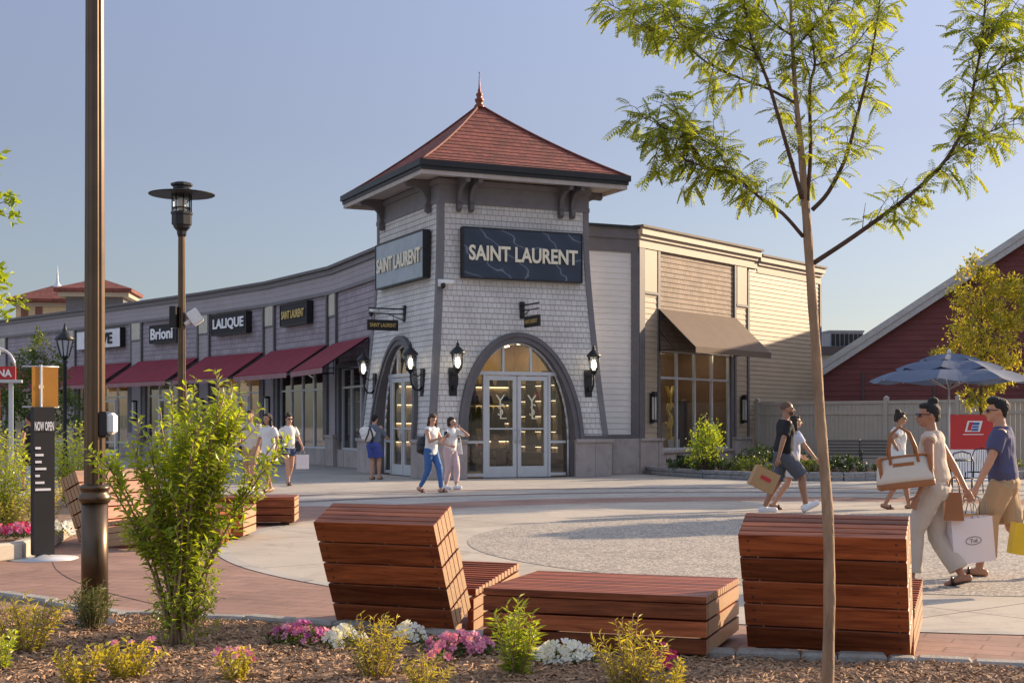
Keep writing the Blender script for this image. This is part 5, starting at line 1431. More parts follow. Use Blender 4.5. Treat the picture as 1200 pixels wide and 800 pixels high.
    # head
    def hp_(x, y, z): return hm @ (Vector((x, y, z)) * H)
    b.ell(hp_(0, -.008, .018), (.044 * H, .055 * H, .052 * H), hm.to_3x3().to_4x4(), 20, 14)
    b.ell(hp_(0, .012, -.012), (.036 * H, .042 * H, .05 * H), hm.to_3x3().to_4x4(), 18, 12)
    b.ell(hp_(0, .034, -.045), (.018 * H, .018 * H, .014 * H)); b.tube(hp_(0, .052, .006), hp_(0, .063, -.014), .0055 * H, .009 * H, ends=1); b.ell(hp_(0, .052, -.030), (.013 * H, .007 * H, .006 * H))
    for sx in (-1, 1): b.ell(hp_(sx * .044, -.004, -.004), (.006 * H, .012 * H, .017 * H), hm.to_3x3().to_4x4()); b.ell(hp_(sx * .02, .047, .014), (.014 * H, .006 * H, .004 * H))
    body = remeshed(b, vox, 'body', skin, t, 2)
    # eyes, lips
    b = MB(m)
    for sx in (-1, 1): b.ell(hp_(sx * .017, .0495, .004), (.008 * H, .005 * H, .0038 * H), None, 8, 6)
    b.build('eye', flat('dark_eye', (.03, .02, .015), .2), t)
    b = MB(m); b.ell(hp_(0, .0565, -.0305), (.0115 * H, .004 * H, .0045 * H), None, 8, 6); b.build('lips', flat('lip', (.32, .09, .075), .5), t)
    # hair
    hair = P.get('hair')
    if hair:
        b = MB(m); hmat = flat('hair_' + hair[1], {'dark': (.022, .014, .01), 'black': (.009, .008, .008), 'brown': (.06, .028, .015)}[hair[1]], .7, bump=1., bs=55, stretch=(1, 1, .15), var=.5, vs=30)
        b.ell(hp_(0, -.016, .026), (.0485 * H, .0545 * H, .052 * H), hm.to_3x3().to_4x4(), 20, 14)
        b.ell(hp_(0, .018, .052), (.038 * H, .03 * H, .02 * H), hm.to_3x3().to_4x4())
        if hair[0] == 'bun': b.ell(hp_(0, -.03, .078), (.028 * H, .03 * H, .026 * H)); b.ell(hp_(0, -.05, -.0), (.036 * H, .02 * H, .035 * H))
        elif hair[0] == 'long':
            for sx in (-1, 1): b.tube(hp_(sx * .036, -.015, .02), hp_(sx * .05, -.012, -.085), .022 * H, .02 * H, ends=1)
            b.tube(hp_(0, -.045, .02), hp_(0, -.052, -.11), .036 * H, .03 * H, ends=1)
            for q in range(14): a = rnd(0, math.pi); b.ell(hp_(.052 * math.cos(a), -.045 * math.sin(a) - .005, rnd(-.11, .03)), (.017 * H,) * 3)
        elif hair[0] == 'bob':
            for sx in (-1, 1): b.tube(hp_(sx * .038, -.015, .02), hp_(sx * .042, -.01, -.045), .018 * H, .015 * H, ends=1)
            b.tube(hp_(0, -.042, .02), hp_(0, -.045, -.04), .034 * H, .028 * H, ends=1)
        else:
            b.ell(hp_(0, -.04, -.005), (.036 * H, .022 * H, .035 * H))
            if hair[0] == 'thick': b.ell(hp_(0, .012, .06), (.044 * H, .045 * H, .026 * H)); b.ell(hp_(0, .04, .055), (.03 * H, .016 * H, .014 * H))
        remeshed(b, max(.006, vox * .8), 'hair', hmat, t, 2, .0025, 60)
    if P.get('stubble'):
        b = MB(m); b.ell(hp_(0, -.012, .024), (.0452 * H, .0545 * H, .0505 * H), hm.to_3x3().to_4x4(), 20, 14); remeshed(b, .008, 'hair', flat('cropped_hair', (.13, .075, .05), .8), t, 1)
        b = MB(m); b.ell(hp_(0, .02, -.028), (.036 * H, .038 * H, .03 * H), hm.to_3x3().to_4x4()); remeshed(b, .008, 'beard', flat('cropped_beard', (.10, .055, .035), .85), t, 1)
    if P.get('shades'):
        b = MB(m)
        for sx in (-1, 1): b.ell(hp_(sx * .019, .054, .004), (.0175 * H, .005 * H, .012 * H), hm.to_3x3().to_4x4(), 12, 8); b.tube(hp_(sx * .034, .052, .008), hp_(sx * .047, -.004, .006), .0022 * H, n=5)
        b.tube(hp_(-.008, .057, .008), hp_(.008, .057, .008), .0025 * H, n=5)
        b.build('sunglasses', flat('dark_lens', (.008, .008, .01), .12), t)
    # clothing
    e = .010 + vox * .35
    def inf(secs, dx, zlo=None): return [((c[0], c[1], c[2]), rx + dx, ry + dx) for (c, rx, ry) in secs]
    top = P.get('top')
    if top:
        b = MB(m); lo = top.get('hem', .47)
        hemk = top.get('flare', 1.0)
        secs = [sec(lo, (hp * 1.0) * hemk, .07 * hemk), sec(lo + .05, hp * .98 * (1 + hemk) / 2, .068), sec(.575, (wa * 1.16 + top.get('loose', 0)), .062 + top.get('loose', 0)), sec(.62, wa * 1.1 + top.get('loose', 0), .058 + top.get('loose', 0), .003), sec(.68, wa * 1.16 + top.get('loose', 0) * .7, .062, .006), sec(.73, ch * 1.04, .07, .01), sec(.775, shd * .97, .061, .002), sec(.808, shd * .82, .05, -.004), sec(.826, .052, .042, -.006), sec(.836, .043, .04, -.005)]
        b.loft(inf(secs, e), 22)
        sl = top.get('sleeve', .55)
        if sl > 0:
            for (s_, el, wr, sx) in arms:
                if sl <= 1: p1 = s_.lerp(el, sl); b.tube(s_ - Vector((sx * .03 * H, 0, -.002 * H)), p1, .036 * k + e, (.031 if sl < .9 else .027) * k + e, n=14)
                else: b.tube(s_ - Vector((sx * .03 * H, 0, 0)), el, .036 * k + e, .027 * k + e, n=14, ends=1); b.tube(el, el.lerp(wr, sl - 1), .028 * k + e, .024 * k + e, n=14)
        for c in top.get('cuts', []): pass
        remeshed(b, vox, 'shirt', top['mat'], t, 2, .012, 9, (1, 1, .6))
    bt = P.get('bottom')
    if bt:
        b = MB(m); e2 = e + .004 + bt.get('loose', 0)
        hi = bt.get('waist', .585)
        if bt.get('skirt'):
            zk = bt['len']; secs = [sec(zk, hp * 1.25, .10), sec((zk + .5) / 2, hp * 1.15, .085), sec(.5, hp, .07), sec(hi, wa * 1.15, .06)]
            b.loft(inf(secs, e2), 22)
        else:
            secs = [sec(.455, hp * .75, .058), sec(.485, hp, .067, -.006), sec(.52, hp * .99, .07, -.008), sec(.56, hp * .9, .062), sec(hi, wa * 1.12, .056)]
            b.loft(inf(secs, e2 * .8), 22)
            for (hip, kn, an, ft) in legs:
                ln = bt['len']   # 0..1 thigh ; 1..2 shank
                w0 = .054 * k + e2
                if ln <= 1: b.tube(hip + Vector((0, 0, .01 * H)), hip.lerp(kn, ln), w0, (.052 - .014 * ln) * k + e2 + bt.get('flare', .006), n=16)
                else: b.tube(hip + Vector((0, 0, .01 * H)), kn, w0, .037 * k + e2, n=16, ends=1); b.tube(kn, kn.lerp(an, ln - 1), .037 * k + e2, bt.get('cuff', .024) * k + e2, n=16)
        remeshed(b, vox, 'trousers' if not bt.get('skirt') else 'skirt', bt['mat'], t, 2, .011, 10, (1, 1, .5))
    shs = P.get('shoes')
    if shs:
        for (hip, kn, an, ft) in legs:
            a = ft[3]; fd = Vector((0, math.cos(a), math.sin(a))); fu = Vector((0, -math.sin(a), math.cos(a))); heel = an - fu * .022 * H - fd * .032 * H; toe = heel + fd * .132 * H
            b = MB(m)
            if shs[0] == 'sandal':
                q = Matrix((Vector((1, 0, 0)), fd, fu)).transposed().to_4x4(); c = heel.lerp(toe, .5) - fu * .019 * H; b.ell(c, (.027 * H, .08 * H, .007 * H), q); p = heel.lerp(toe, .66)
                b.path([p + Vector((-.024 * H, 0, 0)) - fu * .016 * H, p + Vector((-.02 * H, 0, 0)) + fu * .012 * H, p + fu * .022 * H, p + Vector((.02 * H, 0, 0)) + fu * .012 * H, p + Vector((.024 * H, 0, 0)) - fu * .016 * H], .008 * H, 6); b.build('sandal', shs[1], t)
            else:
                b.tube(heel, toe, .027 * H, .023 * H, ends=1, n=12); b.tube(an - fu * .005 * H, heel.lerp(toe, .35), .026 * H, .026 * H, ends=1, n=12); b.tube(heel - fu * .012 * H, toe - fu * .008 * H, .026 * H, .022 * H, ends=1, n=12)
                remeshed(b, .009, 'shoe', shs[1], t, 2)
    t['_'] = 0; del t['_']
    return t, m, dict(arms=arms, legs=legs, torso=torso, H=H, hp=hp_)
skinA = flat('skin_tan', (.47, .25, .155), .5, var=.05); skinB = flat('skin_brown', (.35, .175, .105), .5, var=.05); skinC = flat('skin_fair', (.52, .29, .20), .5, var=.05)
white_c = flat('white_cotton', (.74, .73, .72), .85, var=.04); black_c = flat('black_cotton', (.014, .014, .016), .9, var=.2)
navy_c = flat('navy_knit', (.065, .07, .15), .85, var=.1); khaki_c = flat('khaki_twill', (.42, .28, .155), .85, var=.07); beige_c = flat('beige_linen', (.54, .45, .37), .85, var=.05)
sand_c = flat('sand_linen', (.50, .44, .375), .85, var=.05); jean_c = flat('blue_denim', (.055, .145, .36), .8, var=.2, vs=8); pink_c = flat('pale_pink_cotton', (.60, .45, .46), .85, var=.05)
shortblue = flat('blue_shorts', (.05, .075, .30), .8, var=.1); grey_c = flat('grey_shorts', (.085, .09, .11), .85, var=.1); brown_sh = flat('brown_leather', (.10, .045, .025), .5); white_sh = flat('white_leather', (.75, .75, .76), .4); black_sh = flat('black_leather', (.015, .015, .017), .4)
tan_l = flat('tan_leather_trim', (.30, .115, .035), .45); canvas_w = flat('white_canvas', (.60, .56, .49), .85, var=.04); kraft = flat('kraft_paper', (.45, .27, .13), .8, var=.05); paperw = flat('white_paper', (.72, .68, .72), .6, var=.03); yell = flat('yellow_bag', (.75, .48, .02), .5); darkjean = flat('dark_denim_shorts', (.05, .08, .17), .8)
def hand_point(m, d, i, drop=.075):
    wr = d['arms'][i][2]; return m @ (wr + Vector((0, 0, -drop)))
def paper_bag(p, W, D, Hh, rz, mat, label, mark=None, tilt=0., name='shopping_bag', cat='bag', group=None, hl=.16):
    "p = grip point"
    m = Matrix.Translation(p) @ Matrix.Rotation(rz, 4, 'Z') @ Matrix.Rotation(tilt, 4, 'Y') @ Matrix.Translation((0, 0, -hl - Hh))
    t = thing(name, label, cat, m, group)
    b = MB(m); a = .006
    vs = [(-W/2, -D/2, 0), (W/2, -D/2, 0), (W/2, D/2, 0), (-W/2, D/2, 0), (-W/2, -D/2 - .006, Hh), (W/2, -D/2 - .006, Hh), (W/2, D/2 + .006, Hh), (-W/2, D/2 + .006, Hh)]
    vi = [(x * .985, y * .96, max(z, .004)) for x, y, z in vs]
    b.mesh(vs + vi, [(3, 2, 1, 0), (0, 1, 5, 4), (1, 2, 6, 5), (2, 3, 7, 6), (3, 0, 4, 7), (8, 9, 10, 11), (9, 8, 12, 13), (10, 9, 13, 14), (11, 10, 14, 15), (8, 11, 15, 12), (4, 5, 13, 12), (5, 6, 14, 13), (6, 7, 15, 14), (7, 4, 12, 15)])
    b.build('bag_body', mat, t)
    b = MB(m)
    for y in (-D/2 + .01, D/2 - .01): b.path([(-W * .2, y, Hh - .02), (-W * .16, y * .7, Hh + hl * .7), (0, 0, Hh + hl), (W * .16, y * .7, Hh + hl * .7), (W * .2, y, Hh - .02)], .005, 6)
    b.build('handle', flat('grey_cord', (.25, .25, .26)), t)
    if mark == 'oval':
        b = MB(m)
        for k in range(24):
            a0 = 2 * math.pi * k / 24; a1 = 2 * math.pi * (k + 1) / 24
            b.tube((.075 * math.cos(a0), -D/2 - .006, Hh * .5 + .036 * math.sin(a0)), (.075 * math.cos(a1), -D/2 - .006, Hh * .5 + .036 * math.sin(a1)), .003, n=4)
        b.build('printed_oval', flat('grey_print', (.2, .2, .22)), t); text('Tol', .07, .035, m @ Matrix.Translation((0, -D/2 - .006, Hh * .5)), flat('grey_print', (.2, .2, .22)), t, 'lettering', .002)
    if mark == 'red':
        b = MB(m); b.box(-W * .22, W * .22, -D/2 - .009, -D/2 - .006, Hh * .45, Hh * .64); b.build('printed_label', 'red_sign', t)
    return t
random.seed(77)
g = G(1096, 688)
# foreground woman, walking left and slightly away
tw_, mw, dw = person('woman with dark bun in beige sleeveless top and loose sand trousers', (g[0], g[1]), R(60), 1.66, skinB,
    dict(lf=(0, .20, .0, 0.05), rf=(0, -.22, .03, -.28), lh=(-.165, .05, .50), rh=(.10, -.14, .525, (.3, -.5, -1)), hair=('bun', 'black'), turn=R(32), lean=.05, shades=True,
         top=dict(mat=beige_c, sleeve=.12, hem=.50, loose=.018), bottom=dict(mat=sand_c, len=1.86, loose=.012, cuff=.040, waist=.6), shoes=('sandal', black_sh)), .0085)
# canvas weekender on the far (left) ... carried in front of her back hip towards camera
def duffel(m, label):
    t = thing('canvas_bag', label, 'bag', m)
    W, D, Hh = .50, .22, .27
    b = MB(m); 
    for (z0, z1, mat, nm) in ((.055, Hh, canvas_w, 'bag_body'), (0, .057, tan_l, 'leather_base')):
        b = MB(m); secs = []
        n = 8
        vs = []
        rows = [z0 + (z1 - z0) * k / 5 for k in range(6)]
        for z in rows:
            u = z / Hh; w_ = W / 2 * (1.0 - .16 * u * u) * (.95 if z == 0 else 1); d_ = D / 2 * (1 - .55 * u ** 1.5) * (.9 if z == 0 else 1)
            for k in range(20):
                a = 2 * math.pi * k / 20; ca, sa = math.cos(a), math.sin(a); pw = .35
                vs.append((w_ * math.copysign(abs(ca) ** pw, ca), d_ * math.copysign(abs(sa) ** pw, sa), z + .012 * math.sin(3 * a) * u))
        fs = [tuple(reversed(range(20))), tuple(range(100, 120))]
        for j in range(5):
            for k in range(20): x = j * 20 + k; y = j * 20 + (k + 1) % 20; fs.append((x, y, y + 20, x + 20))
        b.mesh(vs, fs, None, True); b.build(nm, mat, t)
    b = MB(m); b.box(-.215, .215, -.055, .055, Hh - .005, Hh + .02, bev=.008)
    b.box(-.10, .08, -.076, -.066, Hh - .075, Hh - .045); 
    for x in (-.225, .2): b.box(x, x + .03, -.08, .08, .05, Hh + .012, bev=.01)
    b.build('leather_trim', tan_l, t)
    for y in (-.07, .07):
        b = MB(m); b.path([(-.12, y, Hh - .05), (-.115, y, Hh + .08), (-.08, y * .6, Hh + .21), (0, y * .4, Hh + .27), (.08, y * .6, Hh + .21), (.115, y, Hh + .08), (.12, y, Hh - .05)], .012, 6); b.build('strap', tan_l, t)
    return t
# bag hangs on the near (left) shoulder side: local left of the woman = towards camera
pb = mw @ Vector((-.27, -.02, 0)); duffel(Matrix.Translation((pb.x - .21, pb.y, .91)) @ Matrix.Rotation(R(-8), 4, 'Z') @ Matrix.Rotation(R(-7), 4, 'Y'), 'large off white canvas bag with tan leather trim on the woman\'s shoulder')
# tan leather pouch at her hip
m = Matrix.Translation(mw @ Vector((-.02, -.17, .60))) @ Matrix.Rotation(R(-15), 4, 'Z')
t = thing('leather_pouch', 'small tan leather bag hanging behind the woman in beige', 'bag', m)
b = MB(m); handbag(b, 0, 0, 0, .17, .25); b.build('bag_body', tan_l, t); b = MB(m); b.path([(-.05, 0, .24), (-.06, 0, .38), (-.1, .0, .5)], .007, 5); b.build('strap', tan_l, t)
hpnt = mw @ (dw['arms'][1][2] + Vector((0, 0, -.08)))
p = Vector((XP(1124, g[1] - .1), g[1] - .05, .72)); 
g2 = G(1168, 678)
# man in navy polo
tm_, mm_, dm_ = person('man in navy polo shirt and khaki shorts with sunglasses at the right edge', (g2[0] + .10, g2[1] + .1), R(70), 1.71, skinA,
    dict(fem=False, lf=(0, .22, 0, .05), rf=(0, -.42, .14, -.75), lh=(-.17, .14, .50), rh=(.17, .02, .47), hair=('thick', 'black'), turn=R(10), lean=.04, shades=True,
         top=dict(mat=navy_c, sleeve=.62, hem=.47, loose=.008), bottom=dict(mat=khaki_c, len=.9, loose=.008, flare=.018), shoes=('sandal', black_sh)), .0085)
hl = mm_ @ (dm_['arms'][0][2] + Vector((0, 0, -.09)))
hw_ = mw @ (dw['arms'][1][2] + Vector((0, 0, -.09)))
hwl = mw @ (dw['arms'][0][2] + Vector((0, 0, -.09)))
paper_bag(hl, .38, .16, .40, R(12), kraft, 'brown paper shopping bag with white edge carried by the man in the navy polo', hl=.17, tilt=.05)
paper_bag(hw_ + Vector((0, -.0, .0)), .40, .14, .40, R(10), paperw, 'white paper shopping bag with an oval print carried by the woman in beige', 'oval', hl=.17, tilt=-.1)
hr = mm_ @ (dm_['arms'][1][2] + Vector((0, 0, -.09)))
paper_bag(Vector((XP(1211, 12.2), 12.2, .76)), .3, .12, .27, R(0), yell, 'yellow shopping bag at the right edge of the picture', hl=.16, tilt=.15)
# man in black tee and grey shorts (walking right)
g3 = G(918, 601)
t3, m3, d3 = person('man with cropped hair in black tee, grey shorts and white sneakers carrying a brown bag', g3, R(-84), 1.84, skinB,
    dict(fem=False, lf=(0, -.30, .0, .0), rf=(0, .36, .05, .4), lh=(-.17, .04, .47), rh=(.16, -.10, .475), stubble=True, turn=R(-12), lean=.05,
         top=dict(mat=black_c, sleeve=.7, hem=.47, loose=.012), bottom=dict(mat=grey_c, len=.92, loose=.01, flare=.02), shoes=('shoe', white_sh)), .010)
paper_bag(m3 @ (d3['arms'][1][2] + Vector((0, -.12, -.09))), .42, .16, .34, R(8), kraft, 'brown paper bag with a red label swinging behind the man in black tee', 'red', hl=.13, tilt=.45)
g4 = G(938, 600)
person('woman in pale blue white outfit walking behind the man in black tee', (g4[0], g4[1] + .7), R(-84), 1.62, skinA,
    dict(lf=(0, .25, .0, .15), rf=(0, -.34, .03, -.3), lh=(-.14, .14, .56), rh=(.16, .22, .52), hair=('long', 'dark'), lean=.05,
         top=dict(mat=flat('pale_blue_cotton', (.55, .58, .68), .85), sleeve=.7, hem=.44, loose=.012), bottom=dict(mat=flat('pale_blue_cotton', (.55, .58, .68), .85), len=.7, loose=.01, flare=.02), shoes=('sandal', black_sh)), .011)
# woman in white tee behind
g5 = G(1052, 597)
t5, m5, d5 = person('woman with high bun and sunglasses in white tee, walking right with white bags', g5, R(-80), 1.68, skinB,
    dict(lf=(0, .24, .0, .1), rf=(0, -.26, .02, -.25), lh=(-.15, .08, .50), rh=(.13, -.06, .60), hair=('bun', 'dark'), lean=.03, shades=True, turn=R(-5),
         top=dict(mat=white_c, sleeve=.6, hem=.49, loose=.008), bottom=dict(mat=flat('grey_white_shorts', (.55, .55, .53), .85), len=.5, loose=.01, flare=.012), shoes=('sandal', brown_sh)), .011)
paper_bag(m5 @ (d5['arms'][0][2] + Vector((0, .02, -.08))), .34, .14, .30, R(0), paperw, 'white paper bag carried low by the woman in white tee', hl=.14)
b_ = m5 @ Vector((.2, -.1, .84)); mm2 = Matrix.Translation(b_); t = thing('clutch_bag', 'small white bag at the hip of the woman in white tee', 'bag', mm2); b = MB(mm2); handbag(b, 0, 0, 0, .26, .2); b.build('bag_body', white_c, t); b = MB(mm2); b.path([(-.05, 0, .2), (0, 0, .5), (.05, 0, .2)], .006, 5); b.build('strap', tan_l, t)
# two women in front of the tower
g6 = G(505, 577)
t6, m6, d6 = person('woman with curly hair looking at her phone in blue jeans', g6, R(-125), 1.69, skinC,
    dict(lf=(.03, .24, 0, .05), rf=(-.03, -.26, .02, -.35), lh=(-.06, .2, .70, (-.5, -.3, -1)), rh=(.05, .2, .69, (.5, -.3, -1)), hair=('long', 'brown'), turn=R(-35), nod=.4, lean=.03,
         top=dict(mat=white_c, sleeve=0.15, hem=.47, loose=.008), bottom=dict(mat=jean_c, len=1.93, loose=-.004, cuff=.018), shoes=('sandal', brown_sh)), .011)
mb_ = m6 @ Vector((-.0, -.22, .82)); mk = Matrix.Translation(mb_) @ Matrix.Rotation(R(-20), 4, 'Z')
t = thing('backpack', 'black bag hanging behind the woman in blue jeans', 'bag', mk); b = MB(mk); b.ell((0, 0, .18), (.15, .12, .21)); b.ell((-.02, -.06, .1), (.11, .08, .1)); remeshed(b, .012, 'bag_body', black_sh, t, 2, .01, 12)
b = MB(mk); b.path([(0, .05, .36), (.04, .08, .5), (.12, .05, .58)], .014, 6); b.build('strap', black_sh, t)
ph = m6 @ Vector((0, .4, 1.2)); mk = Matrix.Translation(ph); t = thing('mobile_phone', 'phone held by the curly haired woman', 'phone', mk); b = MB(mk); b.box(-.035, .035, -.005, .005, -.02, .12, Matrix.Rotation(-.5, 4, 'X'), bev=.003); b.build('phone_body', black_sh, t)
g7 = G(528, 573)
t7, m7, d7 = person('woman in white top and pale pink trousers raising a hand to her face', g7, R(-140), 1.63, skinC,
    dict(lf=(.02, .14, 0, .0), rf=(-.02, -.12, 0, -.1), lh=(-.09, .10, .84, (-.7, .5, -.6)), rh=(.12, .14, .60), hair=('bob', 'dark'), turn=R(20), lean=.02,
         top=dict(mat=white_c, sleeve=.75, hem=.50, loose=.008), bottom=dict(mat=pink_c, len=1.8, loose=.002, cuff=.026), shoes=('shoe', white_sh)), .011)
mk = Matrix.Translation(m7 @ Vector((-.2, .05, .78))); t = thing('tote_bag', 'white tote on the arm of the woman in pink trousers', 'bag', mk); b = MB(mk); handbag(b, 0, 0, 0, .16, .26); b.build('bag_body', white_c, t)
# man entering the side door
g8 = G(438, 562)
t8, m8, d8 = person('man in blue shorts seen from behind at the side door of the tower', g8, R(-25), 1.72, skinA,
    dict(fem=False, lf=(0, .0, 0, .0), rf=(.02, .12, 0, 0), lh=(-.15, .12, .55), rh=(.12, .25, .62), hair=('short', 'black'), lean=.04,
         top=dict(mat=flat('grey_blue_tee', (.12, .14, .19), .85), sleeve=.95, hem=.48, loose=.01), bottom=dict(mat=shortblue, len=.78, loose=.012, flare=.02), shoes=('sandal', brown_sh)), .012)
mk = Matrix.Translation(m8 @ Vector((-.08, -.18, .98))) ; t = thing('shoulder_bag', 'white and black bag slung on the back of the man in blue shorts', 'bag', mk); b = MB(mk); b.ell((0, 0, .22), (.2, .12, .2)); b.ell((-.08, 0, .32), (.15, .1, .1)); remeshed(b, .014, 'bag_body', white_c, t, 2, .02, 10)
b = MB(mk); b.path([(.1, -.02, .0), (.15, -.1, .15), (.12, -.12, .28), (.05, -.02, .42)], .025, 6); b.path([(-.05, -.12, .05), (.02, -.14, .2), (.05, -.1, .36)], .02, 6); b.build('strap', black_sh, t)
# pair left of the awnings
g9 = G(338, 569)
t9, m9, d9 = person('woman in white tee and dark denim shorts with sunglasses walking towards the camera', g9, R(-150), 1.70, skinC,
    dict(lf=(.0, -.22, .02, -.3), rf=(.0, .2, .0, .1), lh=(-.16, .12, .55), rh=(.16, .05, .52), hair=('bun', 'dark'), lean=.02, shades=True,
         top=dict(mat=white_c, sleeve=.6, hem=.50, loose=.01), bottom=dict(mat=darkjean, len=.42, loose=.004, flare=.01), shoes=('sandal', brown_sh)), .012)
mk = Matrix.Translation(m9 @ Vector((-.22, 0, .8))); t = thing('black_handbag', 'black handbag on the arm of the woman in denim shorts', 'bag', mk); b = MB(mk); handbag(b, 0, 0, 0, .22, .26); b.build('bag_body', black_sh, t)
paper_bag(m9 @ (d9['arms'][0][2] + Vector((0, 0, -.08))), .3, .12, .34, R(20), paperw, 'white carrier bag of the woman in denim shorts', hl=.12)
g10 = G(315, 577)
person('woman in white dress partly hidden by the big shrub', g10, R(150), 1.70, skinA,
    dict(lf=(0, .16, 0, 0), rf=(0, -.16, .01, -.2), lh=(-.15, .06, .5), rh=(.15, .1, .5), hair=('long', 'dark'),
         top=dict(mat=white_c, sleeve=.6, hem=.48, loose=.012), bottom=dict(mat=white_c, skirt=True, len=.36), shoes=('sandal', brown_sh)), .012)
g11 = G(294, 574)
person('person in cream top behind the right edge of the big shrub', g11, R(170), 1.78, skinC,
    dict(fem=False, lf=(0, .12, 0, 0), rf=(0, -.12, .0, -.1), lh=(-.16, .08, .5), rh=(.16, .05, .5), hair=('short', 'brown'),
         top=dict(mat=flat('cream_cotton', (.62, .56, .5), .85), sleeve=.65, hem=.48), bottom=dict(mat=khaki_c, len=.9), shoes=('shoe', white_sh)), .013)
g12 = G(36, 575)
person('woman in black top at the far left walking away', g12, R(60), 1.68, skinA,
    dict(lf=(0, .16, 0, 0), rf=(0, -.16, .01, -.2), lh=(-.15, .06, .5), rh=(.15, .1, .5), hair=('bun', 'black'),
         top=dict(mat=black_c, sleeve=.2, hem=.48), bottom=dict(mat=black_c, len=.8, loose=.01), shoes=('sandal', brown_sh)), .013)
# ------------------------------------------------------------ vegetation
def jitter_path(p0, p1, n, amp):
    p0 = Vector(p0); p1 = Vector(p1)
    return [p0.lerp(p1, k / n) + (rdir() * amp if 0 < k < n else Vector((0, 0, 0))) for k in range(n + 1)]
def stem_plant(x, y, h, spread, ns, label, name, cat, mat, L=.05, W=.014, z=.06, per=22, low=.1, vase=.5, group=None, flowers=None, smat='bark'):
    m = T(x, y, z); t = thing(name, label, cat, m, group)
    st = MB(m); lf = MB(m); fl = MB(m)
    for s_ in range(ns):
        a = rnd(0, 6.283); r = spread * math.sqrt(random.random()); hh = h * (1 - .35 * (r / spread) ** 2) * rnd(.72, 1.03)
        b0 = Vector((r * .25 * math.cos(a), r * .25 * math.sin(a), -.02)); tp = Vector((r * math.cos(a), r * math.sin(a), hh))
        md = b0.lerp(tp, .5) - Vector((math.cos(a), math.sin(a), 0)) * r * .15 * vase
        pts = [b0.lerp(md, u * 2) if u < .5 else md.lerp(tp, u * 2 - 1) for u in [k / 6 for k in range(7)]]
        pts = [p + rdir() * .006 for p in pts]
        st.path(pts, [.005 * (1 - .6 * k / 6) for k in range(7)], 4)
        for k in range(per):
            u = low + (1 - low) * (k + random.random()) / per; f = u * 6; i = min(5, int(f)); p = pts[i].lerp(pts[i + 1], f - i); ax = (pts[i + 1] - pts[i]).normalized()
            a2 = k * 2.4 + rnd(-.4, .4); o = ax.orthogonal().normalized(); o = Matrix.Rotation(a2, 3, ax) @ o
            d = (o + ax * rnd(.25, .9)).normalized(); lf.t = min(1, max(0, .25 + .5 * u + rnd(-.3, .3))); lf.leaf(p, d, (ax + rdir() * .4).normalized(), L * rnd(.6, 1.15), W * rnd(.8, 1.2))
        if flowers and random.random() < flowers[0]:
            fl.t = random.random(); blossom(fl, tp + Vector((0, 0, .01)), Vector((rnd(-.4, .4), -.6, .8)).normalized(), flowers[1])
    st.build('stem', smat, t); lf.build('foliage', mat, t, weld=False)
    if flowers and fl.f: fl.build('blossom', flowers[2], t, weld=False)
    return t
def blossom(b, p, n, r, petals=5):
    n = n.normalized(); a = n.orthogonal().normalized(); c = n.cross(a)
    for k in range(petals):
        t0 = 2 * math.pi * k / petals; am = t0 + math.pi / petals
        o = lambda t, rr, h: p + (a * math.cos(t) + c * math.sin(t)) * rr + n * h
        t1 = t0 + 2 * math.pi / petals
        b.face((p - n * r * .35, o(t0 + .08, r * .62, 0), o(t0 + .25, r * .98, r * .06), o(am, r, r * .12), o(t1 - .25, r * .98, r * .06), o(t1 - .08, r * .62, 0)))
def petunia(x, y, w_, d_, h, n, mats, label, r=.028):
    m = T(x, y, .06); t = thing('flower_clump', label, 'flowers', m)
    lf = MB(m)
    for k in range(int(n * 6)):
        a = rnd(0, 6.28); q = math.sqrt(random.random()); p = Vector((q * w_ * math.cos(a), q * d_ * math.sin(a), rnd(-.01, 1) * h * (1 - q * q * .6))); lf.t = random.random()
        lf.leaf(p, (rdir() + Vector((0, 0, .6))).normalized(), rdir(), rnd(.025, .045), .018)
    lf.build('foliage', 'willow_leaf', t, weld=False)
    for mat in mats:
        fl = MB(m)
        for k in range(int(n / len(mats))):
            a = rnd(0, 6.28); q = math.sqrt(random.random()); z = h * (1 - q * q * .6) + rnd(-.015, .03); fl.t = random.random()
            nrm = Vector((math.cos(a) * q, math.sin(a) * q - .45, .9)) + rdir() * .35
            blossom(fl, Vector((q * w_ * math.cos(a), q * d_ * math.sin(a), z)), nrm, r * rnd(.75, 1.2))
        fl.build('blossom', mat, t, weld=False)
    return t
def petal(name, c, c2):
    return leafmat(name, c, c2, .3, .6)
PINK = petal('pink_petal', (.55, .12, .30), (.85, .38, .55)); PURP = petal('purple_petal', (.30, .04, .20), (.5, .1, .35)); WHT = petal('white_petal', (.7, .7, .7), (.88, .88, .86)); MAG = petal('magenta_petal', (.55, .01, .12), (.75, .03, .22))
random.seed(101)
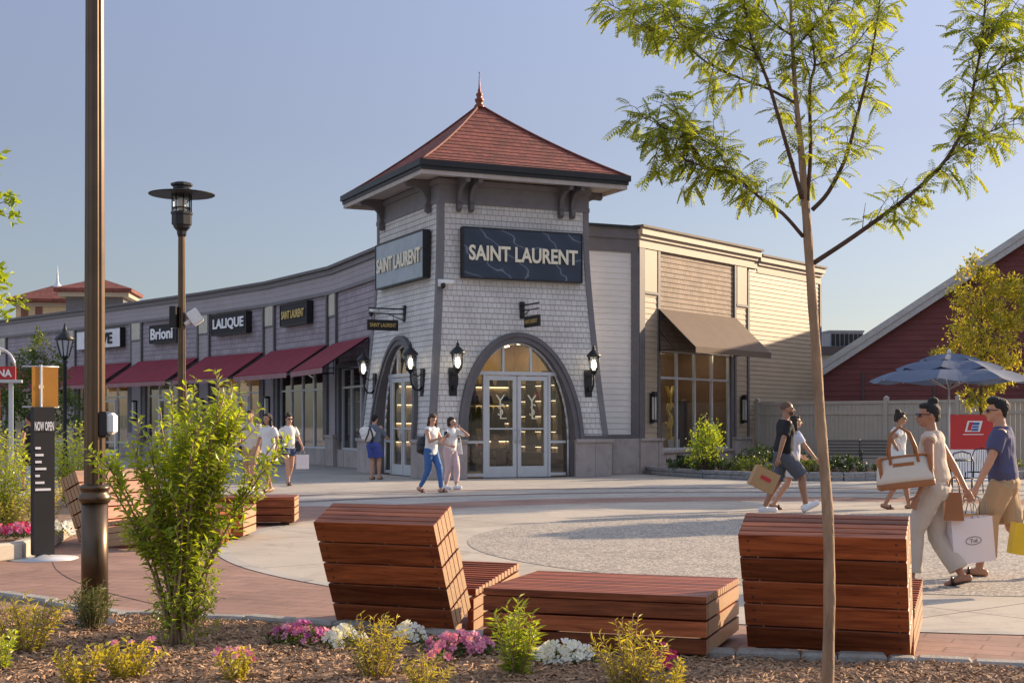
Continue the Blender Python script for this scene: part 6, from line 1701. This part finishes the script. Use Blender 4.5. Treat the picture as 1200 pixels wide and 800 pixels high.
# --- big shrub: vase of many stems
def big_shrub():
    gx, gy = G(214, 770); m = T(gx, gy, .05); t = thing('large_shrub', 'tall yellow green leafy shrub in the near bed, left of centre', 'shrub', m)
    st = MB(m); lf = MB(m)
    def leaves(pts, n, L0, u0=0.):
        for k in range(n):
            u = u0 + (1 - u0) * (k + random.random()) / n; f = u * (len(pts) - 1); i = min(len(pts) - 2, int(f)); p = pts[i].lerp(pts[i + 1], f - i); ax = (pts[i + 1] - pts[i]).normalized()
            o = Matrix.Rotation(k * 2.5 + rnd(-.5, .5), 3, ax) @ ax.orthogonal().normalized()
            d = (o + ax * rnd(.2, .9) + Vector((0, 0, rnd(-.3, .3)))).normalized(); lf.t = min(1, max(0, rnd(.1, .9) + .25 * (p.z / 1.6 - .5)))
            lf.leaf(p + d * .004, d, (Vector((0, 0, 1)) + rdir() * .6).normalized(), L0 * rnd(.6, 1.2), L0 * rnd(.34, .48), .2)
    tips = []
    for k in range(34):
        a = rnd(0, 6.283); q = random.random() ** .6
        top = Vector((.46 * q * math.cos(a) + .0, .36 * q * math.sin(a), rnd(1.05, 1.5) + .12 * (1 - q)))
        if k < 6: top = Vector((rnd(-.12, .35), rnd(-.2, .2), rnd(1.5, 1.72)))
        if k in (6, 7, 8): top = Vector((rnd(-.56, -.45), rnd(-.2, .2), rnd(.95, 1.3)))
        if k in (9, 10): top = Vector((rnd(.5, .58), rnd(-.1, .2), rnd(1.2, 1.4)))
        b0 = Vector((rnd(-.07, .07), rnd(-.07, .07), -.03)); md = b0.lerp(top, .5) + Vector((-top.x * .3, -top.y * .3, .02)) + rdir() * .03
        pts = []
        for i in range(11):
            u = i / 10; pts.append(b0 * (1 - u) ** 2 + md * 2 * u * (1 - u) + top * u * u + rdir() * .008)
        st.path(pts, [.011 * (1 - .75 * i / 10) + .0015 for i in range(11)], 5)
        leaves(pts, 58, .07, .12)
        for j in range(8):
            u = rnd(.35, .95); f = u * 10; i = int(f); p = pts[i].lerp(pts[i + 1], f - i)
            out = Vector((p.x, p.y, 0)); out = out.normalized() if out.length > .02 else rdir(); d = (out * rnd(.2, .8) + rdir() * .5 + Vector((0, 0, .9))).normalized(); L = rnd(.14, .32)
            tp = [p, p + d * L * .5 + rdir() * .012, p + d * L + Vector((0, 0, .02))]; st.path(tp, [.004, .003, .0015], 4); leaves(tp, 17, .066)
    for j in range(60):  # low leafy base
        a = rnd(0, 6.28); p = Vector((.1 * math.cos(a), .1 * math.sin(a), rnd(.02, .4))); d = (Vector((math.cos(a), math.sin(a), rnd(.3, 1)))).normalized(); tp = [p, p + d * .08, p + d * .17 + Vector((0, 0, .02))]
        st.path(tp, [.003, .002, .0012], 4); leaves(tp, 7, .05)
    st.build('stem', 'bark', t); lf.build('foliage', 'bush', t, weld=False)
big_shrub()
# --- small plants of the near bed
g_ = lambda px, py: G(px, py)
for (px, py, h, sp, ns, lab, nm, cat, mat, L, W, fl) in (
    (32, 778, .40, .26, 26, 'rounded yellow green shrub at the left edge of the near bed', 'small_shrub', 'shrub', 'yellow_leaf', .06, .014, None),
    (107, 752, .36, .17, 30, 'grey green narrow leaved shrub at the foot of the big pole', 'small_shrub', 'shrub', 'willow_leaf', .065, .010, None),
    (150, 812, .24, .22, 20, 'low yellow rose bush with small pink blooms', 'rose_bush', 'rose bush', 'yellow_leaf', .045, .022, (.35, .022, PINK)),
    (95, 822, .26, .16, 14, 'low yellow leaved bush in the bottom left corner', 'small_shrub', 'shrub', 'yellow_leaf', .045, .02, None),
    (275, 815, .20, .16, 13, 'small sparse rose bush on the mulch right of the big shrub', 'rose_bush', 'rose bush', 'yellow_leaf', .04, .02, (.5, .022, PINK)),
    (440, 812, .38, .22, 34, 'yellow green feathery shrub in front of the left lounger', 'small_shrub', 'shrub', 'yellow_leaf', .05, .010, None),
    (500, 830, .24, .14, 16, 'low golden tuft at the bottom, right of the feathery shrub', 'small_shrub', 'shrub', 'yellow_leaf', .05, .009, None),
    (605, 808, .45, .15, 26, 'upright green lance leaved plant before the timber platform', 'leafy_plant', 'plant', 'bush', .075, .014, None),
    (737, 825, .40, .21, 30, 'yellow green feathery shrub left of the right lounger', 'small_shrub', 'shrub', 'yellow_leaf', .055, .011, None),
    (785, 836, .22, .13, 12, 'low yellow tuft beside the magenta flowers', 'small_shrub', 'shrub', 'yellow_leaf', .05, .012, None),
    (0, 800, .25, .15, 10, 'leafy sprig at the very left edge', 'small_shrub', 'shrub', 'bush', .05, .02, None)):
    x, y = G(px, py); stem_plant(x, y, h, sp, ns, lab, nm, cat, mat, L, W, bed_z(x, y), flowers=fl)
for (px, py, w_, n, mats, lab) in ((352, 768, .22, 80, (PINK, PURP), 'pink and purple petunias at the left of the flower strip'), (405, 772, .13, 36, (WHT,), 'white petunias between the two pink clumps'), (540, 780, .24, 95, (PINK,), 'pink petunias beside the left lounger'),
                                   (515, 795, .07, 10, (PINK,), 'few low pink petunias at the front'), (662, 793, .20, 55, (WHT,), 'white petunias in front of the timber platform'), (480, 768, .10, 22, (WHT,), 'small group of white petunias behind the feathery shrub'), (778, 800, .08, 12, (MAG,), 'magenta petunias near the right lounger')):
    x, y = G(px, py); petunia(x, y, w_, .14, .13, n, mats, lab, .034 if mats[0] is WHT or mats[0] is MAG else .027)

# --- young locust tree in front
TY = 7.0
def tp_(px, py, dy=0.): y = TY + dy; return Vector((XP(px, y), y, ZP(py, y)))
def smooth(pts, n=4):
    out = []
    for i in range(len(pts) - 1):
        p0 = pts[max(i - 1, 0)]; p1 = pts[i]; p2 = pts[i + 1]; p3 = pts[min(i + 2, len(pts) - 1)]
        for k in range(n):
            t = k / n; out.append(.5 * ((2 * p1) + (p2 - p0) * t + (2 * p0 - 5 * p1 + 4 * p2 - p3) * t * t + (3 * p1 - p0 - 3 * p2 + p3) * t ** 3))
    out.append(pts[-1]); return out
def locust():
    base = Vector((XP(971, TY), TY, 0)); m = T(base.x, base.y, bed_z(base.x, base.y) - .02)
    t = thing('locust_tree', 'slender young locust tree with feathery leaves right of centre, trunk in front of the lounger', 'tree', m)
    tr = MB(); br = MB(); lf = MB(); tw = MB(); random.seed(202)
    P = lambda l, dy: smooth([tp_(a, b_, d) for (a, b_), d in zip(l, dy)])
    trunk = [(971, 870), (970, 800), (972, 700), (970, 600), (962, 500), (957, 420), (951, 340), (946, 267), (942, 217), (938, 167), (933, 117), (928, 42), (925, -40), (920, -140)]
    tpnts = P(trunk, [0, 0, 0, .01, .02, .02, 0, 0, .02, .04, .05, .06, .08, .1]); n = len(tpnts)
    tr.path(tpnts, [(.032 * (1 - .3 * min(1, i / 26)) if i < 28 else .0224 * max(.22, 1 - (i - 28) / 26)) * (1 + .05 * math.sin(i * 1.7)) for i in range(n)], 12)
    tr.build('trunk', 'bark', t)
    specs = [
        ([(940, 233), (921, 167), (900, 96), (883, 54), (875, 17), (866, -40)], .012, [0, -.05, -.12, -.15, -.2, -.25]),
        ([(946, 235), (950, 179), (949, 104), (955, 75), (950, 33), (946, -40)], .012, [0, .05, .1, .12, .15, .2]),
        ([(955, 77), (983, 67), (1008, 46), (1030, 10)], .006, [.12, .2, .3, .35]),
        ([(952, 246), (971, 225), (992, 183), (1004, 138), (1015, 96), (1021, 67), (1029, 17), (1035, -40)], .012, [0, -.05, -.1, -.15, -.2, -.2, -.25, -.3]),
        ([(954, 308), (992, 283), (1033, 254), (1071, 225), (1108, 188), (1133, 142), (1142, 96), (1150, 54), (1154, 10), (1160, -60)], .013, [0, -.1, -.15, -.2, -.25, -.3, -.3, -.3, -.3, -.3]),
        ([(941, 277), (917, 250), (892, 233), (875, 217), (854, 204), (828, 196), (795, 184), (768, 172)], .010, [0, -.08, -.15, -.2, -.25, -.3, -.35, -.4]),
        ([(934, 122), (900, 104), (858, 88), (825, 71), (800, 46), (783, 20), (770, -20)], .008, [.05, .1, .15, .2, .25, .3, .3]),
        ([(883, 60), (858, 50), (833, 42), (800, 30), (770, 5)], .005, [-.14, -.2, -.25, -.3, -.35]),
        ([(1108, 188), (1140, 165), (1170, 150), (1200, 135)], .006, [-.25, -.2, -.1, 0]),
        ([(1142, 96), (1165, 85), (1190, 70), (1215, 60)], .005, [-.3, -.3, -.25, -.2]),
        ([(1150, 50), (1175, 30), (1200, 15)], .005, [-.3, -.2, -.1]),
        ([(928, 42), (905, 25), (880, -5)], .006, [.06, .1, .15]), ([(928, 60), (960, 25), (985, -10)], .006, [.06, .0, -.1]),
        ([(854, 204), (840, 175), (810, 155), (790, 130)], .004, [-.25, -.3, -.3, -.3]), ([(828, 196), (805, 165), (775, 148), (750, 135)], .004, [-.3, -.35, -.4, -.4]),
        ([(800, 46), (770, 40), (740, 20), (715, 5)], .004, [.25, .3, .3, .3]),
    ]
    def frond(p, d, L):
        d = d.normalized(); pts = [p]; q = p.copy(); v = d.copy(); nseg = 5
        for k in range(nseg): v = (v + Vector((0, 0, -.16))).normalized(); q = q + v * L / nseg; pts.append(q.copy())
        tw.path(pts, .0009, 3)
        side = v.cross(Vector((0, 0, 1)));  side = side.normalized() if side.length > .05 else Vector((1, 0, 0)); side = (side + rdir() * .5).normalized()
        n = 7; lf.t = min(1, max(0, rnd(.05, .95))); base_t = lf.t
        for k in range(n):
            u = .18 + .8 * k / n; f = u * nseg; i = min(nseg - 1, int(f)); c = pts[i].lerp(pts[i + 1], f - i); ax = (pts[i + 1] - pts[i]).normalized()
            ll = L * .30 * (1 - .5 * abs(u - .45))
            for sg in (-1, 1):
                lf.t = min(1, max(0, base_t + rnd(-.12, .12)))
                lf.leaf(c, (side * sg + ax * .55 + Vector((0, 0, -.25))).normalized(), Vector((0, 0, 1)) + rdir() * .3, ll * rnd(.85, 1.1), ll * .40, .12)
    def dress(pts, n, spread, L, start=.15):
        for k in range(n):
            u = start + (1 - start) * (k + random.random()) / n; f = u * (len(pts) - 1); i = min(len(pts) - 2, int(f)); p = pts[i].lerp(pts[i + 1], f - i); ax = (pts[i + 1] - pts[i]).normalized()
            d = (rdir() * 1. + ax * .7 + Vector((0, 0, .1))).normalized(); l = spread * rnd(.4, 1)
            tw_pts = [p, p + d * l * .5 + Vector((0, 0, .008)), p + d * l - Vector((0, 0, .01))]; tw.path(tw_pts, [.0022, .0016, .001], 4)
            for j in range(random.choice((3, 4, 5))):
                uu = rnd(.25, 1); pt = tw_pts[0].lerp(tw_pts[2], uu); frond(pt, (rdir() * .9 + d * .6 + Vector((0, 0, -.1))).normalized(), L * rnd(.7, 1.2))
    dn = {0: (30, .2, .4), 1: (30, .2, .2), 2: (18, .17, .2), 3: (34, .17, .18), 4: (62, .18, .16), 5: (50, .19, .25), 6: (46, .22, .2), 7: (34, .2, .1), 8: (22, .16, .1), 9: (24, .18, .1), 10: (24, .2, .1), 11: (24, .2, .1), 12: (24, .2, .1), 13: (26, .18, .1), 14: (22, .15, .1), 15: (22, .16, .1)}
    for i, (l, r, dy) in enumerate(specs):
        pts = P(l, dy); n = len(pts)
        br.path(pts, [r * (1 - .72 * k / (n - 1)) for k in range(n)], 7)
        a, s_, st_ = dn[i]; dress(pts, a, s_, .115, st_)
    dress(tpnts[30:], 34, .2, .115, .05)
    br.build('branch', 'bark_dark', t); tw.build('twig', 'bark_dark', t, weld=False); lf.build('foliage', 'locust', t, weld=False)
locust()

# --- trees farther off
def tree(x, y, h, blobs, n, mat, label, name='tree', L=.13, tr_r=.09, z=0, group=None, bark='bark_dark', limbs=True, cat='tree'):
    m = T(x, y, z); t = thing(name, label, cat, m, group)
    b = MB(m); th = min(c[2] for c, r in blobs) + .2
    b.path([(0, 0, -.05), (.02, 0, th * .5), (0, .02, th), (0, 0, h * .8)], [tr_r, tr_r * .8, tr_r * .7, tr_r * .25], 8); b.build('trunk', bark, t)
    lf = MB(m); br = MB(m)
    tot = sum(max(r) ** 2 for c, r in blobs)
    for c, r in blobs:
        c = Vector(c)
        if limbs: br.path([(0, 0, max(th * .7, c.z * .6)), (c.x * .5, c.y * .5, c.z * .85), c], [tr_r * .4, tr_r * .25, tr_r * .1], 5)
        k = int(n * max(r) ** 2 / tot); nc = max(6, k // 22)
        for q in range(nc):
            d = rdir(); rr = rnd(.45, 1.03); cc = c + Vector((d.x * r[0], d.y * r[1], d.z * r[2])) * rr
            if limbs and random.random() < .5: br.path([c, cc], [tr_r * .08, tr_r * .03], 4)
            tone = rnd(.1, .8); cr = min(r) * rnd(.22, .4)
            for j in range(22):
                lf.t = min(1, max(0, tone + rnd(-.2, .2))); p = cc + rdir() * cr * random.random() ** .5
                lf.leaf(p, (rdir() + d * .5).normalized(), rdir(), L * rnd(.6, 1.3), L * rnd(.35, .55), .15)
    br.build('limb', bark, t, weld=False) if br.f else None
    lf.build('foliage', mat, t, weld=False); return t
random.seed(55)
Y = 38.6; X0 = XP(1150, Y)
tree(X0, Y, 6.3, [((.1, 0, 4.0), (.95, .8, .8)), ((-.2, 0, 5.3), (.7, .6, .8)), ((.7, 0, 4.7), (.8, .6, .7)), ((-.9, 0, 3.3), (.55, .5, .5)), ((.5, .1, 3.0), (.8, .7, .55)), ((-.1, 0, 2.2), (.5, .5, .4)), ((1.2, .1, 5.2), (.5, .5, .5))], 7500, 'yellow_leaf', 'yellow green young tree in front of the red barn', 'young_tree', .12, .06)
Y = 52; X0 = XP(40, Y)
tree(X0, Y, 5.5, [((0, 0, 2.7), (1.5, 1.2, 1.1)), ((.4, 0, 3.9), (1., .9, .9)), ((1.1, 0, 1.9), (.9, .9, .8)), ((-.9, 0, 2.2), (1, .9, 1.))], 4200, 'tree_leaf', 'dense green tree beside the kiosk at the far left', 'young_tree', .16, .1)
# tree out at the left edge whose twigs reach in
Y = 16; X0 = XP(-52, Y)
tree(X0, Y, 5.2, [((.15, 0, 4.6), (.45, .5, .5)), ((.3, 0, 3.9), (.38, .5, .3)), ((.35, 0, 3.0), (.4, .4, .35)), ((-.5, 0, 4.2), (.7, .7, .8))], 2300, 'bush', 'leafy tree mostly outside the left edge', 'young_tree', .1, .05)
# unseen trees placed beyond the right edge to shade the plaza
for (x, y, s_, lb_) in ((12.2, 25.2, .72, 'small'), (23.5, 41.2, 2.15, 'broad'), (19.8, 38.6, 1.9, 'tall')):
    tree(x, y, 6 * s_, [((0, 0, 4.2 * s_), (1.7 * s_, 1.7 * s_, 1.4 * s_)), ((.8 * s_, .3, 5.3 * s_), (1.3 * s_, 1.2 * s_, 1. * s_)), ((-.8 * s_, -.3, 5. * s_), (1.2 * s_, 1.2 * s_, 1. * s_)), ((.1, .5, 3.3 * s_), (1.4 * s_, 1.3 * s_, .8 * s_))], 5200, 'tree_leaf', lb_ + ' unseen tree placed beyond the right side to shade the plaza', 'unseen_shade_tree', .38, .14, group='unseen trees placed to shade the plaza')

# --- shrubs in the bed by the shop
def bushy(x, y, w_, d_, h, n, mat, label, L=.07, z=.09, name='low_shrub', group=None):
    m = T(x, y, z); t = thing(name, label, 'shrub', m, group); lf = MB(m); st = MB(m)
    nc = n // 18
    for q in range(nc):
        a = rnd(0, 6.28); rr = math.sqrt(random.random()); hz = rnd(.15, 1) ** .7; c = Vector((rr * w_ * math.cos(a), rr * d_ * math.sin(a), h * hz * (1 - .35 * rr * rr)))
        st.path([(c.x * .3, c.y * .3, 0), c], [.008, .003], 4); tone = rnd(.1, .8)
        for j in range(18):
            lf.t = min(1, max(0, tone + rnd(-.25, .25))); lf.leaf(c + rdir() * rnd(0, .1) * (h / .5), (rdir() + Vector((0, 0, .5))).normalized(), rdir(), L * rnd(.6, 1.3), L * .45, .15)
    st.build('stem', 'bark_dark', t, weld=False); lf.build('foliage', mat, t, weld=False); return t
for i, (x, y, w_, h, mt, lab) in enumerate((
    (4.9, 40.4, .55, .45, 'dark_leaf', 'dark shrub at the left end of the shop bed'), (5.7, 38.9, .6, .5, 'dark_leaf', 'dark shrub below the side window, second from the left'),
    (6.5, 38.2, .6, .5, 'tree_leaf', 'green shrub just left of the upright bush'), (8.1, 38.0, .6, .48, 'tree_leaf', 'light green shrub right of the upright bush'), (7.9, 40.5, .7, .85, 'dark_leaf', 'taller dark shrub against the shop wall by the fence'),
    (9.1, 38.4, .6, .5, 'dark_leaf', 'dark shrub behind the man in black tee'), (6.9, 39.6, .6, .8, 'dark_leaf', 'dark shrub behind the upright bush'), (10.2, 38.2, .45, .35, 'tree_leaf', 'small green shrub near the park bench'),
    (11.4, 38.4, .5, .4, 'tree_leaf', 'green shrub right of the park bench'), (12.3, 38.3, .5, .75, 'dark_leaf', 'spiky dark shrub below the red banner'), (13.4, 38.6, .6, .5, 'tree_leaf', 'green shrub at the right end of the bed'))):
    bushy(x, y, w_, .5, h, 900, mt, lab, .09)
bushy(XP(826, 38.8), 38.8, .42, .4, 1.55, 1300, 'bush', 'upright bright green bush in front of the side window', .1, name='upright_shrub')

# --- left planter
LB = [G(-120, 640), G(20, 664), G(38, 664), G(58, 655), G(64, 640), G(100, 622), G(150, 600), G(240, 592), G(200, 584), G(-120, 586)]
LB = [(-11.5, 14.4), (-6.1, 14.5), (-5.75, 14.7), (-5.45, 15.3), (-5.5, 16.2), (-5.9, 18.3), (-6.0, 20.0), (-5.6, 22.6), (-6.2, 26.0), (-14, 26.0)]
b = MB(); b.prism(LB, 0, .16); struct(b.build('left_planting_bed', 'soil'))
b = MB()
for p, q in zip(LB[:9], LB[1:9]):
    p = Vector(p); q = Vector(q); L = (q - p).length; b.box(-.01, L + .01, -.16, .0, 0, .2, T(p.x, p.y, 0, math.atan2((q - p).y, (q - p).x)), bev=.025)
struct(b.build('concrete_kerb', 'concrete_ring'))
random.seed(303)
stem_plant(*[XP(88, 22.5), 22.5], 1.42, .55, 44, 'rounded light green shrub behind the black sign panel', 'leafy_shrub', 'shrub', 'bush', .1, .035, .15, 30)
stem_plant(*[XP(3, 17.2), 17.2], 1.45, .45, 44, 'yellow green shrub cut by the left edge', 'leafy_shrub', 'shrub', 'bush', .09, .03, .15, 30)
stem_plant(*[XP(48, 17.6), 17.6], .75, .38, 26, 'low rounded yellow shrub left of the sign panel', 'small_shrub', 'shrub', 'yellow_leaf', .07, .02, .15, 26)
stem_plant(*[XP(20, 16.6), 16.6], .5, .3, 20, 'small yellow shrub behind the pink flowers at left', 'small_shrub', 'shrub', 'yellow_leaf', .06, .02, .15, 22)
for (px, Y, w_, n, mats, lab) in ((18, 15.9, .32, 60, (PINK, MAG), 'pink and magenta petunias in the left planter'), (66, 16.2, .2, 30, (WHT,), 'white petunias behind the sign panel'), (52, 16.9, .2, 30, (MAG,), 'magenta petunias left of the lounger')):
    t = petunia(XP(px, Y), Y, w_, .2, .16, n, mats, lab, .04); t.location.z = .18
